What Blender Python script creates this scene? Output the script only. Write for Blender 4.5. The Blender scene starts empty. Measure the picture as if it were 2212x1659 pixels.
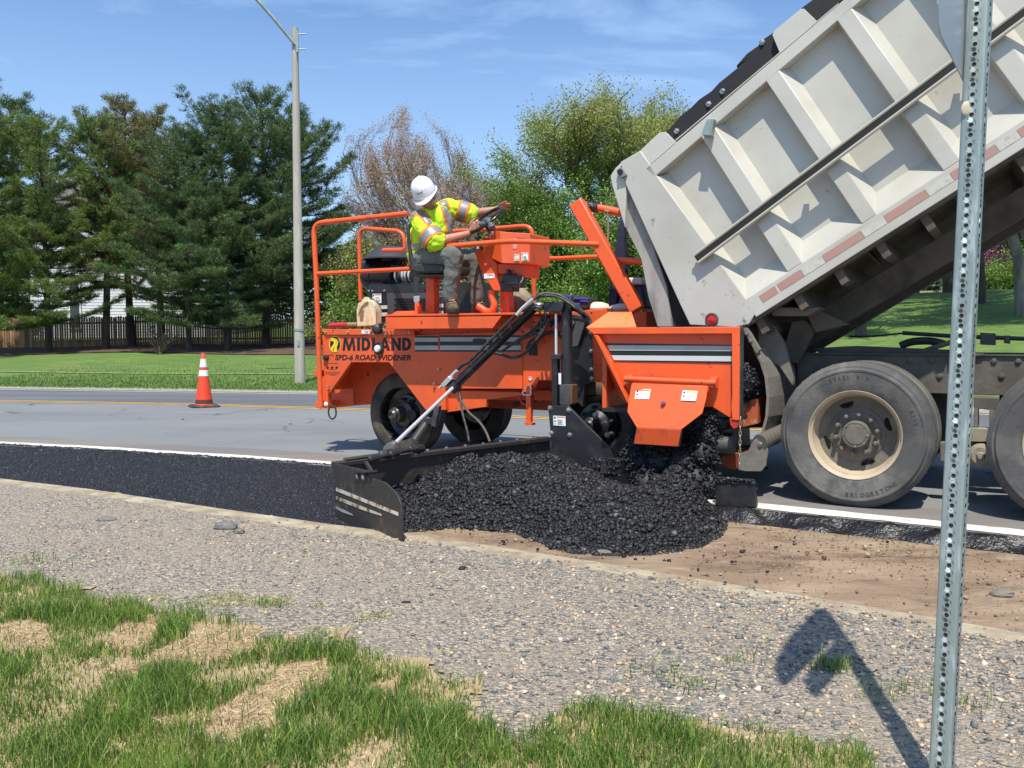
import bpy, bmesh, math, random
import numpy as np
from mathutils import Vector, Matrix
rnd = random.Random(7); NR = np.random.RandomState(11)
R_ = math.radians
# ------------------------------------------------------------------ camera, sky, sun
scene = bpy.context.scene
COL = scene.collection
F_, H_, YH_ = 1912.0, 1.22, 730.0
PITCH = math.atan((829.5 - YH_) / F_)
cam_d = bpy.data.cameras.new('camera'); cam = bpy.data.objects.new('camera', cam_d); COL.objects.link(cam)
cam_d.sensor_width = 36; cam_d.lens = 36 * F_ / 2212; cam_d.clip_start = .05; cam_d.clip_end = 2000
cam.location = (0, 0, H_); cam.rotation_euler = (R_(90) - PITCH, 0, 0)
scene.camera = cam
SUN_AZ = math.atan2(.10, .985); SUN_EL = R_(63)          # direction light travels in plan
w = bpy.data.worlds.new("World"); scene.world = w; w.use_nodes = True
nt = w.node_tree; nt.nodes.clear()
sky = nt.nodes.new('ShaderNodeTexSky'); sky.sky_type = 'NISHITA'; sky.sun_disc = False
sky.sun_elevation = SUN_EL; sky.sun_rotation = SUN_AZ + math.pi; sky.air_density = 1.15; sky.dust_density = 1.3; sky.ozone_density = 3.0
bg = nt.nodes.new('ShaderNodeBackground'); bg.inputs[1].default_value = .098
out = nt.nodes.new('ShaderNodeOutputWorld')
tc = nt.nodes.new('ShaderNodeTexCoord'); mp = nt.nodes.new('ShaderNodeMapping'); mp.inputs['Scale'].default_value = (1.0, 1.0, 5.0)
mp.inputs['Rotation'].default_value = (0, R_(14), 0)
nz = nt.nodes.new('ShaderNodeTexNoise'); nz.inputs['Scale'].default_value = 2.2; nz.inputs['Detail'].default_value = 7; nz.inputs['Roughness'].default_value = .58; nz.inputs['Distortion'].default_value = .5
rp = nt.nodes.new('ShaderNodeValToRGB'); rp.color_ramp.elements[0].position = .44; rp.color_ramp.elements[0].color = (0, 0, 0, 1); rp.color_ramp.elements[1].position = .78; rp.color_ramp.elements[1].color = (.62, .62, .62, 1)
mx = nt.nodes.new('ShaderNodeMix'); mx.data_type = 'RGBA'; mx.inputs['B'].default_value = (7.2, 9.6, 12.6, 1)
L = nt.links.new
L(tc.outputs['Generated'], mp.inputs['Vector']); L(mp.outputs[0], nz.inputs['Vector']); L(nz.outputs['Fac'], rp.inputs[0])
tint = nt.nodes.new('ShaderNodeMix'); tint.data_type = 'RGBA'; tint.blend_type = 'MULTIPLY'; tint.inputs['Factor'].default_value = 1; tint.inputs['B'].default_value = (.70, 1.01, 1.36, 1)
sxyz = nt.nodes.new('ShaderNodeSeparateXYZ'); L(tc.outputs['Generated'], sxyz.inputs[0])
hzr = nt.nodes.new('ShaderNodeMapRange'); hzr.inputs[1].default_value = .0; hzr.inputs[2].default_value = .42; hzr.inputs[3].default_value = .60; hzr.inputs[4].default_value = 0; L(sxyz.outputs[2], hzr.inputs[0])
mxx = nt.nodes.new('ShaderNodeMath'); mxx.operation = 'MAXIMUM'; L(rp.outputs[0], mxx.inputs[0]); L(hzr.outputs[0], mxx.inputs[1])
L(sky.outputs[0], tint.inputs['A']); L(mxx.outputs[0], mx.inputs['Factor']); L(tint.outputs['Result'], mx.inputs['A']); L(mx.outputs['Result'], bg.inputs[0]); L(bg.outputs[0], out.inputs[0])
sd = bpy.data.lights.new('sun', 'SUN'); sd.energy = 5.0; sd.angle = R_(.53); sd.color = (1, .94, .83)
so = bpy.data.objects.new('sun', sd); COL.objects.link(so)
so.rotation_euler = Vector((math.sin(SUN_AZ) * math.cos(SUN_EL), math.cos(SUN_AZ) * math.cos(SUN_EL), -math.sin(SUN_EL))).to_track_quat('-Z', 'Y').to_euler()
so.location = (-3, -10, 20)
vs = scene.view_settings; vs.view_transform = 'Standard'; vs.look = 'None'; vs.exposure = 0.26; vs.gamma = 1; vs.use_curve_mapping = False

# ------------------------------------------------------------------ geometry of the view (real distances from the photograph)
CR = {0: (0, 0, 1), 1: (664.2, 352.4, .2206), 2: (664.2, 650.6, .2124), 3: (982.7, 379.5, .2206), 4: (948.8, 650.6, .2124),
      5: (1247, 664.2, .2697), 6: (1592.6, 664.2, .3023), 7: (1287.7, 0, .2859), 8: (1694.3, 0, .4087), 9: (677.7, 914.9, .4443),
      10: (0, 135.5, .4085), 11: (0, 1186, .5001), 12: (1287.7, 1152.1, .4179)}
def K(n, *xy):
    a, b, s = CR[n]; return [(a + xy[i] * s, b + xy[i + 1] * s) for i in range(0, len(xy), 2)]
def ray(px, py):
    x = (px - 1106) / F_; y = -(py - 829.5) / F_; c, s = math.cos(PITCH), math.sin(PITCH)
    return Vector((x, c + y * s, y * c - s))
CP = Vector((0, 0, H_))
def G(px, py, z=0):
    r = ray(px, py); return CP + r * ((z - H_) / r.z)
def D(px, py, d):
    r = ray(px, py); return CP + r * (d / r.y)
def proj(X, Y, Z):
    c, s = math.cos(PITCH), math.sin(PITCH); z = Z - H_
    f = Y * c - z * s; u = Y * s + z * c
    return 1106 + F_ * X / f, 829.5 - F_ * u / f
class Frame:
    def __init__(s, px, d, th):
        p = D(px, 800, d); s.o = Vector((p.x, p.y, 0)); t = R_(th)
        s.u = Vector((math.cos(t), -math.sin(t), 0)); s.v = Vector((math.sin(t), math.cos(t), 0)); s.z = Vector((0, 0, 1))
    def P(s, px, py, v=0):
        r = ray(px, py); return CP + r * ((s.o.dot(s.v) + v) / r.dot(s.v))
    def at(s, u, z, v): return s.o + s.u * u + s.v * v + s.z * z
    def uz(s, px, py, v=0):
        p = s.P(px, py, v); return (p - s.o).dot(s.u), p.z
WF = Frame(850, 8.8, 28)      # the paving machine
TF = Frame(1845, 6.3, 30)     # the tipper truck

# ------------------------------------------------------------------ materials
def mk(name, c, rough=.6, metal=0, c2=None, scale=6, lo=.45, hi=.65, bump=0, bscale=60, coord='Object', detail=5, c3=None, s3=40, lo3=.6, hi3=.7, stretch=None, island=None, trans=None, coat=0, c4=None, s4=70, lo4=.68, hi4=.72):
    m = bpy.data.materials.new(name); m.use_nodes = True; n = m.node_tree.nodes; l = m.node_tree.links.new
    b = n['Principled BSDF']; b.inputs['Base Color'].default_value = (*c, 1); b.inputs['Roughness'].default_value = rough; b.inputs['Metallic'].default_value = metal
    if coat: b.inputs['Coat Weight'].default_value = coat; b.inputs['Coat Roughness'].default_value = .15
    t = n.new('ShaderNodeTexCoord'); vec = t.outputs[coord]
    if coord == 'World': pass
    if stretch:
        q = n.new('ShaderNodeMapping'); q.inputs['Scale'].default_value = stretch; l(vec, q.inputs[0]); vec = q.outputs[0]
    col = None
    if island:
        g = n.new('ShaderNodeNewGeometry'); r = n.new('ShaderNodeValToRGB'); e = r.color_ramp.elements
        while len(e) < len(island): e.new(.5)
        for i, (p, cc) in enumerate(island): e[i].position = p; e[i].color = (*cc, 1)
        l(g.outputs['Random Per Island'], r.inputs[0]); col = r.outputs[0]
    def layer(prev, prevc, cc, sc, a, bb):
        x = n.new('ShaderNodeTexNoise'); x.inputs['Scale'].default_value = sc; x.inputs['Detail'].default_value = detail; x.inputs['Roughness'].default_value = .62
        l(vec, x.inputs['Vector'])
        r = n.new('ShaderNodeMapRange'); r.inputs[1].default_value = a; r.inputs[2].default_value = bb; l(x.outputs['Fac'], r.inputs[0])
        k = n.new('ShaderNodeMix'); k.data_type = 'RGBA'; k.inputs['B'].default_value = (*cc, 1)
        if prev is None: k.inputs['A'].default_value = (*prevc, 1)
        else: l(prev, k.inputs['A'])
        l(r.outputs[0], k.inputs['Factor']); return k.outputs['Result']
    if c2: col = layer(col, c, c2, scale, lo, hi)
    if c3: col = layer(col, c, c3, s3, lo3, hi3)
    if c4: col = layer(col, c, c4, s4, lo4, hi4)
    if col is not None: l(col, b.inputs['Base Color'])
    if bump:
        x = n.new('ShaderNodeTexNoise'); x.inputs['Scale'].default_value = bscale; x.inputs['Detail'].default_value = 6; l(vec, x.inputs['Vector'])
        u = n.new('ShaderNodeBump'); u.inputs['Strength'].default_value = bump; u.inputs['Distance'].default_value = .01; l(x.outputs['Fac'], u.inputs['Height']); l(u.outputs[0], b.inputs['Normal'])
    if trans:
        tr = n.new('ShaderNodeBsdfTranslucent'); tr.inputs[0].default_value = (*trans, 1); mxs = n.new('ShaderNodeMixShader'); mxs.inputs[0].default_value = .35
        if col is not None: l(col, tr.inputs[0])
        l(b.outputs[0], mxs.inputs[1]); l(tr.outputs[0], mxs.inputs[2]); l(mxs.outputs[0], n['Material Output'].inputs['Surface'])
    return m
ORANGE = mk('orange_paint', (.80, .105, .018), .42, c2=(.56, .095, .028), scale=2.4, lo=.46, hi=.74, c3=(.14, .05, .03), s3=11, lo3=.64, hi3=.72, c4=(.03, .02, .018), s4=55, lo4=.70, hi4=.73, bump=.10, bscale=5)
ORANGE_D = mk('orange_worn', (.72, .10, .025), .5, c2=(.30, .08, .04), scale=9, lo=.56, hi=.72, c3=(.03, .025, .025), s3=22, lo3=.63, hi3=.68)
ORANGE_T = mk('orange_tan', (.62, .22, .07), .55, c2=(.66, .14, .04), scale=4, lo=.4, hi=.7, c3=(.3, .2, .12), s3=25, lo3=.6, hi3=.75)
BLACK = mk('black_steel', (.018, .018, .02), .42, c2=(.05, .045, .04), scale=7, lo=.5, hi=.75, bump=.05, bscale=30)
BLACKG = mk('black_gloss', (.012, .012, .014), .22, c2=(.05, .045, .04), scale=5, lo=.55, hi=.8)
DGREY = mk('dark_grey', (.07, .072, .075), .5, c2=(.04, .04, .04), scale=6)
RUSTY = mk('black_rusty', (.03, .027, .024), .5, c2=(.13, .075, .04), scale=9, lo=.55, hi=.72, bump=.2, bscale=40)
CHROME = mk('chrome', (.78, .78, .78), .28, .55)
STEEL = mk('steel', (.45, .45, .43), .4, .85, c2=(.2, .17, .14), scale=30)
RUBBER = mk('rubber', (.03, .03, .03), .75, c2=(.13, .115, .09), scale=5, lo=.45, hi=.75, bump=.15, bscale=50)
HOSE = mk('hose_rubber', (.022, .022, .023), .5, c2=(.07, .06, .055), scale=20)
TYRE = mk('tyre_dusty', (.075, .073, .07), .85, c2=(.17, .162, .14), scale=2.6, lo=.45, hi=.72, c3=(.045, .045, .045), s3=7, lo3=.5, hi3=.72, bump=.25, bscale=70)
BED = mk('bed_paint', (.50, .485, .42), .42, c2=(.41, .385, .32), scale=1.3, lo=.42, hi=.72, c3=(.20, .16, .11), s3=13, lo3=.67, hi3=.78, c4=(.10, .075, .05), s4=60, lo4=.73, hi4=.77, bump=.07, bscale=4)
def stained(name, zlo, zhi):
    m = mk(name, (.47, .46, .405), .45, c2=(.40, .38, .32), scale=1.3, lo=.42, hi=.72, c3=(.20, .16, .11), s3=13, lo3=.63, hi3=.75, bump=.07, bscale=4)
    n = m.node_tree.nodes; l = m.node_tree.links.new; b = n['Principled BSDF']; src = b.inputs['Base Color'].links[0].from_socket
    t = n.new('ShaderNodeTexCoord'); sp_ = n.new('ShaderNodeSeparateXYZ'); l(t.outputs['Object'], sp_.inputs[0]); g = n.new('ShaderNodeMapRange'); g.inputs[1].default_value = zhi; g.inputs[2].default_value = zlo; g.inputs[3].default_value = -.25; g.inputs[4].default_value = .32; l(sp_.outputs[2], g.inputs[0])
    z = n.new('ShaderNodeTexNoise'); z.inputs['Scale'].default_value = 9; z.inputs['Detail'].default_value = 9; z.inputs['Roughness'].default_value = .75; l(t.outputs['Object'], z.inputs['Vector']); a = n.new('ShaderNodeMath'); a.operation = 'ADD'; l(g.outputs[0], a.inputs[0]); l(z.outputs['Fac'], a.inputs[1])
    r = n.new('ShaderNodeMapRange'); r.inputs[1].default_value = .62; r.inputs[2].default_value = .82; l(a.outputs[0], r.inputs[0]); k = n.new('ShaderNodeMix'); k.data_type = 'RGBA'; k.inputs['B'].default_value = (.10, .085, .065, 1); l(src, k.inputs['A']); l(r.outputs[0], k.inputs['Factor']); l(k.outputs['Result'], b.inputs['Base Color']); return m
BEDT = stained('bed_paint_stained', .06, .42)
BEDUND = mk('bed_underside', (.11, .088, .062), .85, c2=(.055, .045, .033), scale=3, bump=.3, bscale=20)
MUD = mk('muddy_steel', (.15, .135, .11), .9, c2=(.22, .195, .155), scale=4, lo=.4, hi=.7, bump=.4, bscale=30)
RIMT = mk('rim_tan', (.46, .37, .25), .55, c2=(.33, .27, .19), scale=5, lo=.45, hi=.7)
RIMD = mk('rim_dirty', (.12, .108, .088), .8, c2=(.17, .15, .12), scale=8, bump=.2, bscale=40)
WHITE = mk('white_sticker', (.8, .8, .78), .5)
GREYST = mk('grey_stripe', (.42, .45, .45), .45, c2=(.36, .38, .38), scale=3)
BLKST = mk('black_stripe', (.012, .013, .008), .45)
STORE = mk('sticker_orange', (.72, .22, .03), .5)
INK = mk('print_ink', (.008, .008, .010), .7)
YEL = mk('logo_yellow', (.85, .55, .03), .4)
REDP = mk('red_plastic', (.55, .02, .03), .35)
GALV = mk('galvanised', (.31, .365, .345), .5, .4, c2=(.20, .25, .23), scale=10, lo=.35, hi=.7, c3=(.44, .49, .48), s3=45, lo3=.52, hi3=.70, stretch=(1, 1, .2))
SIGNM = mk('sign_aluminium', (.42, .46, .48), .38, .7)

# ------------------------------------------------------------------ mesh builder
class MB:
    def __init__(s): s.v = []; s.f = []; s.sm = False
    def add(s, vs, fs):
        k = len(s.v); s.v += [tuple(p) for p in vs]; s.f += [tuple(i + k for i in f) for f in fs]; return s
    def loft(s, A, B, ca=True, cb=True):
        n = len(A); fs = [(i, (i + 1) % n, n + (i + 1) % n, n + i) for i in range(n)]
        if ca: fs.append(tuple(range(n))[::-1])
        if cb: fs.append(tuple(range(n, 2 * n)))
        return s.add(list(A) + list(B), fs)
    def prism(s, fr, pts, v0, v1):
        A = [fr.P(x, y, v0) for x, y in pts]; return s.loft(A, [a + fr.v * (v1 - v0) for a in A])
    def face(s, fr, ptsv, th):
        A = [fr.P(x, y, v) for x, y, v in ptsv]; return s.loft(A, [a + fr.v * th for a in A])
    def hexa(s, p):   # 8 points, 0-3 bottom loop, 4-7 top loop
        return s.add(p, [(0, 3, 2, 1), (4, 5, 6, 7), (0, 1, 5, 4), (1, 2, 6, 5), (2, 3, 7, 6), (3, 0, 4, 7)])
    def fbox(s, fr, u0, u1, z0, z1, v0, v1):
        return s.hexa([fr.at(a, z, b) for z in (z0, z1) for a, b in ((u0, v0), (u1, v0), (u1, v1), (u0, v1))])
    def bar(s, a, b, w_, h_, up=(0, 0, 1), twist=None):
        a = Vector(a); b = Vector(b); d = (b - a).normalized(); x = d.cross(Vector(up))
        if x.length < 1e-3: x = d.cross(Vector((1, 0, 0)))
        x.normalize(); y = x.cross(d)
        return s.hexa([p + x * (w_ / 2 * i) + y * (h_ / 2 * j) for p in (a, b) for i, j in ((-1, -1), (1, -1), (1, 1), (-1, 1))])
    def tube(s, pts, r, n=10, cap=True):
        pts = [Vector(p) for p in pts]; m = len(pts); rr = r if isinstance(r, (list, tuple)) else [r] * m
        k = len(s.v); T = []
        for i in range(m):
            d = pts[min(i + 1, m - 1)] - pts[max(i - 1, 0)]; T.append(d.normalized() if d.length > 1e-9 else Vector((0, 0, 1)))
        x = T[0].cross(Vector((0, 0, 1)));
        if x.length < .05: x = T[0].cross(Vector((1, 0, 0)))
        x.normalize()
        for i in range(m):
            x = (x - T[i] * x.dot(T[i])).normalized(); y = T[i].cross(x)
            for j in range(n):
                a = 2 * math.pi * j / n; s.v.append(tuple(pts[i] + (x * math.cos(a) + y * math.sin(a)) * rr[i]))
        for i in range(m - 1):
            for j in range(n): s.f.append((k + i * n + j, k + i * n + (j + 1) % n, k + (i + 1) * n + (j + 1) % n, k + (i + 1) * n + j))
        if cap: s.f.append(tuple(k + j for j in range(n))[::-1]); s.f.append(tuple(k + (m - 1) * n + j for j in range(n)))
        return s
    def lathe(s, c, ax, prof, n=32, caps=True):
        c = Vector(c); ax = Vector(ax).normalized(); x = ax.cross(Vector((0, 0, 1)))
        if x.length < .05: x = ax.cross(Vector((1, 0, 0)))
        x.normalize(); y = ax.cross(x); k = len(s.v); m = len(prof)
        for r, h in prof:
            for j in range(n):
                a = 2 * math.pi * j / n; s.v.append(tuple(c + ax * h + (x * math.cos(a) + y * math.sin(a)) * r))
        for i in range(m - 1):
            for j in range(n): s.f.append((k + i * n + j, k + i * n + (j + 1) % n, k + (i + 1) * n + (j + 1) % n, k + (i + 1) * n + j))
        if caps: s.f.append(tuple(k + j for j in range(n))[::-1]); s.f.append(tuple(k + (m - 1) * n + j for j in range(n)))
        return s
    def ball(s, c, r, n=10, sc=(1, 1, 1)):
        c = Vector(c); k = len(s.v); m = n
        for i in range(m + 1):
            t = math.pi * i / m
            for j in range(n * 2):
                a = math.pi * j / n; s.v.append((c.x + r * sc[0] * math.sin(t) * math.cos(a), c.y + r * sc[1] * math.sin(t) * math.sin(a), c.z + r * sc[2] * math.cos(t)))
        q = 2 * n
        for i in range(m):
            for j in range(q): s.f.append((k + i * q + j, k + (i + 1) * q + j, k + (i + 1) * q + (j + 1) % q, k + i * q + (j + 1) % q))
        return s
    def build(s, name, mat, parent=None, bevel=0, smooth=.55, solid=0):
        me = bpy.data.meshes.new(name); base = tot(parent)
        me.from_pydata([(a - base.x, b - base.y, c - base.z) for a, b, c in s.v], [], s.f)
        bm = bmesh.new(); bm.from_mesh(me); bmesh.ops.remove_doubles(bm, verts=bm.verts, dist=1e-5); bmesh.ops.recalc_face_normals(bm, faces=bm.faces); bm.to_mesh(me); bm.free()
        me.materials.append(mat)
        if smooth:
            me.polygons.foreach_set('use_smooth', [True] * len(me.polygons)); me.set_sharp_from_angle(angle=smooth)
        o = bpy.data.objects.new(name, me); COL.objects.link(o)
        if parent: o.parent = parent
        if solid: q = o.modifiers.new('s', 'SOLIDIFY'); q.thickness = solid; q.offset = 0
        if bevel: q = o.modifiers.new('b', 'BEVEL'); q.width = bevel; q.segments = 2; q.limit_method = 'ANGLE'; q.angle_limit = R_(40)
        return o
def tot(p):
    t = Vector((0, 0, 0))
    while p: t = t + p.location; p = p.parent
    return t
def tag(o, label=None, cat=None, group=None, kind=None):
    if label: o['label'] = label
    if cat: o['category'] = cat
    if group: o['group'] = group
    if kind: o['kind'] = kind
    return o
def thing(name, loc, label, cat, group=None):
    o = bpy.data.objects.new(name, None); o.empty_display_size = .2; o.location = loc; COL.objects.link(o); return tag(o, label, cat, group)
def fastmesh(name, V, Fc, k, mat, parent=None, smooth=False):
    """numpy mesh: V (n,3), Fc (m,k)"""
    me = bpy.data.meshes.new(name); me.vertices.add(len(V)); me.vertices.foreach_set('co', np.asarray(V, dtype=np.float32).ravel())
    me.loops.add(Fc.size); me.loops.foreach_set('vertex_index', Fc.astype(np.int32).ravel())
    me.polygons.add(len(Fc)); me.polygons.foreach_set('loop_start', np.arange(0, Fc.size, k, dtype=np.int32))
    if smooth: me.polygons.foreach_set('use_smooth', np.ones(len(Fc), dtype=bool))
    me.update(calc_edges=True); me.materials.append(mat)
    o = bpy.data.objects.new(name, me); COL.objects.link(o)
    if parent: o.parent = parent
    return o
def arc(p0, p1, p2, n=6):
    """rounded corner: quadratic through p1"""
    p0, p1, p2 = Vector(p0), Vector(p1), Vector(p2)
    return [p0 * (1 - t) ** 2 + p1 * 2 * t * (1 - t) + p2 * t * t for t in [i / n for i in range(n + 1)]]
def smooth_path(P, n=8):
    P = [Vector(p) for p in P]; Q = [P[0]] + P + [P[-1]]; out = []
    for i in range(1, len(Q) - 2):
        a, b, c, d = Q[i - 1], Q[i], Q[i + 1], Q[i + 2]
        for j in range(n):
            t = j / n; out.append(.5 * ((2 * b) + (c - a) * t + (2 * a - 5 * b + 4 * c - d) * t * t + (3 * b - a - 3 * c + d) * t ** 3))
    return out + [P[-1]]
# ------------------------------------------------------------------ the ground: lines across the scene as Y(X)
def lineY(pix, z, left, right):
    P = [G(x, y, z) for x, y in pix]; P = [(p.x, p.y) for p in P]
    a = P[0]; b = P[-1]
    P = [(a[0] + dx, a[1] + dy) for dx, dy in left] + P + [(b[0] + dx, b[1] + dy) for dx, dy in right]
    P = np.array(P); return lambda X: np.interp(X, P[:, 0], P[:, 1])
LFT = [(-60, 14), (-20, 6.5), (-8, 3.0)]; RGT = [(4, -3.0), (14, -13)]
yWhite = lineY([(0, 962), (200, 972), (400, 985), (560, 995), (720, 1008), (1100, 1044), (1400, 1072), (1560, 1092), (1700, 1107), (1900, 1127), (2212, 1160)], 0, LFT, RGT)
yTr = lineY([(0, 1050), (200, 1075), (480, 1119), (720, 1155), (860, 1173), (1000, 1193), (1300, 1242), (1600, 1294), (1900, 1346), (2212, 1402)], -.08, LFT, RGT)
yYel = lineY([(0, 872), (420, 880), (760, 891), (1185, 912)], 0, [(-60, 14), (-20, 4.0)], [(3, -1.7), (8, -5.3), (20, -17)])
yFar = lineY([(0, 839), (350, 844), (690, 849)], 0, [(-60, 12), (-10, 2.0)], [(6, -2.0), (12, -5.2), (18, -9.6), (28, -19)])
def hill(X, Y):
    s = np.maximum(Y - yFar(X), 0) * .93
    q = np.clip((X + 1) / 9, 0, 1); q = q * q * (3 - 2 * q); m = .05 + .062 * q
    z = s * m
    cap = 2.2 + .9 * q
    return np.where(z > cap, cap + (z - cap) * .12, z) + .03 * np.sin(X * .7) * np.clip(s / 8, 0, 1)
NZ = NR.rand(256, 256)
def vnoise(x, y):
    xi = np.floor(x).astype(int); yi = np.floor(y).astype(int); fx = x - xi; fy = y - yi; fx = fx * fx * (3 - 2 * fx); fy = fy * fy * (3 - 2 * fy)
    g = lambda a, b: NZ[a % 256, b % 256]
    return (g(xi, yi) * (1 - fx) + g(xi + 1, yi) * fx) * (1 - fy) + (g(xi, yi + 1) * (1 - fx) + g(xi + 1, yi + 1) * fx) * fy - .5
def fbm(x, y, o=4):
    r = 0; a = 1
    for i in range(o): r = r + a * vnoise(x + 17 * i, y + 31 * i); x = x * 2.03; y = y * 2.03; a *= .5
    return r
def fgz(X, Y):      # height of the near shoulder
    t = np.clip((yTr(X) - .12 - Y) / 3.0, 0, 1)
    return .0 + .05 * t + .02 * fbm(X * 1.7, Y * 1.7) * np.clip(t * 6, 0, 1)
XS = np.concatenate([np.linspace(-80, -9, 40), np.linspace(-8.9, 6, 400), np.linspace(6.1, 30, 40)])
def strip(name, fa, fb, za, zb, n, mat, xs=XS, zf=None, kind='structure', noise=0, nsc=3, bulge=0, par=None):
    T = np.linspace(0, 1, n)[:, None]; A = fa(xs)[None]; B = fb(xs)[None]; Y = A + (B - A) * T; X = np.repeat(xs[None], n, 0)
    Z = zf(X, Y) if zf else za + (zb - za) * T + 0 * X
    if bulge: Z = Z + bulge * 4 * T * (1 - T)
    if noise: Z = Z + noise * fbm(X * nsc, Y * nsc) * np.minimum(1, 8 * T * (1 - T) + .0)
    V = np.stack([X, Y, Z], -1).reshape(-1, 3); m = len(xs); i = np.arange((n - 1) * (m - 1)); r = i // (m - 1); c = i % (m - 1)
    a = r * m + c; Fc = np.stack([a, a + 1, a + m + 1, a + m], -1)
    o = fastmesh(name, V, Fc, 4, mat, par, True)
    if kind: o['kind'] = kind
    return o
def gravelmat(name, cols, sc, dirt, dlo, dhi, bump=1.0, dscale=1.2):
    m = bpy.data.materials.new(name); m.use_nodes = True; n = m.node_tree.nodes; l = m.node_tree.links.new; b = n['Principled BSDF']; b.inputs['Roughness'].default_value = .9
    t = n.new('ShaderNodeTexCoord'); v = n.new('ShaderNodeTexVoronoi'); v.inputs['Scale'].default_value = sc; l(t.outputs['Object'], v.inputs['Vector'])
    s = n.new('ShaderNodeSeparateColor'); l(v.outputs['Color'], s.inputs[0]); r = n.new('ShaderNodeValToRGB'); e = r.color_ramp.elements
    while len(e) < len(cols): e.new(.5)
    for i, (p, c) in enumerate(cols): e[i].position = p; e[i].color = (*c, 1)
    l(s.outputs[0], r.inputs[0])
    z = n.new('ShaderNodeTexNoise'); z.inputs['Scale'].default_value = dscale; z.inputs['Detail'].default_value = 8; z.inputs['Roughness'].default_value = .7; l(t.outputs['Object'], z.inputs['Vector'])
    g = n.new('ShaderNodeMapRange'); g.inputs[1].default_value = dlo; g.inputs[2].default_value = dhi; l(z.outputs['Fac'], g.inputs[0])
    k = n.new('ShaderNodeMix'); k.data_type = 'RGBA'; l(g.outputs[0], k.inputs['Factor']); l(r.outputs[0], k.inputs['A']); k.inputs['B'].default_value = (*dirt, 1)
    l(k.outputs['Result'], b.inputs['Base Color'])
    u = n.new('ShaderNodeBump'); u.inputs['Strength'].default_value = bump; u.inputs['Distance'].default_value = .012
    z2 = n.new('ShaderNodeTexNoise'); z2.inputs['Scale'].default_value = sc * 1.6; z2.inputs['Detail'].default_value = 4; l(t.outputs['Object'], z2.inputs['Vector'])
    ad = n.new('ShaderNodeMath'); ad.operation = 'SUBTRACT'; l(z2.outputs['Fac'], ad.inputs[0]); l(v.outputs['Distance'], ad.inputs[1]); l(ad.outputs[0], u.inputs['Height']); l(u.outputs[0], b.inputs['Normal'])
    return m
GRAV = gravelmat('gravel_dirt', [(0, (.12, .118, .11)), (.3, (.22, .205, .185)), (.55, (.34, .295, .23)), (.8, (.42, .33, .23)), (1, (.60, .50, .37))], 80, (.35, .29, .215), .46, .68)
DIRT = mk('trench_dirt', (.225, .155, .10), .95, c2=(.32, .235, .155), scale=2.2, lo=.4, hi=.65, c3=(.11, .07, .045), s3=3.0, lo3=.50, hi3=.68, c4=(.36, .28, .19), s4=5, lo4=.56, hi4=.72, bump=1.0, bscale=34, detail=10, stretch=(.55, 1.3, 1))
CLAY = mk('trench_clay', (.38, .33, .23), .95, c2=(.25, .19, .13), scale=5, lo=.38, hi=.62, c3=(.42, .38, .28), s3=2.2, lo3=.55, hi3=.68, bump=1.0, bscale=30, detail=8)
def roadmat():
    m = mk('road_asphalt', (.195, .20, .20), .85, c2=(.155, .16, .165), scale=.6, lo=.4, hi=.65, c3=(.225, .215, .20), s3=1.1, lo3=.55, hi3=.75, bump=.35, bscale=110, detail=8, stretch=(.35, 1, 1))
    n = m.node_tree.nodes; l = m.node_tree.links.new; b = n['Principled BSDF']; src = b.inputs['Base Color'].links[0].from_socket
    t = n.new('ShaderNodeTexCoord'); z = n.new('ShaderNodeTexNoise'); z.inputs['Scale'].default_value = 1.5; z.inputs['Detail'].default_value = 6; l(t.outputs['Object'], z.inputs['Vector'])
    a = n.new('ShaderNodeVectorMath'); a.operation = 'MULTIPLY_ADD'; l(z.outputs['Color'], a.inputs[0]); a.inputs[1].default_value = (.9, .9, 0); l(t.outputs['Object'], a.inputs[2])
    v = n.new('ShaderNodeTexVoronoi'); v.feature = 'DISTANCE_TO_EDGE'; v.inputs['Scale'].default_value = .42; l(a.outputs[0], v.inputs['Vector'])
    g = n.new('ShaderNodeMapRange'); g.inputs[1].default_value = .0; g.inputs[2].default_value = .007; g.inputs[3].default_value = .75; g.inputs[4].default_value = 0; l(v.outputs['Distance'], g.inputs[0])
    z3 = n.new('ShaderNodeTexNoise'); z3.inputs['Scale'].default_value = .9; l(t.outputs['Object'], z3.inputs['Vector']); mm = n.new('ShaderNodeMath'); mm.operation = 'MULTIPLY'
    g3 = n.new('ShaderNodeMapRange'); g3.inputs[1].default_value = .48; g3.inputs[2].default_value = .56; l(z3.outputs['Fac'], g3.inputs[0]); l(g.outputs[0], mm.inputs[0]); l(g3.outputs[0], mm.inputs[1])
    k = n.new('ShaderNodeMix'); k.data_type = 'RGBA'; l(mm.outputs[0], k.inputs['Factor']); l(src, k.inputs['A']); k.inputs['B'].default_value = (.035, .035, .04, 1); l(k.outputs['Result'], b.inputs['Base Color'])
    return m
ROAD = roadmat(); ROADF = mk('road_far_lane', (.10, .105, .115), .85, c2=(.135, .14, .15), scale=.5, lo=.4, hi=.65, bump=.35, bscale=110, detail=8, stretch=(.25, 1.4, 1)); ROADE = mk('road_dusty_edge', (.165, .15, .14), .9, c2=(.21, .19, .165), scale=.9, lo=.4, hi=.65, bump=.35, bscale=110, detail=8, stretch=(.25, 2, 1))
TACK = mk('wet_tack_coat', (.008, .008, .009), .30, c2=(.02, .02, .022), scale=30, bump=1.0, bscale=42, detail=8)
FRESH = mk('fresh_asphalt', (.010, .011, .015), .6, c2=(.022, .024, .03), scale=60, lo=.5, hi=.7, bump=1.0, bscale=75)
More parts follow.
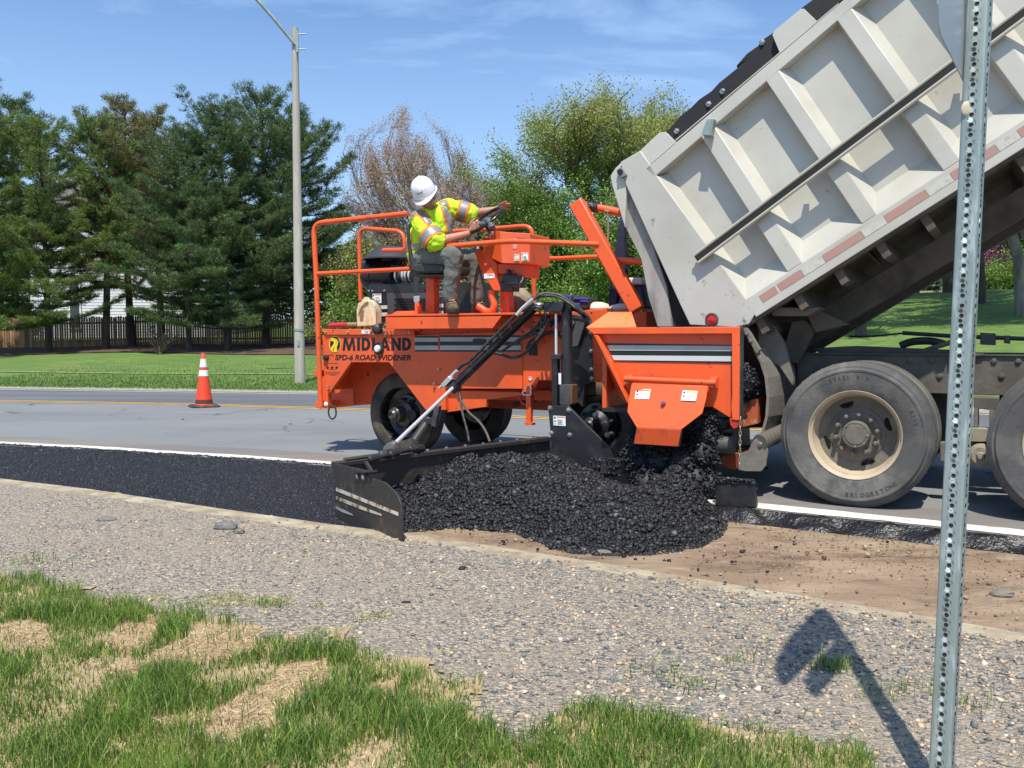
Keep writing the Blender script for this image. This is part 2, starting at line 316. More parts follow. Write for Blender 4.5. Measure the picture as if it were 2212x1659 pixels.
CHUNK = mk('asphalt_chunks', (.02, .02, .023), .55, island=[(0, (.003, .003, .004)), (.6, (.007, .0075, .009)), (.88, (.018, .019, .022)), (.97, (.05, .05, .055)), (1, (.14, .14, .145))], bump=.3, bscale=200)
CHUNKF = mk('asphalt_grains', (.02, .02, .023), .5, island=[(0, (.005, .0055, .008)), (.6, (.014, .015, .020)), (.92, (.03, .032, .04)), (1, (.09, .092, .105))])
PAINTW = mk('road_paint_white', (.66, .64, .57), .75, c2=(.42, .39, .33), scale=9, lo=.5, hi=.68, bump=.3, bscale=60)
PAINTY = mk('road_paint_yellow', (.60, .34, .06), .75, c2=(.36, .24, .09), scale=7, lo=.52, hi=.72, bump=.2, bscale=60)
LAWN = mk('lawn', (.085, .155, .02), .95, c2=(.14, .205, .035), scale=1.3, lo=.4, hi=.65, c3=(.06, .13, .03), s3=5, lo3=.46, hi3=.66, c4=(.20, .19, .07), s4=2.1, lo4=.56, hi4=.72, bump=1, bscale=40, detail=10, stretch=(.4, 1, 1))
MULCH = mk('mulch_bed', (.085, .05, .032), .95, c2=(.14, .085, .055), scale=4, lo=.5, hi=.7, bump=1, bscale=30, detail=8)
GRITM = mk('verge_grit', (.33, .31, .26), .95, c2=(.20, .20, .14), scale=8, bump=.6, bscale=60)
yEdge = lambda X: yTr(X) - .05
yRidge = lambda X: yTr(X) - .26 + .03 * fbm(X * 2.5, X * 0) + .02 * fbm(X * 11, X * 0)
strip('ground', lambda X: 0 * X - 8, yRidge, 0, 0, 90, GRAV, zf=lambda X, Y: fgz(X, Y))
strip('trench_bank', yRidge, yEdge, 0, .0, 12, CLAY, zf=lambda X, Y: .022 * fbm(X * 7, Y * 14) * (Y > yRidge(X) + .01) * np.clip((yEdge(X) - Y) * 12, 0, 1) + fgz(X, Y) * (Y < yRidge(X) + .01))
strip('trench_edge', yEdge, yTr, .0, -.08, 9, CLAY, noise=.03, nsc=9)
yTk = lambda X: yWhite(X) - .17
strip('trench_floor', yTr, lambda X: yTk(X) + .02, -.08, -.085, 50, DIRT, noise=.028, nsc=2.6)
strip('cut_face', yTk, lambda X: yWhite(X) - .005, -.09, .0, 8, TACK, noise=.05, nsc=9)
crown = lambda X, Y: .05 * np.clip(np.minimum((Y - yWhite(X)) / 4.5, (yFar(X) - Y) / 4.5), 0, 1)
yW2 = lambda X: yWhite(X) + .75 + .10 * fbm(X * .5, X * 0)
strip('road', yW2, yYel, 0, 0, 30, ROAD, zf=crown)
strip('road_far_lane', yYel, yFar, 0, 0, 24, ROADF, zf=crown)
strip('road_edge', lambda X: yWhite(X) - .008, yW2, 0, 0, 12, ROADE, zf=crown)
def mark(name, f0, f1, mat, dz=.005, wob=0):
    strip(name, lambda X: f0(X) + wob * fbm(X * 6, X * 0), lambda X: f1(X) + wob * fbm(X * 5, X * 0 + 9), 0, 0, 3, mat, zf=lambda X, Y: crown(X, Y) + dz)
mark('edge_line', lambda X: yWhite(X) + .015, lambda X: yWhite(X) + .245, PAINTW, wob=.03)
mark('centre_line', lambda X: yYel(X) - .16, lambda X: yYel(X) - .04, PAINTY)
mark('centre_line', lambda X: yYel(X) + .09, lambda X: yYel(X) + .21, PAINTY)
mark('far_edge_line', lambda X: yFar(X) - .55, lambda X: yFar(X) - .42, PAINTW)
strip('verge_grit', lambda X: yFar(X) - .25, lambda X: yFar(X) + .45, 0, 0, 6, GRITM, zf=lambda X, Y: .012 + hill(X, Y) + 0 * X)
strip('lawn', lambda X: yFar(X) - .02, lambda X: yFar(X) + 330, 0, 0, 260, LAWN, zf=lambda X, Y: hill(X, Y) - .002 + .012 * fbm(X * 2, Y * 2) * (Y > yFar(X) + .6), xs=np.concatenate([np.linspace(-300, -41, 20), np.linspace(-40, 30, 160), np.linspace(32, 300, 20)]))
strip('dry_grass_line', lambda X: yFar(X) + 4.2, lambda X: yFar(X) + 4.45, 0, 0, 3, mk('dry_grass', (.27, .28, .14), .95, c2=(.13, .2, .06), scale=6), zf=lambda X, Y: hill(X, Y) + .02)
strip('mulch_bed', lambda X: yFar(X) + 12.5 + .8 * np.sin(X * .35), lambda X: yFar(X) + 22, 0, 0, 30, MULCH, xs=np.linspace(-26, -1.5, 120), zf=lambda X, Y: hill(X, Y) + .03 + .02 * fbm(X * 3, Y * 3))
# fresh asphalt already laid: level with the road, ends at the strike-off blade
xsF = np.linspace(-60, -1.0, 500); xsF = np.concatenate([np.linspace(-60, -8.2, 60), np.linspace(-8.1, -.95, 360)])
yA = lambda X: yTr(X) - .03 + .03 * fbm(X * 3, X * 0); yB = lambda X: yWhite(X) + .02 + .035 * fbm(X * 5, X * 0 + 4) + .03 * np.abs(fbm(X * 23, X * 0 + 8))
fz = lambda X, Y: -.004 - .03 * np.clip((yWhite(X) - Y) / 1.4, 0, 1) + .008 * fbm(X * 4, Y * 4)
fr_o = strip('fresh_asphalt_strip', yA, yB, 0, 0, 60, FRESH, xs=xsF, zf=fz)
# rocks as one mesh (numpy)
ICO = None
def ico():
    bm = bmesh.new(); bmesh.ops.create_icosphere(bm, subdivisions=1, radius=1); v = np.array([x.co[:] for x in bm.verts]); f = np.array([[q.index for q in x.verts] for x in bm.faces]); bm.free(); return v, f
IV, IF = ico()
OV = np.array([(1, 0, 0), (-1, 0, 0), (0, 1, 0), (0, -1, 0), (0, 0, 1), (0, 0, -1)], float); OF = np.array([(0, 2, 4), (2, 1, 4), (1, 3, 4), (3, 0, 4), (2, 0, 5), (1, 2, 5), (3, 1, 5), (0, 3, 5)])
def rocks(P, r, flat=.75, hi=True):
    bv, bf = (IV, IF) if hi else (OV, OF); n = len(P); k = len(bv)
    j = 1 + NR.uniform(-.42, .42, (n, k, 1)); sc = NR.uniform(.55, 1.35, (n, 1, 3)); v = bv[None] * j * sc
    q = NR.normal(size=(n, 4)); q /= np.linalg.norm(q, axis=1)[:, None]; a, b, c, d = q.T
    M = np.stack([1 - 2 * (c * c + d * d), 2 * (b * c - a * d), 2 * (b * d + a * c), 2 * (b * c + a * d), 1 - 2 * (b * b + d * d), 2 * (c * d - a * b), 2 * (b * d - a * c), 2 * (c * d + a * b), 1 - 2 * (b * b + c * c)], -1).reshape(n, 3, 3)
    v = np.einsum('nij,nkj->nki', M, v); v[:, :, 2] *= flat
    v = v * r[:, None, None] + P[:, None]
    f = bf[None] + (np.arange(n) * k)[:, None, None]
    return v.reshape(-1, 3), f.reshape(-1, 3)
def cat_(*vf):
    V = []; Fc = []; o = 0
    for v, f in vf: V.append(v); Fc.append(f + o); o += len(v)
    return np.concatenate(V), np.concatenate(Fc)
n = 60000; X = -8 + 7.0 * NR.rand(n) ** .7; t = NR.rand(n); Y = yA(X) + (yB(X) - yA(X)) * t
e = fz(X, Y); v1 = rocks(np.stack([X, Y, e + .001], -1), NR.gamma(3, .0021, n).clip(.0025, .013), .75, False)
n2 = 5200; X = NR.uniform(-9, -1.1, n2); Y = yB(X) + np.abs(NR.normal(0, .035, n2)) - .02; v2 = rocks(np.stack([X, Y, .004 + 0 * X], -1), NR.uniform(.005, .014, n2), .7)
V, Fc = cat_(v1, v2); tag(fastmesh('asphalt_grains', V, Fc, 3, CHUNKF), 'fine black loose grains covering the freshly laid asphalt strip left of the blade', 'asphalt', kind='stuff')
# the mound in front of the machine
BUMPS = [(850, 1040, .17, .60), (920, 1002, .25, .70), (1000, 982, .31, .82), (1100, 970, .36, .88), (1180, 974, .35, .86), (1250, 1008, .28, .78), (1330, 1040, .23, .70), (1380, 1052, .21, .54), (1425, 1025, .27, .44), (1385, 1095, .13, .40), (1460, 1000, .34, .34), (1320, 1095, .13, .48)]
BW = [(G(x, y, z), z, r) for x, y, z, r in BUMPS]
def pileh(X, Y):
    h = np.full(X.shape, -.3)
    for p, z, r in BW:
        d = np.sqrt((X - p.x) ** 2 + ((Y - p.y)) ** 2) / r
        hh = -.09 + (z + .09) * (1 - d ** 1.25); h = np.logaddexp(h * 34, hh * 34) / 34
    a = np.clip((h + .1) * 8, 0, 1)
    return h - .03 + (.045 * fbm(X * 3.2, Y * 3.2, 3) + .02 * fbm(X * 12, Y * 12, 3)) * a
gx = np.linspace(-1.3, 2.3, 240); gy = np.linspace(4.6, 7.6, 200); X, Y = np.meshgrid(gx, gy); Z = pileh(X, Y)
# keep it inside the strike-off end plate: nothing behind the plate line
pA, pB = G(724, 1115, 0), G(866, 1170, 0); dAB = (pB - pA).normalized(); nAB = Vector((-dAB.y, dAB.x, 0))
side = (X - pA.x) * nAB.x + (Y - pA.y) * nAB.y
Z = np.where(side < .02, -.2, Z)
m = len(gx); i = np.arange((len(gy) - 1) * (m - 1)); r = i // (m - 1); c = i % (m - 1); a = r * m + c
FQ = np.stack([a, a + 1, a + m + 1, a + m], -1); zz = Z.ravel(); FQ = FQ[(zz[FQ].max(1) > -.12) & (zz[FQ].min(1) > -.19)]
pv = np.stack([X, Y, Z], -1).reshape(-1, 3)
pt_ = np.concatenate([FQ[:, [0, 1, 2]], FQ[:, [0, 2, 3]]])
n = 50000; X = NR.uniform(-1.3, 2.3, n * 2); Y = NR.uniform(4.6, 7.4, n * 2); Z = pileh(X, Y); side = (X - pA.x) * nAB.x + (Y - pA.y) * nAB.y
k = (Z > -.115) & (side > .03); X, Y, Z = X[k], Y[k], Z[k]; rr = NR.gamma(2.4, .0033, len(X)).clip(.0035, .024)
vr = rocks(np.stack([X, Y, np.maximum(Z, -.08) + rr * .3], -1), rr, .85)
# loose bits thrown about the toe of the mound
n = 220; p = [BW[i % len(BW)][0] for i in range(n)]; X = np.array([q.x for q in p]) + NR.normal(0, .55, n); Y = np.array([q.y for q in p]) - np.abs(NR.normal(.5, .35, n)); k = (Y > yTr(X) + .05) & (X > -.4); X, Y = X[k], Y[k]
vl = rocks(np.stack([X, Y, np.full(len(X), -.07)], -1), NR.uniform(.004, .013, len(X)), .9)
V, Fc = cat_((pv, pt_), vr, vl); tag(fastmesh('asphalt_mound', V, Fc, 3, CHUNK), 'big heap of loose black asphalt between the striped end plate and the chute', 'asphalt heap', kind='stuff')
# aggregate pouring from the chute, behind and beside the orange gate
def blob_rocks(n, pts, rs, fr):
    out = []; Q = [(fr.P(x, y, v), r) for x, y, v, r in pts]
    for i in range(n):
        q, r = Q[rnd.randrange(len(Q))]; d = Vector((rnd.gauss(0, 1), rnd.gauss(0, 1), rnd.gauss(0, 1))).normalized() * r * rnd.uniform(.55, 1); out.append(q + d)
    return np.array(out), NR.uniform(*rs, n)
POUR = [(1378, 960, -.45, .10), (1385, 1005, -.5, .16), (1430, 1000, -.5, .18), (1480, 1000, -.55, .18), (1520, 985, -.55, .15), (1530, 945, -.5, .13), (1510, 915, -.5, .10), (1440, 960, -.45, .15), (1500, 1040, -.6, .18), (1545, 905, -.5, .07), (1360, 985, -.45, .08), (1536, 880, -.50, .05), (1470, 1060, -.7, .2), (1530, 1050, -.6, .14), (1558, 912, -.5, .045), (1400, 1050, -.65, .18)]
P_, r_ = blob_rocks(9000, POUR, (.007, .02), WF)
mb = MB()
for x, y, v, r in POUR: mb.ball(WF.P(x, y, v), r * .8, 8)
vv = np.array(mb.v); ff = np.array([q for f in mb.f for q in ((f[0], f[1], f[2]), (f[0], f[2], f[3]))])
V, Fc = cat_((vv, ff), rocks(P_, r_)); tag(fastmesh('poured_asphalt', V, Fc, 3, CHUNK), 'black asphalt spilling down behind and below the orange gate of the machine', 'asphalt', kind='stuff')
# gravel stones on the shoulder
STONE = mk('shoulder_stones', (.3, .3, .3), .85, island=[(0, (.11, .11, .108)), (.36, (.22, .215, .205)), (.58, (.31, .28, .235)), (.78, (.44, .32, .21)), (.93, (.60, .42, .27)), (1, (.70, .62, .50))], bump=.3, bscale=120)
n = 110000; X = NR.uniform(-4.6, 4.2, n); Y = 1.9 + (6.8 - 1.9) * NR.rand(n) ** 1.15
k = (Y < yRidge(X) + .22 * NR.rand(n) ** 1.5); X, Y = X[k], Y[k]; px, py = proj(X, Y, 0)
den = .14 + .06 * np.clip(px / 900, 0, 3) + .9 * np.clip(fbm(X * 1.1, Y * 1.1) + .25, 0, 1) + .55 * np.clip((px - 500) / 900, 0, 1)
k = (NR.rand(len(X)) < den) & (px > -120) & (px < 2330) & (py < 1760); X, Y = X[k], Y[k]
rr = (NR.gamma(3, .0019, len(X))).clip(.0022, .016) * np.clip(.75 + .5 * (px[k] / 2212), .7, 1.2)
V, Fc = rocks(np.stack([X, Y, fgz(X, Y) + rr * .2], -1), rr, .6, False); tag(fastmesh('gravel', V, Fc, 3, STONE), 'loose grey and tan gravel covering the near shoulder', 'gravel', kind='stuff')
# dirt crumbs in the trench and crumbs on the road
n = 9000; X = NR.uniform(-.9, 4.5, n); t = NR.rand(n) ** .7; Y = yTr(X) + (yTk(X) - yTr(X)) * t
V, Fc = rocks(np.stack([X, Y, np.full(n, -.075)], -1), (NR.gamma(.9, .0024, n) + .0012).clip(.0012, .018), .7); tag(fastmesh('dirt_crumbs', V, Fc, 3, mk('dirt_lumps', (.25, .16, .1), .95, island=[(0, (.10, .07, .05)), (.6, (.27, .18, .11)), (1, (.42, .31, .21))])), 'small clods of brown earth on the trench floor', 'soil', kind='stuff')
px_ = [(628, 917), (395, 907), (770, 873), (955, 975), (845, 1042), (930, 1005), (1200, 960), (1650, 1010)]
P_ = [G(x, y, .03) for x, y in px_]; V, Fc = rocks(np.array([p[:] for p in P_]), NR.uniform(.02, .045, len(P_)), .5); tag(fastmesh('asphalt_crumbs', V, Fc, 3, CHUNK), 'scattered black crumbs lying on the grey road', 'asphalt', kind='stuff')
def stone(name, px, py, r, mat, label, sc, zz_=.015):
    p = G(px, py, zz_); vv, ff = rocks(np.zeros((1, 3)), np.array([1.0]), 1); bm = bmesh.new()
    bmesh.ops.create_icosphere(bm, subdivisions=3, radius=1)
    for q in bm.verts:
        d = q.co.copy(); k_ = 1 + .22 * float(fbm(np.array(d.x * 1.7 + px), np.array(d.y * 1.7 + d.z * 2.1))) ; q.co = Vector((d.x * sc[0], d.y * sc[1], d.z * sc[2])) * r * k_
    me = bpy.data.meshes.new(name); bm.to_mesh(me); bm.free(); me.materials.append(mat); o = bpy.data.objects.new(name, me); o.location = p; COL.objects.link(o)
    tag(o, label, 'stone', 'loose stones and lumps on the shoulder'); return o
SG = mk('stone_grey', (.13, .125, .12), .9, c2=(.2, .18, .16), scale=14, bump=.6, bscale=40)
stone('stone', 487, 1138, .07, SG, 'largest grey stone on the gravel by the laid asphalt', (1.1, .7, .55))
stone('stone', 517, 1148, .035, SG, 'small dark stone just right of the largest grey stone', (1, .7, .6))
stone('stone', 230, 1122, .06, SG, 'flat pale grey stone at the left of the gravel shoulder', (1.1, .7, .3))
stone('asphalt_lump', 1000, 1230, .025, CHUNK, 'black asphalt lump on the gravel below the heap', (1, .8, .7))
stone('asphalt_lump', 878, 1307, .028, CHUNK, 'black asphalt lump lowest on the gravel near the grass', (1, .8, .7))
stone('dirt_lump', 1300, 1195, .04, MUD, 'brown crumbly lump in the trench in front of the heap', (1.5, .6, .6), -.07)
stone('dirt_lump', 2165, 1282, .05, MUD, 'earth clod in the trench right of the perforated post', (1.2, .8, .5), -.07)
# ------------------------------------------------------------------ grass
def inpoly(px, py, poly):
    r = np.zeros(px.shape, bool); n = len(poly)
    for i in range(n):
        x0, y0 = poly[i]; x1, y1 = poly[(i + 1) % n]
        c = ((y0 > py) != (y1 > py)) & (px < (x1 - x0) * (py - y0) / (y1 - y0 + 1e-9) + x0); r ^= c
    return r
GR = K(11, -200, 60, 0, 100, 150, 140, 330, 200, 480, 215, 600, 235, 680, 280, 830, 270, 1000, 300, 1080, 330, 1130, 400, 1250, 410, 1330, 385, 1500, 390, 1530, 450, 1740, 470, 1900, 530, 2080, 570, 2090, 650, 1990, 690, 2060, 760, 2240, 830) + K(12, 0, 850, 250, 930, 400, 950, 700, 985, 830, 975, 1080, 1020, 1200, 1080, 1380, 1100, 1450, 1160, 1480, 1600) + [(-200, 1900)]
SP = [K(11, -50, 340, 190, 345, 240, 420, 50, 500, -50, 470), K(11, 430, 400, 520, 320, 680, 310, 650, 430, 540, 460), K(11, 830, 330, 950, 300, 1030, 330, 1140, 370, 1090, 450, 900, 490, 700, 530, 540, 590, 490, 520, 740, 430),
      K(11, 1220, 500, 1400, 480, 1430, 570, 1250, 690, 1010, 880, 890, 840, 970, 750, 680, 800, 650, 760, 900, 700, 1150, 600), K(11, 1590, 560, 1730, 540, 1700, 630, 1600, 640), K(11, 460, 700, 520, 700, 500, 760, 440, 760), K(11, 450, 850, 560, 880, 600, 900, 480, 900)]
def blades(X, Y, Z, Lh, wd, lean, name, mat, label, flat=1):
    n = len(X); a = NR.uniform(0, 2 * np.pi, n); b = NR.uniform(0, 2 * np.pi, n)
    dx, dy = np.cos(a), np.sin(a); wx, wy = np.cos(b), np.sin(b); le = lean * NR.uniform(.2, 1.3, n)
    P0 = np.stack([X, Y, Z], -1); W = np.stack([wx, wy, 0 * wx], -1) * (wd / 2)[:, None]; Dd = np.stack([dx, dy, 0 * dx], -1)
    up = np.array([0, 0, 1.])
    up = up * flat
    P1 = P0 + (Dd * (le * .35)[:, None] + up) * (Lh * .5)[:, None]; P2 = P0 + Dd * (le * Lh)[:, None] + up * (Lh * np.sqrt(np.maximum(.15, 1 - le ** 2 * .6)))[:, None]
    V = np.stack([P0 - W, P0 + W, P1 + W * .8, P1 - W * .8, P2], 1).reshape(-1, 3); k = (np.arange(n) * 5)[:, None]
    Fc = np.concatenate([k + np.array([0, 1, 2]), k + np.array([0, 2, 3]), k + np.array([3, 2, 4])])
    return tag(fastmesh(name, V, Fc, 3, mat), label, 'grass', kind='stuff')
n = 420000; X = NR.uniform(-3.4, 2.4, n); Y = NR.uniform(1.6, 5.4, n); px, py = proj(X, Y, .05)
jx = px + 26 * fbm(X * 7, Y * 7, 3); jy = py + 26 * fbm(X * 7 + 50, Y * 7, 3)
ing = inpoly(jx, jy, GR); ins = np.zeros(n, bool)
for s_ in SP: ins |= inpoly(jx, jy, s_)
cl = fbm(X * 5, Y * 5, 4); edge = inpoly(jx, jy - 30, GR)
dens = np.where(ins, .05, np.clip(.85 + 1.1 * cl, .25, 1)) * np.where(edge, 1, .5)
near = np.clip(1.5 - (Y - 2) * .2, .7, 1.3) * .8
k = ing & (NR.rand(n) < dens * near) & (px > -60) & (px < 2300) & (py < 1740)
GX, GY = X[k], Y[k]; cl2 = cl[k]; ln = (NR.uniform(.03, .075, len(GX)) * np.clip(1 + 1.0 * cl2, .55, 1.5))
GRASSM = mk('grass_blades', (.1, .18, .03), .6, island=[(0, (.035, .09, .014)), (.4, (.09, .19, .026)), (.75, (.20, .33, .045)), (.94, (.42, .48, .12)), (1, (.55, .48, .22))], trans=(.2, .3, .05), c2=(.22, .33, .05), scale=1.6, lo=.5, hi=.68)
blades(GX, GY, fgz(GX, GY), ln, NR.uniform(.0022, .0042, len(GX)), .55, 'grass', GRASSM, 'green tufted grass in the foreground along the gravel')
# straw lying in the bare patches and between the tufts
STRAW = mk('straw', (.5, .36, .2), .9, island=[(0, (.20, .13, .06)), (.4, (.45, .31, .16)), (1, (.74, .58, .35))])
k = (ins | (ing & (NR.rand(n) < .07))) & (NR.rand(n) < .95) & (px > -60) & (px < 2300) & (py < 1740)
X_, Y_ = X[k], Y[k]; blades(X_, Y_, fgz(X_, Y_) + .002, NR.uniform(.015, .06, len(X_)), NR.uniform(.0015, .004, len(X_)), 1.9, 'straw', STRAW, 'dry tan thatch in the bare patches of the grass', .42)
sheetp = []
TH = mk('thatch_ground', (.44, .32, .19), .95, c2=(.28, .20, .11), scale=18, lo=.4, hi=.7, bump=1, bscale=60, detail=8)
xs_ = np.arange(-3.5, 2.5, .02); ys_ = np.arange(1.2, 5.2, .02); X, Y = np.meshgrid(xs_, ys_); px, py = proj(X, Y, .05)
px = px + 60 * fbm(X * 9, Y * 9, 4); py = py + 60 * fbm(X * 9 + 50, Y * 9, 4); msk = inpoly(px, py, GR)
m = len(xs_); i = np.arange((len(ys_) - 1) * (m - 1)); r = i // (m - 1); c = i % (m - 1); a = r * m + c; FQ = np.stack([a, a + 1, a + m + 1, a + m], -1)
FQ = FQ[msk.ravel()[FQ].sum(1) >= 3]; o = fastmesh('thatch_ground', np.stack([X, Y, fgz(X, Y) + .006 + .008 * fbm(X * 20, Y * 20, 2)], -1).reshape(-1, 3), FQ, 4, TH, None, True); o['kind'] = 'structure'
# moss and little tufts on the gravel
MOSS = [K(11, 480, 190, 700, 200, 1000, 170, 1250, 190, 1430, 220, 1400, 260, 1150, 240, 900, 260, 700, 240), K(11, 1500, 300, 1650, 260, 1740, 280, 1600, 310), K(11, 1250, 350, 1550, 320, 1480, 370), K(11, 1880, 420, 1970, 420, 1950, 450, 1890, 445)]
n = 60000; X = NR.uniform(-2.6, 1, n); Y = NR.uniform(3, 5, n); px, py = proj(X, Y, .03); k = np.zeros(n, bool)
for s_ in MOSS: k |= inpoly(px + 20 * fbm(X * 9, Y * 9, 3), py + 14 * fbm(X * 9, Y * 9 + 7, 3), s_)
k &= (vnoise(X * 14, Y * 14) > -.22); X, Y = X[k], Y[k]
blades(X, Y, fgz(X, Y), NR.uniform(.004, .014, len(X)), NR.uniform(.003, .006, len(X)), .9, 'moss', mk('moss', (.3, .3, .05), .8, island=[(0, (.16, .20, .04)), (1, (.46, .44, .09))]), 'yellow green moss creeping over the gravel beside the grass')
X = []; Y = []
for cx, cy, nn, sp in ((1795, 1438, 150, .05), (1600, 1425, 30, .04), (80, 1222, 70, .1), (1430, 1448, 30, .06), (1470, 1470, 20, .04), (590, 1305, 60, .06), (1890, 1500, 40, .06), (1960, 1485, 30, .05), (2100, 1520, 30, .05), (1500, 1480, 25, .04)):
    p = G(cx, cy, .03); X += list(p.x + NR.normal(0, sp, nn)); Y += list(p.y + NR.normal(0, sp * .7, nn))
X = np.array(X); Y = np.array(Y); blades(X, Y, fgz(X, Y), NR.uniform(.03, .08, len(X)), NR.uniform(.002, .004, len(X)), .9, 'grass_tufts', GRASSM, 'sparse single tufts of grass growing through the gravel')
# far lawn blades near the road for a broken edge
n = 26000; X = NR.uniform(-14, 0, n); Y = yFar(X) + .2 + NR.gamma(1.2, 1.6, n); blades(X, Y, hill(X, Y), NR.uniform(.03, .08, n), NR.uniform(.01, .02, n), .6, 'verge_grass', mk('verge_blades', (.1, .18, .03), .8, island=[(0, (.06, .13, .025)), (.7, (.13, .22, .04)), (1, (.2, .28, .07))]), 'short mown grass of the far verge beyond the road')
# grey cable in the grass
q = [G(x, y, .05) for x, y in K(11, 980, 880, 1080, 810, 1170, 740, 1260, 680, 1340, 620)]
tag(MB().tube(smooth_path(q), .006, 6).build('cable', mk('cable_grey', (.3, .3, .28), .6)), 'thin grey cable half buried in the foreground grass', 'cable')
# ------------------------------------------------------------------ background: trees, house, fence, lamp, cone
def hz(x, y): return float(hill(np.array([x]), np.array([y]))[0])
def on(px, d): p = D(px, 730, d); return Vector((p.x, p.y, hz(p.x, p.y)))
BARK = mk('bark_dark', (.06, .048, .038), .95, c2=(.11, .09, .07), scale=5, bump=.8, bscale=14, stretch=(1, 1, .3))
BARKG = mk('bark_grey', (.24, .20, .16), .95, c2=(.10, .085, .07), scale=4, bump=.8, bscale=14, stretch=(1, 1, .3))
def needles(name, a, b, c, d): return mk(name, b, .55, island=[(0, a), (.5, b), (.85, c), (1, d)], trans=b)
PINEA = needles('pine_needles_blue', (.045, .085, .028), (.095, .16, .05), (.16, .24, .075), (.26, .33, .12))
PINEB = needles('pine_needles_warm', (.07, .11, .022), (.14, .21, .04), (.22, .30, .065), (.32, .36, .11))
PINEC = needles('pine_needles_brown', (.08, .09, .025), (.17, .18, .05), (.27, .24, .08), (.42, .25, .09))
def leafquads(P, size, squash=.9, tri=False, up=.3):
    n = len(P); a = NR.normal(size=(n, 3)); a /= np.linalg.norm(a, axis=1)[:, None]; b = np.cross(a, NR.normal(size=(n, 3))); b /= np.linalg.norm(b, axis=1)[:, None]
    s = size * NR.uniform(.6, 1.3, n)[:, None]
    V = np.stack([P - a * s, P + b * s * squash * .5, P + a * s, P - b * s * squash * .5], 1).reshape(-1, 3)
    return V, np.arange(4 * n).reshape(-1, 4)
def make_pine(seed, H, R0, lowest, sparse=1.0):
    """white pine: whorls of upswept branches that end in soft brushes of needles"""
    r = random.Random(seed); wood = MB(); T = []; 
    top = Vector((r.uniform(-.3, .3), r.uniform(-.3, .3), H)); mid = Vector((r.uniform(-.15, .15), r.uniform(-.15, .15), H * .5))
    trunk = smooth_path([Vector((0, 0, -.1)), mid, top], 6); wood.tube(trunk, [.17 * (1 - i / len(trunk)) + .02 for i in range(len(trunk))], 8)
    def tp(z): t = z / H * (len(trunk) - 1); i = min(int(t), len(trunk) - 2); return trunk[i].lerp(trunk[i + 1], t - i)
    z = H * lowest
    while z < H * .985:
        f = z / H; L_ = R0 * (1 - f ** 2.4) ** .8 * (.62 + .6 * r.random()) * (.85 if f < .25 else 1) + .22
        k = r.randint(4, 6); a0 = r.random() * 6.28
        for j in range(k):
            if r.random() < .08: continue
            a = a0 + j * 6.283 / k + r.uniform(-.35, .35); l_ = L_ * r.uniform(.6, 1.15); rise = r.uniform(-.05, .40) + .8 * f * f
            b = tp(z); d = Vector((math.cos(a), math.sin(a), 0))
            pts = [b, b + d * l_ * .5 + Vector((0, 0, l_ * rise * .3)), b + d * l_ + Vector((0, 0, l_ * rise))]
            pth = smooth_path(pts, 4); wood.tube(pth, [.035 * (1 - i / len(pth)) + .006 for i in range(len(pth))], 4, False)
            side = Vector((-d.y, d.x, 0)); m = max(4, int(l_ * 5.2))
            for q in range(m):
                t = .34 + .66 * (q + r.random()) / m; i = min(int(t * (len(pth) - 1)), len(pth) - 2); p = pth[i].lerp(pth[i + 1], t * (len(pth) - 1) - i)
                for sgn in (-1, 1):
                    w_ = r.uniform(.1, .62) * (1.15 - t) * l_ * .55 + .08; e = p + side * sgn * w_ + d * w_ * .6 + Vector((0, 0, r.uniform(-.05, .25) * w_ + .04))
                    wood.tube([p, e], [.009, .004], 3, False); T.append((e, (e - p).normalized()))
                    if w_ > .25: T.append((p.lerp(e, .55), (e - p).normalized()))
            T.append((pth[-1], d))
        z += r.uniform(.30, .48) * sparse
    T.append((top, Vector((0, 0, 1))))
    n = len(T); P = np.array([t[0][:] for t in T]); Dr = np.array([t[1][:] for t in T]); k = 30
    rs = np.random.RandomState(seed); Pn = np.repeat(P, k, 0) + rs.normal(0, .055, (n * k, 3)); dn = np.repeat(Dr, k, 0) * .55 + rs.normal(0, .62, (n * k, 3)) + np.array([0, 0, .38])
    dn /= np.linalg.norm(dn, axis=1)[:, None]; ln = rs.uniform(.10, .24, (n * k, 1)); sd_ = np.cross(dn, rs.normal(size=(n * k, 3))); sd_ /= np.linalg.norm(sd_, axis=1)[:, None]
    Pn = Pn + np.repeat(Dr, k, 0) * rs.uniform(-.12, .1, (n * k, 1))
    V = np.stack([Pn - sd_ * .013, Pn + sd_ * .013, Pn + dn * ln], 1).reshape(-1, 3); return wood, V, np.arange(3 * n * k).reshape(-1, 3)
PINES = {}
def pine(kind, px, d, mat, label, topy=200, rot=0):
    if kind not in PINES:
        seed, H, R0, low, sp = {'a': (3, 11.6, 3.7, .17, 1), 'b': (8, 11.0, 3.4, .24, 1.0), 'c': (15, 12.4, 3.8, .13, 1), 'd': (23, 10.6, 2.8, .38, 1.15)}[kind]
        PINES[kind] = make_pine(seed, H, R0, low, sp)
    wood, V, Fc = PINES[kind]; loc = on(px, d); sc = (H_ + (YH_ - topy) * d / F_ - loc.z) / V[:, 2].max(); t = thing('pine_tree', loc, label, 'tree', 'pines in front of the wooden fence'); t.rotation_euler = (0, 0, rot); t.scale = (sc, sc, sc)
    key = (kind, mat.name)
    if key not in PINES:
        w_ = MB(); w_.v = wood.v; w_.f = wood.f; o = w_.build('trunk', BARK, None); c = fastmesh('crown', V, Fc, 3, mat); PINES[key] = (o.data, c.data); o.parent = t; c.parent = t
    else:
        for nm, me in zip(('trunk', 'crown'), PINES[key]): o = bpy.data.objects.new(nm, me); COL.objects.link(o); o.parent = t
    return t
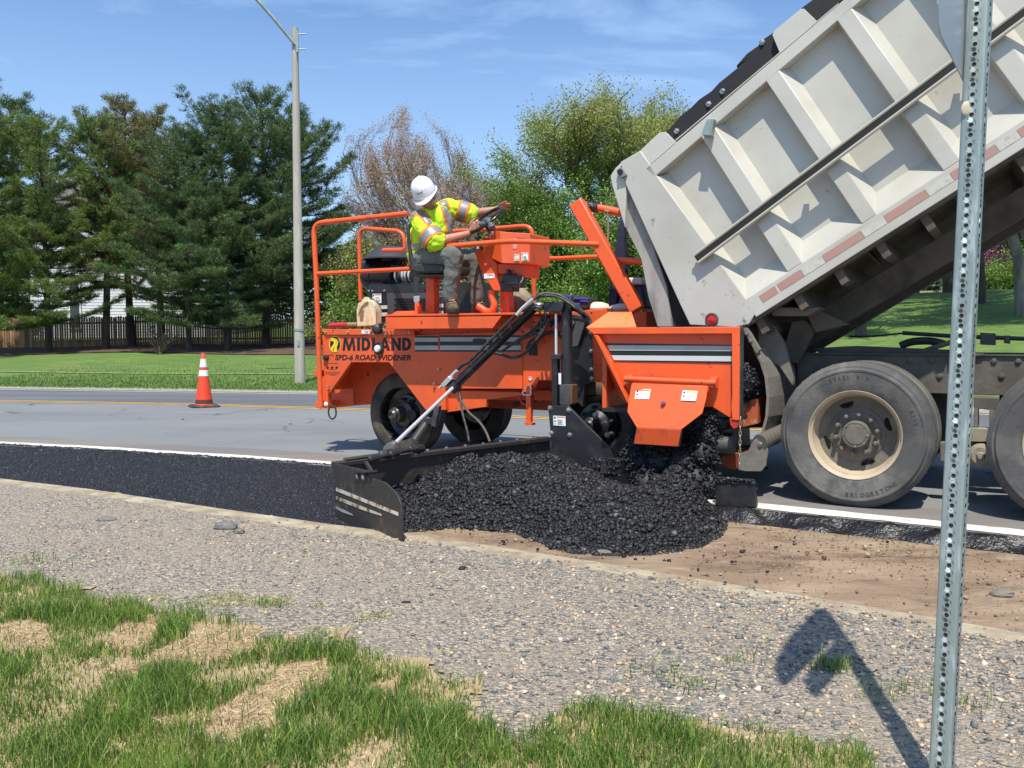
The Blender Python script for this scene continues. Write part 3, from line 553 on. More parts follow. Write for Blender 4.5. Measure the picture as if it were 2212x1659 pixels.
pine('c', -60, 35.5, PINEB, 'dark pine cut by the left edge of the photo, tallest at the far left', 188, .3)
pine('a', 105, 36.5, PINEB, 'yellowish green pine with low hanging branches near the left edge', 243, 1.1)
pine('d', 228, 37.5, PINEB, 'open pine with the bare dark trunk in front of the white siding', 238, 2.0)
pine('d', 285, 40.0, PINEC, 'brownish topped pine standing behind the open pine with the bare trunk', 208, 4.1)
pine('b', 350, 38.5, PINEC, 'pine with rusty brown tips between the bare trunk and the bluish pines', 235, .5)
pine('a', 408, 36.0, PINEA, 'bluish green pine at the middle of the row with low full branches', 262, 3.0)
pine('c', 492, 36.8, PINEA, 'large full bluish pine whose trunk stands before the picket fence', 216, 5.2)
pine('b', 575, 39.0, PINEA, 'tall dark pine just left of the street lamp pole', 182, 2.6)
pine('a', 650, 41.0, PINEA, 'dark pine directly behind the street lamp pole', 240, 1.9)
pine('d', 30, 41.0, PINEA, 'dark pine filling the gap at the far left behind the others', 196, .9)
# low shaggy branches of young pines
def bush(px, d, rx, h, n, mat, name, label, cat='bush', stems=True, size=.06, group='shrubs along the far side of the road'):
    loc = on(px, d); t = thing(name, loc, label, cat, group); r = random.Random(int(px * 7 + d)); wood = MB(); tips = []
    for i in range(26):
        a = r.random() * 6.28; q = r.random() ** .6; e = Vector((math.cos(a) * rx * q, math.sin(a) * rx * q, h * (1 - .55 * q * q) * r.uniform(.7, 1.05)))
        pth = smooth_path([Vector((r.uniform(-.1, .1), r.uniform(-.1, .1), 0)), Vector((e.x * .35, e.y * .35, e.z * .5)), e], 3); wood.tube(pth, [.03, .024, .018, .012, .008, .006, .004][:len(pth)], 4, False)
        for j in range(6):
            b = pth[r.randint(1, len(pth) - 1)]; g = b + Vector((r.gauss(0, .22 * rx), r.gauss(0, .22 * rx), abs(r.gauss(0, .2 * h)))); wood.tube([b, g], [.008, .003], 3, False); tips.append(g); tips.append(b.lerp(g, .5))
    wood.v = [tuple(Vector(q) + loc) for q in wood.v]; wood.build('stems', BARK, t)
    if not n: return t
    P = np.array([tips[i % len(tips)][:] for i in range(n)]) + NR.normal(0, .12 * min(rx, h), (n, 3)); P[:, 2] = np.maximum(P[:, 2], .05)
    V, Fc = leafquads(P, size); o = fastmesh('foliage', V, Fc, 4, mat, t)
    return t
LEAFG = mk('leaf_green', (.12, .22, .03), .55, island=[(0, (.07, .15, .02)), (.5, (.16, .29, .04)), (.85, (.27, .42, .07)), (1, (.40, .48, .12))], trans=(.2, .3, .05))
LEAFY = mk('leaf_olive', (.2, .2, .05), .55, island=[(0, (.15, .20, .035)), (.5, (.30, .36, .07)), (.85, (.44, .44, .12)), (1, (.50, .34, .16))], trans=(.3, .3, .08))
LEAFR = mk('bud_rust', (.3, .16, .10), .6, island=[(0, (.26, .16, .11)), (.5, (.46, .31, .22)), (.85, (.58, .42, .29)), (1, (.48, .44, .22))], trans=(.3, .2, .1))
LEAFD = mk('leaf_dark', (.05, .1, .02), .6, island=[(0, (.02, .045, .012)), (.6, (.055, .10, .025)), (1, (.12, .18, .05))], trans=(.1, .2, .04))
def tree(px, d, H, spread, mats, label, seed, trunk_r=.16, fork=.28, leafn=60000, size=.05, name='broadleaf_tree', twig=1.0, wide=1.0, bark=BARK, group='broadleaf trees beyond the road', crown='crown', flat=None):
    loc = on(px, d); t = thing(name, loc, label, 'tree', group); r = random.Random(seed); wood = MB(); tw = MB(); tips = []
    def grow(p, dr, l_, rad, dep):
        dr = dr.normalized(); m = p + dr * l_ * .5 + Vector((r.gauss(0, .04 * l_), r.gauss(0, .04 * l_), 0)); e = p + dr * l_ + Vector((r.gauss(0, .05 * l_), r.gauss(0, .05 * l_), .03 * l_))
        (wood if dep < 4 else tw).tube([p, m, e], [rad, rad * .84, rad * .68], 7 if dep < 2 else (5 if dep < 4 else 3), False)
        if dep >= 6: tips.append((m, e)); return
        if dep >= 3: tips.append((p.lerp(e, .6), e))
        k = 3 if dep < 5 else 3
        if dep == 0: k = 5
        for i in range(k):
            ax = Vector((r.gauss(0, 1), r.gauss(0, 1), r.gauss(0, .35))); ax = (ax - dr * ax.dot(dr)).normalized()
            ang = r.uniform(.28, .78) * wide * (1.25 if dep == 0 and i else 1); nd = dr * math.cos(ang) + ax * math.sin(ang); nd.z += .10 if dep < 4 else .02
            st = e if i == 0 else p.lerp(e, r.uniform(.35, 1)); grow(st, nd, l_ * r.uniform(.66, .86), rad * .62, dep + 1)
    l0 = H * fork; grow(Vector((0, 0, -.1)), Vector((0, 0, 1)), l0, trunk_r, 0)
    A = np.array([q[1][:] for q in tips]); hmax = A[:, 2].max(); zr = np.clip((A[:, 2] - l0) / (hmax - l0), 0, 1); bins = np.linspace(0, 1, 9); cxs, cys, rs_ = [], [], []
    for b_ in bins:
        wgt = np.abs(zr - b_) < .11
        if wgt.sum() < 5: wgt = np.argsort(np.abs(zr - b_))[:12]
        cxs.append(A[wgt, 0].mean()); cys.append(A[wgt, 1].mean()); rs_.append(np.percentile(np.hypot(A[wgt, 0] - cxs[-1], A[wgt, 1] - cys[-1]), 88) + .05)
    tgt = spread * np.sqrt(np.clip(1 - bins ** 3.0, .015, 1)) * np.clip(.62 + .75 * bins, 0, 1); kz = (H - l0) / (hmax - l0)
    def wp(p):
        f = min(max((p[2] - l0 * .3) / l0, 0), 1); q = min(max((p[2] - l0) / (hmax - l0), 0), 1); cx_, cy_, r0, r1 = (float(np.interp(q, bins, a)) for a in (cxs, cys, rs_, tgt)); k = 1 + (min(r1 / r0, 3.5) - 1) * f
        g = min(max((p[2] - l0 * .9) / (.5 * l0 + 1), 0), 1); return ((p[0] - cx_ * g) * k, (p[1] - cy_ * g) * k, p[2] if p[2] < l0 else l0 + (p[2] - l0) * kz)
    for b in (wood, tw): b.v = [tuple(Vector(wp(q)) + loc) for q in b.v]
    wood.build('trunk', bark, t, smooth=1.0); tw.build('branches', bark, t, smooth=0)
    q = np.array([[wp(a), wp(b)] for a, b in tips]); n = leafn; i = NR.randint(0, len(q), n); f = NR.rand(n, 1) * 1.25; P = q[i, 0] * (1 - f) + q[i, 1] * f + NR.normal(0, .11 * twig, (n, 3))
    # split by height so that colour varies through the crown as in a budding tree
    hh = (P[:, 2] + NR.normal(0, H * .09, n)) / H; V, Fc = leafquads(P, size)
    V = V.reshape(-1, 4, 3)
    for j, (mt, lo, hi) in enumerate(mats):
        s_ = (hh >= lo) & (hh < hi)
        if s_.any(): v_ = V[s_].reshape(-1, 3); fastmesh('crown', v_, np.arange(len(v_)).reshape(-1, 4), 4, mt, t)
    return t
tree(880, 42, 11.0, 4.1, [(LEAFR, -1, 9)], 'leafless looking tree with reddish brown buds behind the operator', 5, .11, .13, 80000, .036, wide=1.05, twig=1.3, bark=BARKG)
tree(1005, 45, 9.6, 2.6, [(LEAFR, -1, .9), (LEAFY, .9, 9)], 'slimmer rusty budding tree right of the leafless one', 9, .10, .2, 50000, .037, wide=.8, twig=1.3, bark=BARKG)
tree(1290, 38, 10.6, 5.0, [(LEAFG, -1, .66), (LEAFY, .66, 9)], 'large round spring tree with green lower leaves and olive top', 12, .13, .12, 170000, .052, wide=1.15, twig=1.7, bark=BARKG)
tree(1440, 43, 10.2, 3.9, [(LEAFG, -1, .55), (LEAFY, .55, 9)], 'olive topped tree half hidden by the raised tipper body', 14, .12, .2, 70000, .06, wide=.9, twig=2)
tree(1150, 40, 8.0, 2.6, [(LEAFG, -1, .8), (LEAFY, .8, 9)], 'low green tree at the left foot of the large round tree', 21, .10, .12, 50000, .06, wide=1.1, twig=2)
tree(1390, 33, 5.6, 2.9, [(LEAFG, -1, 9)], 'bright green low tree behind the orange slanting beam', 22, .08, .12, 46000, .06, wide=1.2, twig=2)
tree(790, 37, 5.0, 2.0, [(LEAFY, -1, 9)], 'small yellowish tree between the pines and the leafless tree', 31, .08, .15, 15000, .045, wide=1.1)
bush(740, 36, 1.3, 2.4, 5000, LEAFG, 'shrub', 'green shrub behind the left handrail of the machine')
bush(880, 37, 1.9, 2.8, 8000, LEAFD, 'shrub', 'dark green shrub behind the engine cover of the machine')
bush(1000, 36, 1.7, 2.6, 8000, LEAFG, 'shrub', 'leafy green shrub behind the legs of the operator')
bush(1130, 34, 1.8, 2.7, 9000, LEAFG, 'shrub', 'green shrub behind the orange control console')
bush(1240, 33, 1.7, 2.2, 9000, LEAFG, 'shrub', 'bright green shrub behind the black hoses of the machine')
bush(20, 41, 2.2, 1.5, 6000, LEAFG, 'shrub', 'bright low shrub under the pines at the left edge')
bush(345, 34.2, .7, 1.3, 0, LEAFG, 'bare_shrub', 'small leafless twiggy shrub on the mulch before the pines')
# right hand garden seen under the raised body
GT = 'trees of the garden seen behind the truck'
tree(2205, 27, 8.5, 2.6, [(LEAFG, -1, 9)], 'grey mottled trunk nearest in the garden at the right edge', 41, .17, .42, 26000, .06, bark=BARKG, group=GT)
tree(2050, 36, 9.5, 2.6, [(LEAFD, -1, 9)], 'thick dark trunk left of the perforated post in the garden', 42, .30, .42, 26000, .06, group=GT)
tree(1975, 38, 9.0, 2.6, [(LEAFG, -1, 9)], 'slim dark trunk by the rail fence seen under the tipper body', 43, .15, .40, 24000, .06, group=GT)
tree(1900, 40, 9.0, 3.0, [(LEAFG, -1, 9)], 'leafy tree mostly hidden behind the truck underside', 44, .15, .25, 26000, .06, group=GT)
tree(2330, 40, 10, 3.4, [(LEAFD, -1, 9)], 'leafy dark tree at the far right edge of the garden', 45, .2, .25, 30000, .06, group=GT)
tree(2130, 48, 7.5, 3.5, [(LEAFG, -1, 9)], 'pale green tree far back behind the rail fence', 46, .2, .08, 30000, .07, group=GT)
tree(1960, 54, 9, 3.5, [(LEAFG, -1, 9)], 'far green tree between the two dark garden trunks', 47, .2, .08, 30000, .07, group=GT)
bush(2145, 44, 1.2, 2.2, 5000, mk('blossom_pink', (.5, .1, .25), .6, island=[(0, (.3, .04, .14)), (1, (.6, .2, .35))]), 'flowering_shrub', 'magenta flowering shrub behind the perforated post')
bush(2190, 40, 1.6, 1.4, 5000, LEAFG, 'shrub', 'light green shrub below the magenta blossom')
bush(2090, 42, 2.0, 1.3, 6000, LEAFG, 'shrub', 'low green shrub behind the perforated post in the garden')
bush(1900, 44, 2.2, 1.8, 6000, LEAFD, 'shrub', 'dark shrub at the left end of the rail fence')
# distant tree line so that nothing bare shows on the horizon
def woodline(name, x0, x1, d, h, n, mat, label):
    X = NR.uniform(x0, x1, n); hh = h * (.75 + .5 * (fbm(X * .25, X * 0 + d, 3) + .3)); Z = hh * NR.rand(n) ** .8; Y = d + NR.normal(0, 2.2, n); g = hill(X, Y)
    V, Fc = leafquads(np.stack([X, Y, g + Z], -1), .22); tag(fastmesh(name, V, Fc, 4, mat), label, 'woods', kind='stuff')
woodline('distant_trees', -90, -2, 78, 7, 60000, LEAFD, 'far dark wood behind the white house and pines')
woodline('distant_trees', 0, 90, 72, 5, 80000, LEAFD, 'far green wood behind the garden trees on the right')
woodline('near_wood', 17, 50, 58, 9, 60000, LEAFG, 'leafy wood closing the garden behind the rail fence')
tree(1860, 25, 9.5, 3.6, [(LEAFG, -1, 9)], 'unseen tree added behind the truck, its high crown shading the lawn', 51, .16, .42, 26000, .07, group=GT)  # added out of sight behind the truck to cast shade on the lawn
tree(2330, 23, 10, 3.8, [(LEAFD, -1, 9)], 'tree added for lawn shade, unseen beyond the right edge of the photo', 52, .2, .4, 28000, .07, group=GT)  # added outside the view so its crown shades the garden lawn
tree(2120, 31, 10, 3.6, [(LEAFG, -1, 9)], 'tall shade tree whose trunk stands just right of the perforated post', 53, .14, .45, 26000, .07, group=GT)
# rail fence on the right
WOODW = mk('weathered_wood', (.42, .38, .32), .9, c2=(.25, .22, .18), scale=6, bump=.3, bscale=30)
t = thing('rail_fence', on(1960, 50), 'pale split rail fence across the garden behind the truck', 'fence')
a = on(1880, 50); b = on(2300, 47); N = 9
for i in range(N):
    p = a.lerp(b, i / (N - 1)); p.z = hz(p.x, p.y); MB().bar(p - Vector((0, 0, .1)), p + Vector((0, 0, 1.2)), .14, .14, (0, 1, 0)).build('post', WOODW, t)
    if i: 
        for hgt in (.45, .8, 1.1): MB().bar(q0 + Vector((0, 0, hgt)), p + Vector((0, 0, hgt + rnd.uniform(-.04, .04))), .05, .10, (0, 0, 1)).build('rail', WOODW, t)
    q0 = p.copy()
# picket fence on the left
PICK = mk('cedar_pickets', (.27, .15, .08), .9, island=[(0, (.22, .12, .065)), (.6, (.36, .21, .11)), (1, (.48, .30, .17))], c3=(.15, .09, .055), s3=3, lo3=.6, hi3=.8)
t = thing('picket_fence', on(350, 39.8), 'brown cedar picket fence behind the row of pines', 'fence')
a = on(-150, 39.5); b = on(760, 41.5); Lf = (b - a).length; dr = (b - a).normalized(); m = MB(); n = int(Lf / .106)
for i in range(n):
    p = a + dr * (i * .106 + rnd.uniform(-.006, .006)); p.z = hz(p.x, p.y); h_ = 1.38 + rnd.uniform(-.03, .03); w_ = .088; sx = dr * (w_ / 2); th = Vector((-dr.y, dr.x, 0)) * .02
    A = [p - sx, p + sx, p + sx + Vector((0, 0, h_ - .06)), p + Vector((0, 0, h_)), p - sx + Vector((0, 0, h_ - .06))]; m.loft(A, [q + th for q in A])
m.build('pickets', PICK, t, smooth=0)
m = MB()
for hgt in (.3, 1.1):
    k = 12
    for i in range(k): p = a.lerp(b, i / k); q = a.lerp(b, (i + 1) / k); p.z = hz(p.x, p.y) + hgt; q.z = hz(q.x, q.y) + hgt; o_ = Vector((-dr.y, dr.x, 0)) * .05; m.bar(p + o_, q + o_, .05, .09)
m.build('rails', PICK, t)
# house behind the pines
SID = bpy.data.materials.new('white_siding'); SID.use_nodes = True; n_ = SID.node_tree.nodes; l_ = SID.node_tree.links.new; n_['Principled BSDF'].inputs['Base Color'].default_value = (.62, .63, .66, 1); n_['Principled BSDF'].inputs['Roughness'].default_value = .6
h0 = on(250, 50); hA = on(68, 50); hB = on(445, 50); hA.z = hB.z = h0.z
ht = thing('house', h0, 'house with white lap siding seen through gaps between the pines', 'house')
m = MB(); wid = (hB - hA).length; nb = 42
for i in range(nb):
    z0 = i * .165; A = [(hA.x, hA.y, h0.z + z0), (hB.x, hB.y, h0.z + z0), (hB.x, hB.y + .02, h0.z + z0 + .165), (hA.x, hA.y + .02, h0.z + z0 + .165)]
    m.add([Vector(q) for q in A] + [Vector((hA.x, hA.y + .02, h0.z + z0)), Vector((hB.x, hB.y + .02, h0.z + z0))], [(0, 1, 2, 3), (0, 1, 5, 4)])
hz1 = h0.z + nb * .165
m.hexa([Vector((x, y, z)) for z in (h0.z, hz1) for x, y in ((hA.x, hA.y + .05), (hB.x, hA.y + .05), (hB.x, hA.y + 9), (hA.x, hA.y + 9))]); m.build('wall', SID, ht, smooth=0)
m = MB(); e = .4; m.loft([Vector((hA.x - e, hA.y - e, hz1)), Vector((hA.x - e, hA.y + 9 + e, hz1)), Vector((hA.x - e, hA.y + 4.5, hz1 + 2.6))], [Vector((hB.x + e, hA.y - e, hz1)), Vector((hB.x + e, hA.y + 9 + e, hz1)), Vector((hB.x + e, hA.y + 4.5, hz1 + 2.6))]); m.build('roof', mk('roof_shingle', (.12, .11, .10), .9, c2=(.07, .07, .07), scale=3), ht)
def win(px0, px1, z0, z1):
    a = D(px0, 700, 49.94); b = D(px1, 700, 49.94); m = MB(); m.hexa([Vector((x, y, z)) for z in (z0, z1) for x, y in ((a.x, 49.9), (b.x, 49.9), (b.x, 49.99), (a.x, 49.99))]); f = m.build('window', mk('window_trim', (.75, .75, .75), .5), ht)
    w_ = (b.x - a.x) * .12; m = MB(); m.hexa([Vector((x, y, z)) for z in (z0 + w_, z1 - w_) for x, y in ((a.x + w_, 49.88), (b.x - w_, 49.88), (b.x - w_, 49.95), (a.x + w_, 49.95))]); m.build('pane', mk('window_glass', (.03, .04, .05), .1), f)
win(395, 416, h0.z + 2.0, h0.z + 3.3); win(150, 176, h0.z + .5, h0.z + 3.6); 
# street lamp
CONC = mk('concrete_pole', (.42, .38, .31), .85, c2=(.34, .31, .26), scale=3, lo=.4, hi=.7, c3=(.50, .47, .40), s3=9, lo3=.5, hi3=.7, bump=.2, bscale=60, stretch=(1, 1, .15))
b = on(647, 21.9); tp_ = D(637, 60, 21.9); t = thing('street_lamp', b, 'tall tan concrete street lamp pole with a bracket arm on the far verge', 'street lamp')
zt = tp_.z; m = MB(); m.tube([b - Vector((0, 0, .2)), b.lerp(tp_, .5), tp_], [.135, .105, .075], 20); m.build('pole', CONC, t, smooth=1)
a0 = D(638, 96, 21.8); a1 = D(556, 0, 21.6); a2 = a1 + (a1 - a0) * .9 + Vector((-.3, 0, .1)); m = MB(); m.tube(smooth_path([a0, a1, a2], 6), .045, 10); m.build('arm', GALV, t, smooth=1)
m = MB(); m.tube([a2 + Vector((.1, 0, 0)), a2 + Vector((-.15, 0, .02)), a2 + Vector((-.6, 0, .03)), a2 + Vector((-.75, 0, .02))], [.05, .12, .14, .05], 12); m.build('lamp_head', GALV, t, smooth=1)
m = MB(); q = D(642, 90, 21.78); m.bar(q + Vector((0, 0, -.25)), q + Vector((0, 0, .25)), .07, .05, (0, 1, 0)); 
for dz in (-.18, .18): m.tube([q + Vector((0, 0, dz)), q + Vector((.2, 0, dz))], .015, 6)
m.build('bracket', GALV, t)
for yy, hh, mt in ((715, .06, GALV), (747, .16, mk('pole_tag', (.25, .28, .35), .6))):
    q = D(647, yy, 21.9); m = MB(); m.tube([q, q + Vector((0, 0, hh))], .139, 20) if mt is GALV else m.bar(D(644, yy, 21.755), D(644, yy - 12, 21.755), .06, .012, (0, 1, 0)); m.build('band' if mt is GALV else 'tag_plate', mt, t)
# traffic cone
b = G(441, 879, .05); d_ = b.y; t = thing('traffic_cone', b, 'orange traffic cone with two white collars on the yellow centre line', 'traffic cone')
CO = mk('cone_orange', (.75, .06, .015), .5, c2=(.35, .06, .03), scale=5, lo=.55, hi=.8); CW = mk('cone_white', (.75, .74, .72), .45); CBk = mk('cone_base', (.025, .022, .02), .7, c2=(.12, .08, .05), scale=9)
m = MB(); H = .91; x_ = Vector((math.cos(.5), math.sin(.5), 0)); y_ = Vector((-x_.y, x_.x, 0))
def sq(s, z): o = []; 
def rsq(s, z, c=.06):
    o = []
    for i, j in ((1, 1), (-1, 1), (-1, -1), (1, -1)):
        for a_, b_ in (((s - c) * i, s * j), (s * i, (s - c) * j)) if i * j < 0 else ((s * i, (s - c) * j), ((s - c) * i, s * j)): o.append(b + x_ * a_ + y_ * b_ + Vector((0, 0, z)))
    return o
m.loft(rsq(.235, 0), rsq(.235, .02)); m.loft(rsq(.235, .0201), rsq(.21, .04)); m.build('base', CBk, t)
def ln(h): return .145 + (.028 - .145) * (h - .04) / (H - .04)
m = MB(); m.lathe(b, (0, 0, 1), [(.155, .035), (ln(.06), .06), (ln(.15), .15), (ln(.3), .3), (ln(.53), .53), (ln(.7), .7), (ln(H - .01), H - .01), (.022, H), (.001, H)], 28, False); m.build('body', CO, t, smooth=.8)
for z0, z1 in ((.525, .625), (.675, .815)): m = MB(); m.lathe(b, (0, 0, 1), [(ln(z0), z0), (ln(z0) + .004, z0 + .002), (ln(z1) + .004, z1 - .002), (ln(z1), z1)], 28, False); m.build('collar', CW, t, smooth=.8)
m = MB(); m.lathe(b, (0, 0, 1), [(ln(.05) + .002, .045), (ln(.13) + .0015, .13)], 28, False); m.build('dirt_band', mk('cone_dirt', (.12, .03, .02), .8, c2=(.05, .03, .025), scale=12), t)
# ------------------------------------------------------------------ the orange road widening machine
W = WF
root = thing('road_widener', W.at(1.4, 0, .9), 'orange road widening machine with the operator on top and a black folding strike-off arm', 'paving machine')
def part(m, name, mat, par=None, bevel=.004, smooth=.55, label=None):
    o = m.build(name, mat, par or root, bevel, smooth)
    if label: o['label'] = label
    return o
def plate(name, n, pts, v0, v1, mat=ORANGE, par=None, bevel=.004):
    return part(MB().prism(W, K(n, *pts), v0, v1), name, mat, par, bevel)
def sticker(n, pts, v, par, head=.25, hc=STORE, name='warning_label', lines=4, fr=W, vs_=None):
    """white label with a coloured header and small print blocks; pts TL,TR,BR,BL"""
    q = K(n, *pts); vv = vs_ or [v] * 4; A = [fr.P(x, y, d) for (x, y), d in zip(q, vv)]; nrm = (A[1] - A[0]).cross(A[3] - A[0]).normalized()
    if nrm.dot(CP - A[0]) < 0: nrm = -nrm
    def at(s, t, e): return A[0].lerp(A[1], s).lerp(A[3].lerp(A[2], s), t) + nrm * e
    def pan(m, s0, s1, t0, t1, e): m.add([at(s0, t0, e), at(s1, t0, e), at(s1, t1, e), at(s0, t1, e)], [(0, 1, 2, 3)])
    m = MB(); pan(m, 0, 1, 0, 1, .0030); o = part(m, name, WHITE, par, 0)
    m = MB(); pan(m, .28, .95, .06, .06 + head, .0045); k = part(m, 'label_header', hc, o if False else par, 0)
    m = MB(); r = random.Random(int(q[0][0])); pan(m, .07, .2, .1, .3, .0045); pan(m, .08, .22, .5, .62, .0045); pan(m, .08, .18, .8, .88, .0045)
    for i in range(lines): t = .4 + .55 * i / lines; pan(m, .34, .34 + r.uniform(.3, .58), t, t + .035, .0045)
    part(m, 'label_print', INK, par, 0)
    return o
def bolts(n, pts, v, r=.012, mat=STEEL, par=None, name='bolt', fr=W):
    for x, y in K(n, *pts):
        p = fr.P(x, y, v); part(MB().lathe(p, -fr.v, [(r * 1.5, -.004), (r * 1.5, .003), (r, .004), (r, .013), (r * .7, .016)], 6), name, mat, par, 0)
def text(s, n, x, y, wpx, hpx, v, mat, par, name='lettering', bold=.012, fr=W, shear=0, tilt=0, font_sp=1):
    """text on a plane of the machine; x,y = pixel of its left baseline, wpx,hpx = width and cap height"""
    c = bpy.data.curves.new('t', 'FONT'); c.body = s; c.size = 1; c.offset = bold; c.shear = shear; c.space_character = font_sp; c.extrude = .0; c.resolution_u = 3
    o = bpy.data.objects.new('t', c); COL.objects.link(o); bpy.context.view_layer.update(); dg = bpy.context.evaluated_depsgraph_get(); me = bpy.data.meshes.new_from_object(o.evaluated_get(dg)); bpy.data.objects.remove(o)
    co = np.array([q.co[:] for q in me.vertices]); x0, x1 = co[:, 0].min(), co[:, 0].max(); y0, y1 = co[:, 1].min(), co[:, 1].max()
    a, b = K(n, x, y, x + wpx, y + tilt); A = fr.P(*a, v); B = fr.P(*b, v); T = fr.P(a[0], a[1] - hpx * CR[n][2], v); ux = (B - A) / (x1 - x0); uy = fr.z * ((T - A).z / (y1 - y0)); base = tot(par)
    for q in me.vertices: p = A + ux * (q.co.x - x0) + uy * (q.co.y - y0) - base; q.co = p
    me.materials.clear(); me.materials.append(mat); me.name = name; ob = bpy.data.objects.new(name, me); COL.objects.link(ob); ob.parent = par; return ob
# --- body
body = part(MB().prism(W, K(2, 150, 345, 175, 910, 240, 912, 445, 622, 828, 622, 1200, 1105, 1408, 1107) + K(4, 65, 880, 235, 890, 848, 892, 848, 300) + K(2, 1083, 345), 0, .05), 'side_panel', ORANGE)
plate('hood_lid', 2, (135, 282, 1085, 294, 1083, 345, 180, 342), -.02, .012)
part(MB().fbox(W, -.83, .30, 1.285, 1.31, .02, 1.5), 'rear_deck', ORANGE)
part(MB().fbox(W, .28, 2.9, 1.24, 1.26, .05, 1.5), 'main_deck', DGREY)
plate('inner_fender', 2, (150, 600, 1150, 600, 1150, 1040, 800, 1040, 465, 1062, 120, 1095), .45, .48, ORANGE_D)
plate('deck_side', 2, (700, 282, 1082, 270, 2200, 270, 2200, 380, 1082, 380), .055, .07, ORANGE_D)
part(MB().fbox(W, -.70, 2.6, .62, 1.25, 1.45, 1.5), 'far_side_panel', ORANGE)
plate('rear_panel', 2, (152, 345, 178, 910, 178, 345), .03, 1.48, ORANGE)
rt = plate('rear_frame', 2, (172, 912, 166, 1090, 210, 1096, 208, 950, 240, 914), .0, .06, ORANGE)
plate('rear_frame_web', 2, (208, 950, 462, 905, 470, 1062, 214, 1095), .3, .34, ORANGE_D)
bolts(2, (188, 315, 412, 315, 648, 318, 778, 302, 1038, 315, 212, 865, 1330, 688, 1288, 842), -.022, .010)
m = MB(); c = W.P(*K(2, 252, 1100)[0], .0); m.tube(smooth_path([c + W.u * .05 * math.cos(a) + W.z * (.07 * math.sin(a) - .03) for a in [i * math.pi / 8 for i in range(17)]], 2), .009, 8); part(m, 'tow_ring', RUSTY, None, 0)
part(MB().prism(W, K(2, 65, 705, 135, 705, 135, 765, 65, 765), .02, .3), 'rear_step_bracket', ORANGE); part(MB().prism(W, K(2, 80, 1020, 150, 1020, 150, 1080, 80, 1080), .02, .3), 'rear_step_bracket', ORANGE)
bolts(2, (187, 1048), -.005, .018, WHITE, None, 'round_sticker')
# lower frame rails
plate('frame_rail', 4, (60, 905, 850, 925, 850, 960, 480, 1000, 480, 1075, 80, 1130), .05, .10, ORANGE)
plate('frame_beam', 4, (230, 900, 1145, 905, 1145, 1012, 470, 1000, 230, 985), .40, .46, ORANGE_D)
part(MB().fbox(W, -.6, 3.2, .45, .60, 1.25, 1.33), 'frame_beam', ORANGE_D)
# second (hydraulic) panel
p2 = part(MB().prism(W, K(4, 852, 150, 852, 925, 940, 935, 1012, 805, 1270, 805, 1270, 150), -.02, .03), 'access_panel', ORANGE)
plate('panel_slot', 4, (905, 440, 995, 440, 998, 555, 910, 550), -.026, -.02, BLKST, None, .002)
bolts(4, (852, 310, 868, 358, 965, 215, 1548, 120, 1157, 118, 1340, 125), -.022, .006, BLACK)
m = MB(); c = W.P(*K(4, 925, 790)[0], -.0215); part(MB().lathe(c, -W.v, [(.022, 0), (.022, .003)], 20), 'round_sticker', WHITE, None, 0)
part(MB().lathe(c, -W.v, [(.019, .003), (.019, .005), (.014, .005), (.014, .003)], 20, False), 'sticker_ring', REDP, None, 0)
# MIDLAND lettering and road emblem
def block(s, n, x, y, wpx, hpx, v, mat, par):
    GL = {'M': (1.25, [[(0, 0), (.24, 0), (.30, .62), (.52, 0), (.73, 0), (.95, .62), (1.01, 0), (1.25, 0), (1.10, 1), (.86, 1), (.625, .38), (.39, 1), (.15, 1)]]), 'I': (.32, [[(.02, 0), (.30, 0), (.30, 1), (.02, 1)]]),
          'D': (.86, [[(.0, 0), (.38, 0), (.62, .06), (.78, .22), (.85, .5), (.78, .78), (.62, .94), (.38, 1), (0, 1), (0, .5), (.26, .5), (.26, .79), (.40, .78), (.52, .69), (.57, .5), (.52, .31), (.40, .22), (.26, .21), (.26, .495), (0, .495)]]), 'L': (.62, [[(0, 0), (.60, 0), (.60, .22), (.27, .22), (.27, 1), (0, 1)]]),
          'A': (.98, [[(0, 0), (.27, 0), (.335, .2), (.64, .2), (.70, 0), (.98, 0), (.62, 1), (.50, 1), (.50, .68), (.575, .40), (.40, .40), (.4875, .68), (.4875, 1), (.36, 1)]]), 'N': (.92, [[(0, 0), (.25, 0), (.25, .60), (.66, 0), (.90, 0), (.90, 1), (.65, 1), (.65, .40), (.24, 1), (0, 1)]])}
    tw_ = sum(GL[c][0] for c in s) + .13 * (len(s) - 1); m = MB(); cx_ = 0
    for c in s:
        for pl_ in GL[c][1]:
            q = [(x + (cx_ + a) / tw_ * wpx, y - b * hpx) for a, b in pl_]; m.prism(W, K(n, *[k for p in q for k in p]), v, v + .0015)
        cx_ += GL[c][0] + .13
    return part(m, 'lettering', mat, par, 0, 0)
block('MIDLAND', 2, 355, 502, 700, 130, -.0025, INK, body)
text('SPD-6 ROAD WIDENER', 2, 280, 600, 775, 58, -.0025, INK, body, bold=.028, shear=.18, tilt=5)
text('MODEL', 2, 212, 558, 58, 16, -.0025, INK, body, bold=.0)
text("MARTIN MARIETTA" if False else 'POWERED BY', 2, 208, 697, 82, 10, -.0025, INK, body, bold=0)
text('* * *', 2, 190, 690, 122, 30, -.0025, INK, body, bold=.02)
for yy, ww in ((722, 150), (738, 148), (750, 60), (632, 120)): plate('small_print', 2, (180 + (75 - ww / 2), yy - 3, 180 + (75 + ww / 2), yy - 2, 180 + (75 + ww / 2), yy + 3, 180 + (75 - ww / 2), yy + 2), -.0025, -.001, mk('faded_print', (.25, .05, .02), .6), body, 0)
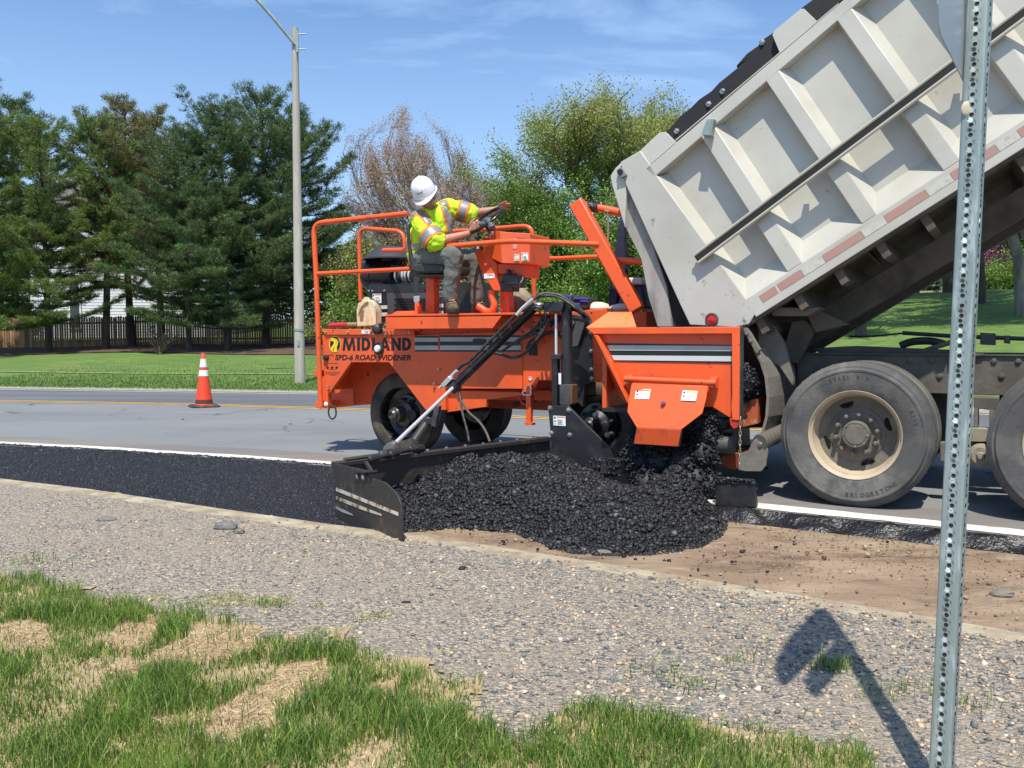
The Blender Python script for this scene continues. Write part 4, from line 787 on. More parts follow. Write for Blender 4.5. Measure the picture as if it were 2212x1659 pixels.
def ell(n, cx, cy, rx, ry, v, k=28): return K(n, *[q for i in range(k) for q in (cx + rx * math.cos(2 * math.pi * i / k), cy + ry * math.sin(2 * math.pi * i / k))])
part(MB().prism(W, ell(2, 279, 438, 60, 84, 0), -.002, -.0005), 'emblem_rim', YEL, body, 0)
part(MB().prism(W, ell(2, 280, 438, 52, 76, 0), -.004, -.002), 'emblem', INK, body, 0)
part(MB().prism(W, K(2, 222, 400, 262, 384, 285, 398, 292, 420, 283, 450, 262, 480, 258, 505, 262, 517, 238, 505, 240, 470, 262, 440, 270, 420, 262, 408), -.006, -.004), 'emblem_road', YEL, body, 0)
part(MB().prism(W, K(2, 228, 388, 250, 372, 290, 384, 312, 412, 308, 440, 298, 470, 300, 500, 296, 516, 266, 518, 268, 485, 280, 455, 296, 425, 292, 402, 272, 386), -.007, -.0045), 'emblem_road', YEL, body, 0)
plate('fuel_label', 2, (552, 294, 632, 296, 630, 332, 550, 330), -.024, -.021, WHITE, None, 0); text('DIESEL', 2, 580, 311, 42, 9, -.0265, INK, root, bold=.02); text('FUEL', 2, 586, 326, 32, 9, -.0265, INK, root, bold=.02)
part(MB().lathe(W.P(*K(2, 726, 483)[0], -.01), -W.v, [(.06, 0), (.06, .01), (.045, .02), (.0, .022)], 20, False), 'gauge_bezel', BLACK, None, 0)
part(MB().lathe(W.P(*K(2, 726, 483)[0], -.012), -W.v, [(.036, 0), (.036, .03), (.028, .042), (.0, .046)], 20, False), 'work_light', mk('lens_white', (.7, .7, .68), .15), None, 0)
m = MB(); m.tube(smooth_path([W.P(*q, -.05) for q in K(2, 680, 290, 700, 262, 750, 235, 770, 230)], 4), .02, 8); m.ball(W.P(*K(2, 708, 285)[0], -.06), .055, 8, (1, .6, 1)); part(m, 'black_lamp', HOSE, None, 0)
for x in (800, 840): part(MB().tube(smooth_path([W.P(*q, -.03) for q in K(2, x - 40, 300, x - 5, 360, x + 15, 330, x, 290)], 5), .004, 5), 'cable', HOSE, None, 0)
part(MB().lathe(W.P(*K(2, 197, 575)[0], 0), -W.v, [(.03, 0), (.03, .03), (.012, .04)], 14), 'latch', BLACK, None, 0)
# striped bands
def stripes(n, y0, y1, x0, x1, v, par=None):
    plate('stripe_band', n, (x0, y0, x1, y0, x1, y1, x0, y1), v - .003, v - .0005, BLKST, par, 0)
    h = (y1 - y0)
    for a, b in ((.12, .38), (.62, .90)): plate('stripe', n, (x0, y0 + h * a, x1, y0 + h * a, x1, y0 + h * b, x0, y0 + h * b), v - .005, v - .0032, GREYST, par, 0)
stripes(2, 352, 512, 1092, 1328, 0, body); stripes(4, 346, 514, 8, 828, -.001, body)
m = MB(); plate('handle_recess', 4, (338, 392, 360, 380, 460, 384, 474, 400, 470, 418, 360, 420, 340, 410), -.02, -.003, BLACK, None, .003)
plate('panel_seam', 2, (1330, 345, 1342, 345, 1342, 512, 1330, 512), -.008, -.0055, ORANGE_D, body, 0)
# --- front fender, body behind the mast
plate('backing_plate', 4, (1270, 150, 1480, 170, 1555, 250, 1570, 300, 1575, 820, 1480, 850, 1460, 1080, 1380, 1000, 1270, 860), -.04, .01, BLACK)
plate('grey_bracket', 4, (1395, 190, 1482, 205, 1410, 455, 1350, 470, 1352, 330), -.10, -.05, DGREY)
bolts(4, (1545, 318, 1545, 507, 1548, 695, 1550, 790, 1355, 222), -.05, .014)
# --- operator platform
plat = part(MB().prism(W, K(1, 762, 1512, 1898, 1500, 1815, 1618, 766, 1626), -.26, -.235), 'platform_skirt', ORANGE)
part(MB().fbox(W, *[f for f in (W.uz(*K(1, 764, 1512)[0], -.26)[0], W.uz(*K(1, 1898, 1500)[0], -.26)[0] + .55)], 1.425, 1.445, -.26, 1.1), 'platform', ORANGE)
part(MB().face(W, [(*K(1, x, y)[0], v) for x, y, v in ((762, 1512, -.255), (872, 1450, .05), (1060, 1445, .05), (1062, 1510, -.255))], .02), 'platform_step', ORANGE)
plate('platform_rear', 1, (1898, 1500, 2212, 1490, 2212, 1620, 1815, 1618), -.02, .02, ORANGE)
# body shoulder between platform and hopper (behind hoses)
plate('shoulder_plate', 3, (600, 1370, 830, 1360, 1530, 1300, 1535, 1345, 1290, 1480, 1300, 1560, 560, 1560), .02, .06, ORANGE)
part(MB().fbox(W, 1.0, 2.6, 1.26, 1.45, .1, 1.4), 'front_body', ORANGE_D)
# --- handrails
RT = .0215
def rail(pts, v, r=RT, name='handrail', n=10):
    P = [W.P(*q[:2], q[2] if len(q) > 2 else v) for q in pts]; out = [P[0]]
    for i in range(1, len(P) - 1):
        a = P[i] + (P[i - 1] - P[i]).normalized() * min(.12, (P[i - 1] - P[i]).length * .45); b = P[i] + (P[i + 1] - P[i]).normalized() * min(.12, (P[i + 1] - P[i]).length * .45); out += arc(a, P[i], b, 6)
    return part(MB().tube(out + [P[-1]], r, n), name, ORANGE_D if False else ORANGE, None, 0, 1)
rail(K(2, 135, 1080) + K(1, 85, 1100, 58, 590, 985, 493), -.03, .026); rail(K(1, 85, 1083, 1012, 1035), -.03)
rail([(*q, .0) for q in K(1, 978, 493, 1180, 470)] , 0) if False else None
rail(K(1, 520, 1345, 505, 635, 945, 668, 960, 1010), 1.15, .024); 
rail([(*K(1, 745, 855)[0], .45), (*K(1, 1000, 848)[0], .1), (*K(1, 1400, 812)[0], -.25), (*K(1, 1750, 782)[0], -.22), (*K(3, 560, 640)[0], -.2), (*K(3, 1415, 672)[0], -.12)], 0, .024)
rail(K(3, -40, 545, 330, 522, 745, 487, 765, 640, 775, 1245), 1.15, .024); rail(K(3, 690, 937, 762, 935), 1.15); rail(K(3, -130, 980, 210, 965), 1.15)
rail(K(3, 785, 800, 950, 812, 1425, 790), 1.15); rail(K(3, -40, 945, 60, 1050), .8, .02)
# slanting square beam and its cross bars
m = MB(); a = W.P(*K(3, 1192, 262)[0], -.08); b = W.P(*K(3, 1790, 1320)[0], -.08); m.bar(a, b, .125, .10, W.v); part(m, 'slanting_beam', ORANGE, None, .012)
part(MB().tube([W.P(*K(3, 1240, 285)[0], -.02), W.P(*K(3, 1420, 318)[0], .0), W.P(*K(3, 1720, 382)[0], .0)], .034, 12), 'cross_bar', ORANGE, None, 0)
part(MB().tube([W.P(*K(3, 1300, 300)[0], -.008), W.P(*K(3, 1405, 316)[0], .0)], .045, 9), 'tape_wrap', mk('black_tape', (.012, .012, .014), .3, bump=1, bscale=30), None, 0)
part(MB().tube([W.P(*K(3, 1560, 830)[0], .0), W.P(*K(3, 1850, 845)[0], .0)], .03, 12), 'cross_bar', ORANGE, None, 0)
part(MB().tube([W.P(*K(3, x, y)[0], -.03) for x, y in ((1490, 330), (1498, 400), (1502, 520), (1496, 670))], .009, 6), 'rope', mk('rope', (.25, .19, .11), .9), None, 0)
part(MB().tube([W.P(*K(3, x, y)[0], -.03) for x, y in ((1470, 350), (1490, 345), (1505, 360))], .014, 6), 'knot', mk('rope_knot', (.25, .19, .11), .9), None, 0)
# --- seat
SEATM = mk('seat_vinyl', (.016, .016, .018), .45, c2=(.04, .038, .035), scale=6)
part(MB().prism(W, K(1, 1158, 1110, 1242, 1110, 1238, 1505, 1155, 1505), .02, .12), 'seat_post', ORANGE_D, None, .006)
part(MB().prism(W, K(1, 1060, 1090, 1330, 1088, 1332, 1112, 1062, 1115), -.22, .22), 'seat_base', BLACK)
m = MB(); m.prism(W, K(1, 1010, 1010, 1040, 985, 1330, 985, 1345, 1020, 1330, 1075, 1060, 1078, 1020, 1050), -.24, .24); part(m, 'seat_cushion', SEATM, None, .03, 1)
m = MB(); m.prism(W, K(1, 962, 600, 985, 590, 1000, 720, 1010, 880, 1060, 1000, 1060, 1060, 1020, 1050, 985, 900, 968, 760), -.22, .24); part(m, 'seat_back', SEATM, None, .03, 1)
part(MB().prism(W, K(1, 1042, 1105, 1085, 1112, 1082, 1300, 1045, 1305), -.235, -.23), 'seat_belt', mk('belt_web', (.03, .03, .03), .8), None, 0)
part(MB().prism(W, K(1, 1038, 1300, 1090, 1300, 1092, 1350, 1080, 1368, 1048, 1368, 1038, 1350), -.245, -.225), 'belt_buckle', mk('buckle', (.35, .35, .36), .3), None, .004)
part(MB().prism(W, K(1, 1048, 1368, 1090, 1368, 1096, 1505, 1052, 1505), -.1, -.05), 'belt_anchor_post', ORANGE)
# --- engine
eng = part(MB().prism(W, K(1, 595, 1185, 1235, 1178, 1340, 1178, 1340, 1490, 690, 1560, 600, 1490), .55, 1.15), 'engine_cover', BLACKG, None, .012)
plate('front_engine_box', 1, (1330, 1170, 1640, 1170, 1640, 1500, 1335, 1500), .6, 1.1, BLACK)
part(MB().prism(W, K(1, 640, 1206, 1150, 1206, 1150, 1270, 640, 1270), .535, .548), 'engine_trim', BLACK, None)
m = MB(); r0, r1 = 1325, 1440
for i in range(5):
    for j in range(10):
        x = 848 + j * 35 + (17 if i % 2 else 0); y = 1325 + i * 25
        if x < 1170: m.prism(W, K(1, x, y + 3, x + 5, y, x + 24, y, x + 29, y + 3, x + 29, y + 16, x + 24, y + 19, x + 5, y + 19, x, y + 16), .528, .534)
part(MB().prism(W, K(1, 775, 1270, 1180, 1270, 1180, 1480, 785, 1480), .536, .548), 'grille_panel', mk('grille_grey', (.06, .06, .062), .5), None); part(m, 'grille_openings', mk('grille_hole', (.002, .002, .002), .9), None, 0)
for y in (1395, 1465):
    plate('engine_stripe', 1, (665, y, 780, y - 3, 780, y + 32, 672, y + 35), .542, .547, mk('stripe_white', (.55, .55, .5), .5), None, 0); plate('engine_stripe', 1, (1258, y - 18, 1330, y - 18, 1330, y + 17, 1262, y + 17), .542, .547, mk('stripe_white', (.55, .55, .5), .5), None, 0)
sticker(1, (638, 1278, 724, 1276, 726, 1370, 642, 1370), .545, root, .12); plate('green_label', 1, (1258, 1255, 1332, 1255, 1332, 1308, 1260, 1308), .542, .547, WHITE, None, 0); plate('green_label_face', 1, (1264, 1261, 1327, 1261, 1327, 1302, 1265, 1302), .538, .541, mk('label_green', (.03, .12, .06), .5), None, 0)
bolts(1, (603, 1252, 636, 1252, 755, 1248, 1272, 1222, 1308, 1222, 1478, 1325), .535, .009)
# air cleaner with hat
a = W.P(*K(1, 585, 1100)[0], .95); b = W.P(*K(1, 905, 1100)[0], .95); ax = (b - a); La = ax.length
m = MB(); m.lathe(a, ax, [(.10, 0), (.165, .02), (.185, .05), (.19, .10), (.19, .14), (.20, .145), (.20, .165), (.19, .17), (.19, La * .8), (.17, La * .93), (.08, La)], 26); part(m, 'air_cleaner', BLACKG, None, 0, .7)
m = MB(); c = W.P(*K(1, 808, 940)[0], .95); m.lathe(c, (0, 0, 1), [(.30, -.01), (.30, .005), (.21, .085), (.14, .135), (.0, .145)], 30, False); part(m, 'rain_cap', mk('cap_plastic', (.035, .036, .04), .5), None, 0, .5)
part(MB().lathe(c, (0, 0, -1), [(.11, -.02), (.11, .04), (.12, .045), (.12, .06), (.105, .065), (.105, .2)], 22), 'intake_stem', BLACK, None, 0)
m = MB(); pr = []; c0 = W.P(*K(1, 878, 1100)[0], .9); c1 = W.P(*K(1, 1045, 1098)[0], .9); Lh = (c1 - c0).length
for i in range(24): pr.append((.072 + (.006 if i % 2 else 0), Lh * i / 23))
part(MB().lathe(c0, c1 - c0, pr, 18), 'intake_hose', HOSE, None, 0, .3)
for f in (.1, .52, .68, .9): part(MB().lathe(c0.lerp(c1, f), c1 - c0, [(.083, -.012), (.086, -.008), (.086, .008), (.083, .012)], 18, False), 'hose_clamp', CHROME, None, 0)
# --- control console
con = part(MB().prism(W, K(3, 345, 545, 445, 545, 565, 556, 735, 566, 735, 865, 460, 857, 350, 805), .0, .42), 'console_box', ORANGE, None, .008)
m = MB(); part(MB().prism(W, K(3, 190, 750, 272, 692, 347, 690, 347, 800, 408, 860, 412, 960, 452, 1130, 375, 1125, 245, 905), .04, .30), 'console_leg_guard', ORANGE, None, .006)
part(MB().prism(W, K(3, 410, 862, 692, 865, 685, 995, 640, 990, 600, 960, 412, 960), .06, .36), 'console_lower', ORANGE, None, .006)
part(MB().face(W, [(*K(3, x, y)[0], v) for x, y, v in ((345, 545, -.002), (445, 545, -.08), (455, 855, -.08), (350, 805, -.002))], .01), 'console_cheek', ORANGE, None, .003)
part(MB().prism(W, K(3, 445, 545, 565, 556, 735, 566, 735, 863, 455, 856), -.08, -.002), 'console_door', mk('faded_orange', (.76, .13, .05), .5, c2=(.6, .1, .04), scale=2), None, .004)
sticker(3, (580, 770, 632, 768, 632, 838, 582, 838), -.083, root, .1, lines=2); sticker(3, (652, 752, 720, 754, 720, 842, 652, 840), -.083, root, .05, lines=6)
plate('caution_strip', 3, (585, 818, 628, 818, 628, 834, 585, 834), -.09, -.0885, mk('caution_yellow', (.7, .4, .03), .5), None, 0); plate('caution_strip', 3, (657, 822, 712, 822, 712, 838, 657, 838), -.09, -.0885, mk('caution_yellow', (.7, .4, .03), .5), None, 0)
plate('faded_label', 3, (566, 610, 606, 610, 606, 715, 568, 715), -.084, -.0805, mk('label_faded', (.72, .30, .24), .6), None, 0); plate('faded_label', 3, (560, 560, 690, 570, 690, 612, 560, 606), -.084, -.0805, mk('label_red', (.72, .12, .07), .6), None, 0)
plate('name_label', 3, (282, 962, 384, 958, 386, 1002, 286, 1008), .035, .039, WHITE, None, 0); text('CONTROL', 3, 318, 980, 58, 14, .033, mk('ink_blue', (.03, .05, .25), .5), root, bold=.02)
bolts(3, (370, 568), -.012, .018)
part(MB().prism(W, K(3, 440, 1130, 525, 1132, 535, 1370, 442, 1370), .1, .2), 'console_post', ORANGE_D, None, .005)
m = MB(); 
for (x0, y0, x1, y1, v0, v1) in ((480, 975, 620, 1065, -.06, .1), (445, 1040, 560, 1130, -.03, .12), (560, 1050, 640, 1095, -.05, .05), (500, 915, 530, 980, -.0, .04), (430, 990, 480, 1040, -.02, .08)): m.prism(W, K(3, x0, y0, x1, y0, x1, y1, x0, y1), v0, v1)
for x in (500, 540, 580): m.tube([W.P(*K(3, x, 960)[0], -.0), W.P(*K(3, x, 1090)[0], -.0)], .03, 10)
part(m, 'steering_valve', BLACK, None, .006); part(MB().tube([W.P(*q, -.03) for q in K(3, 630, 1065, 660, 1020, 668, 990)], .006, 6), 'cable_tie', WHITE, None, 0)
# hooked pedal strap
m = MB(); pp = smooth_path([W.P(*q, 0) for q in K(3, 352, 1125, 366, 1200, 385, 1270, 360, 1325, 310, 1330, 262, 1300, 225, 1275)], 5)
m.loft([p + W.v * .02 for p in [pp[0], pp[0] + W.u * .07]] + [pp[0] + W.u * .07 + W.v * .05, pp[0] + W.v * .05], [pp[1] + W.v * .02, pp[1] + W.u * .07 + W.v * .02, pp[1] + W.u * .07 + W.v * .05, pp[1] + W.v * .05])
m = MB(); m.tube(pp, .034, 8); part(m, 'pedal_strap', ORANGE, None, 0, 1)
# steering wheel, column, knob
c = W.P(*K(1, 1745, 555)[0], .02); rx = (W.P(*K(1, 1895, 470)[0], .02) - W.P(*K(1, 1595, 640)[0], .02)) / 2; Rw = rx.length * 1.04; xh = rx.normalized()
ax = (xh.cross(W.v * 1.0 + W.z * .25)).normalized(); ax = (ax + W.v * -.42).normalized(); ax = (ax - xh * ax.dot(xh)).normalized(); yh = ax.cross(xh).normalized()
if ax.z < 0: ax = -ax
m = MB(); m.tube([c + (xh * math.cos(t) + yh * math.sin(t)) * Rw for t in [2 * math.pi * i / 36 for i in range(37)]], .016, 10, False); sw = part(m, 'steering_wheel', BLACKG, None, 0, 1)
for t in (.3, 2.5, 4.4): part(MB().tube([c - ax * .02, c - ax * .01 + (xh * math.cos(t) + yh * math.sin(t)) * Rw], [.016, .012], 8), 'spoke', BLACKG, sw, 0)
part(MB().lathe(c - ax * .09, ax, [(.03, -.04), (.045, 0), (.045, .06), (.03, .09)], 16), 'hub', DGREY, sw, 0)
part(MB().tube(smooth_path([c - ax * .08, c.lerp(W.P(*K(3, 360, 560)[0], .1), .6), W.P(*K(3, 372, 560)[0], .12)], 5), [.03] * 11, 12), 'steering_column', BLACK, None, 0)
m = MB(); q = W.P(*K(1, 1780, 590)[0], -.1); m.tube([q + W.z * .04 - W.u * .02, q - W.z * .04 + W.u * .03], .034, 14); m.tube([q, q - W.u * .1], .022, 10); part(m, 'indicator_lever', mk('joystick_grey', (.10, .12, .13), .35), None, 0)
m = MB(); q = W.P(*K(1, 1670, 690)[0], -.05); m.tube([q, q - W.z * .12], .012, 8); m.lathe(q - W.z * .05, (0, 0, 1), [(.03, 0), (.03, .015), (.018, .03)], 12); m.lathe(q - W.z * .15, (0, 0, 1), [(.05, 0), (.04, .03), (.02, .05)], 14); part(m, 'control_lever', BLACK, None, 0); part(MB().ball(W.P(*K(1, 1755, 745)[0], .0), .028, 8), 'red_knob', REDP, None, 0)
# --- wheels
def wheel(fr, c, n, R, prof_t, prof_r, matT, matR, par, lug=None, hub=None, hubm=None, nl=8, lugr=.13, lugh=.0, lugm=None, name='wheel'):
    rim = part(MB().lathe(c, n, prof_r, 44, False), name, matR, par, 0, .5); part(MB().lathe(c, n, prof_t, 56, False), 'tyre', matT, rim, 0, .6)
    if hub: part(MB().lathe(c, n, hub, 24), 'hub', hubm, rim, 0, .6)
    x = n.cross(Vector((0, 0, 1))).normalized(); y = n.cross(x)
    for i in range(nl):
        a = 2 * math.pi * (i + .3) / nl; q = c + x * lugr * math.cos(a) + y * lugr * math.sin(a); part(MB().lathe(q, n, [(.02, lugh), (.02, lugh + .03), (.013, lugh + .035), (.011, lugh + .07), (.006, lugh + .075)], 6), 'lug_nut', lugm, rim, 0)
    return rim
yaw = R_(-34); nW = Vector((math.sin(yaw), -math.cos(yaw), 0)); 
def tp(R, rw, w, b=.012):  # tyre profile, outer face at h=0
    o = [(rw, -.02), (rw + .01, -.005), (rw + (R - rw) * .45, b), (R - .045, .004), (R - .02, -.02), (R, -.035)]
    for i in range(4): h = -.05 - (w - .1) * i / 4; o += [(R, h), (R - .012, h - .003), (R - .012, h - .011), (R, h - .014)]
    return o + [(R, -w + .04), (R - .03, -w + .005), (rw + (R - rw) * .45, -w), (rw, -w + .02)]
WTY = mk('paver_tyre', (.03, .029, .028), .8, c2=(.12, .09, .055), scale=3, lo=.42, hi=.66, bump=.3, bscale=40)
def pw(c, n, R=.43, dark=False): return wheel(W, c, n, R, tp(R, .27, .26), [(.272, -.02), (.275, -.03), (.262, -.05), (.255, -.13), (.20, -.15), (.19, -.13), (.13, -.125), (.0, -.125)], WTY, BLACKG, root, hub=[(.13, -.13), (.13, -.06), (.085, -.03), (.08, .02), (.075, .06), (.058, .075), (.055, .105), (.04, .12), (.035, .125), (.03, .11)], hubm=BLACK if dark else mk('hub_greasy', (.11, .10, .085), .35, .5, c2=(.03, .03, .03), scale=14), nl=8, lugr=.155, lugh=-.13, lugm=DGREY if dark else mk('lug_rust', (.12, .065, .045), .6, .3))
p = G(862, 985, 0); c = Vector((p.x, p.y, .435)) + nW * 0; pw(c, nW)
c = W.P(*K(4, 1560, 1285)[0], .12); c.z = .44; pw(c, -W.v, dark=True)
c = W.P(1040, 860, 1.75); c.z = .43; pw(c, W.v)
c = W.P(1400, 880, 1.75); c.z = .43; pw(c, W.v)
part(MB().tube([W.at(.0, .43, .3), W.at(.0, .43, 1.6)], .06, 12), 'axle', BLACK, None, 0); part(MB().tube([W.at(2.2, .44, .3), W.at(2.2, .44, 1.6)], .07, 12), 'axle', BLACK, None, 0)
m = MB(); m.prism(W, K(4, 0, 1050, 45, 1060, -10, 1260, -50, 1250), .2, .3); part(m, 'axle_bracket', DGREY)
# --- hopper
vW = -.65
hp = part(MB().prism(W, K(5, 130, 208, 165, 220, 412, 765, 412, 800, 1080, 795, 1215, 880, 1240, 880, 1240, 205), vW + .05, vW + .09), 'hopper_wing', ORANGE)
part(MB().prism(W, K(5, 70, 162, 1312, 153, 1312, 210, 128, 214), vW - .02, vW + .05), 'hopper_rim', ORANGE_D if False else ORANGE, None, .004)
part(MB().prism(W, K(5, 1238, 206, 1302, 204, 1300, 905, 1238, 900, 1232, 790, 1240, 700), vW - .02, vW + .05), 'hopper_post', mk('orange_scuffed', (.80, .11, .02), .45, c2=(.05, .03, .03), scale=11, lo=.66, hi=.7), None, .004)
part(MB().prism(W, K(5, 1303, 155, 1312, 155, 1308, 903, 1300, 903), vW - .022, vW + .06), 'rubber_edge', RUBBER, None, 0)
part(MB().prism(W, K(5, 132, 218, 168, 226, 412, 735, 412, 765, 400, 770), vW - .02, vW + .05), 'diagonal_rib', ORANGE, None, .004)
part(MB().face(W, [(*K(5, x, y)[0], v) for x, y, v in ((112, 168, -.05), (135, 215, vW), (395, 770, vW), (405, 782, -.6), (240, 600, -.3), (135, 598, -.05))], .015), 'flared_side', ORANGE_D, None, .002)
part(MB().face(W, [(*K(5, x, y)[0], v) for x, y, v in ((68, 162, vW - .02), (250, 35, -.35), (432, 35, -.35), (472, 158, vW - .02))], .01), 'corner_cover', ORANGE_T, None, .003)
sticker(5, (285, 50, 392, 42, 452, 158, 338, 160), 0, root, .22, vs_=[-.37, -.36, -.66, -.66], lines=3)
part(MB().prism(W, K(5, 225, 286, 1240, 300, 1240, 447, 300, 430), vW + .044, vW + .0495), 'stripe_band', BLKST, hp, 0)
part(MB().prism(W, K(5, 236, 302, 1240, 308, 1240, 350, 258, 344), vW + .040, vW + .0435), 'stripe', GREYST, hp, 0); part(MB().prism(W, K(5, 274, 383, 1240, 390, 1240, 432, 294, 422), vW + .040, vW + .0435), 'stripe', mk('stripe_bright', (.55, .57, .57), .4), hp, 0)
a = W.uz(*K(5, 70, 160)[0], vW)[0]; b_ = W.uz(*K(5, 1305, 160)[0], vW)[0]
part(MB().fbox(W, a + .1, a + .14, .65, 1.3, vW + .1, 2.2), 'hopper_back', ORANGE_D, None); part(MB().fbox(W, a + .1, b_ - .5, 1.2, 1.3, 2.2, 2.24), 'far_wing', ORANGE); part(MB().fbox(W, a + .1, b_ - .1, .62, .66, vW + .1, 2.2), 'hopper_floor', BLACK)
# gate
gt = part(MB().face(W, [(*K(5, x, y)[0], v) for x, y, v in ((436, 605, vW - .03), (1042, 628, vW - .03), (1034, 722, vW - .06), (1000, 848, vW - .12), (832, 978, vW - .17), (475, 962, vW - .17), (400, 836, vW - .12), (412, 742, vW - .07))], .014), 'chute_gate', ORANGE, None, .003)
part(MB().face(W, [(*K(5, x, y)[0], v) for x, y, v in ((475, 962, vW - .171), (832, 980, vW - .171), (808, 1115, vW - .15), (452, 1092, vW - .15))], .014), 'gate_lip', ORANGE_D, gt, .003)
part(MB().face(W, [(*K(5, x, y)[0], v) for x, y, v in ((832, 980, vW - .17), (832, 980, vW + .02), (812, 1120, vW + .02), (808, 1115, vW - .15))], .014) if False else MB().loft([W.P(*K(5, 832, 980)[0], vW - .17), W.P(*K(5, 808, 1115)[0], vW - .15), W.P(*K(5, 820, 1110)[0], vW - .02), W.P(*K(5, 840, 980)[0], vW - .02)], [q + W.u * .012 for q in (W.P(*K(5, 832, 980)[0], vW - .17), W.P(*K(5, 808, 1115)[0], vW - .15), W.P(*K(5, 820, 1110)[0], vW - .02), W.P(*K(5, 840, 980)[0], vW - .02))]), 'lip_cheek', BLACK, gt, 0)
sticker(5, (472, 655, 590, 655, 575, 735, 460, 732), 0, gt, .15, vs_=[vW - .045, vW - .045, vW - .083, vW - .08], lines=3); sticker(5, (845, 665, 965, 670, 950, 750, 830, 745), 0, gt, .15, hc=mk('lab_yellow', (.75, .5, .1), .5), vs_=[vW - .045, vW - .045, vW - .083, vW - .083], lines=2)
p = W.P(*K(5, 692, 762)[0], vW - .095); part(MB().lathe(p, -W.v, [(.018, 0), (.018, .02), (.012, .03)], 6), 'bolt', mk('bolt_purple', (.3, .18, .3), .4, .5), gt, 0)
part(MB().tube([W.P(*K(5, 378, 572)[0], vW - .01), W.P(*K(5, 1112, 605)[0], vW - .01)], .024, 12), 'hinge_bar', ORANGE_D, gt, 0, 1)
for pts in ((378, 540, 440, 540, 440, 600, 412, 622, 385, 622), (1058, 556, 1120, 556, 1118, 650, 1095, 650, 1058, 600)): part(MB().prism(W, K(5, *pts), vW + .0, vW + .045), 'hinge_bracket', ORANGE, gt, .005)
bolts(5, (398, 562, 398, 600, 1080, 580, 1080, 628), vW, .009, STEEL, gt)
# asphalt seen in the hopper, discharge parts, motor, chain, side blade
P_, r_ = blob_rocks(700, [(1607, 808, -.35, .09), (1612, 835, -.3, .12), (1590, 830, -.3, .1)], (.008, .02), W); mbb = MB(); mbb.ball(W.P(1607, 822, -.3), .12, 8)
vv = np.array(mbb.v); ff = np.array([q for f in mbb.f for q in ((f[0], f[1], f[2]), (f[0], f[2], f[3]))]); V, Fc = cat_((vv, ff), rocks(P_, r_)); tag(fastmesh('hopper_load', V, Fc, 3, CHUNK), 'black asphalt heaped in the hopper between the orange post and the truck', 'asphalt', kind='stuff')
part(MB().prism(W, K(5, 1318, 762, 1440, 727, 1450, 930, 1322, 962), -.3, .3), 'conveyor_cover', mk('dirty_red_orange', (.42, .09, .03), .6, c2=(.45, .33, .22), scale=9, lo=.55, hi=.65, c3=(.05, .04, .035), s3=6, lo3=.55, hi3=.7), None)
part(MB().tube([W.P(*K(5, 1110, 1100)[0], -.5), W.P(*K(5, 1260, 1100)[0], -.5)], .07, 14), 'conveyor_motor', mk('motor_grey', (.05, .055, .05), .55, c2=(.09, .08, .07), scale=9), None, 0); part(MB().tube([W.P(*K(5, 1120, 990)[0], -.45), W.P(*K(5, 1250, 985)[0], -.45)], .03, 12), 'hydraulic_fitting', RUSTY, None, 0)
plate('conveyor_frame', 5, (1090, 1190, 1250, 1180, 1260, 1300, 1130, 1260), -.35, .4, mk('orange_soiled', (.35, .06, .02), .7)); plate('chute_back', 5, (700, 880, 1060, 760, 1100, 1240, 700, 1240), -.28, -.24, BLACK); plate('roller_frame', 5, (1040, 900, 1240, 905, 1250, 1200, 1040, 1200), -.1, .5, BLACK)
def chain(pts, v, fr, r, par, name='chain', col=None, n=None):
    pth = [fr.P(*q, v) for q in pts]; a = pth[0]; b = pth[-1]; k = n or int((b - a).length / (r * 2.6)); m = MB(); d = (b - a).normalized()
    for i in range(k):
        c = a.lerp(b, (i + .5) / k); s = fr.u if i % 2 else fr.v; m.tube([c + s * r * .62 * math.cos(t) + d * r * 1.6 * math.sin(t) for t in [i_ * math.pi / 5 for i_ in range(11)]], r * .28, 5, False)
    return part(m, name, col or STEEL, par, 0, 1)
chain(K(5, 1308, 880, 1303, 1100, 1300, 1285), vW - .03, W, .013, None, col=mk('chain_brass', (.42, .36, .24), .4, .7))
plate('hook_mount', 5, (1218, 885, 1300, 905, 1280, 965, 1250, 975, 1222, 940), vW - .01, vW + .08, mk('red_paint', (.45, .03, .015), .5))
sb = part(MB().prism(W, K(5, 1105, 1375, 1415, 1392, 1435, 1600, 1110, 1590), -.86, -.80), 'side_shoe', BLACK, None, .006)
sb2 = part(MB().prism(W, K(5, 105, 1225, 345, 1225, 350, 1335, 110, 1340), -.70, -.55), 'spreader_bar', BLACK, None, .006)
P_ = []; 
for i in range(1100):
    s = rnd.random(); 
    if i < 600: P_.append(W.P(*K(5, 1105 + 312 * s, 1372 + 20 * s + rnd.uniform(-12, 26))[0], rnd.uniform(-.87, -.78)))
    else: P_.append(W.P(*K(5, 105 + 245 * s, 1218 + rnd.choice((0, 60, 110)) + rnd.uniform(-10, 22))[0], rnd.uniform(-.715, -.55)))
V, Fc = rocks(np.array([q[:] for q in P_]), NR.uniform(.006, .014, len(P_))); o = fastmesh('clinging_asphalt', V, Fc, 3, CHUNK); tag(o, 'black asphalt bits stuck along the shoe and spreader bar of the machine', 'asphalt', kind='stuff')
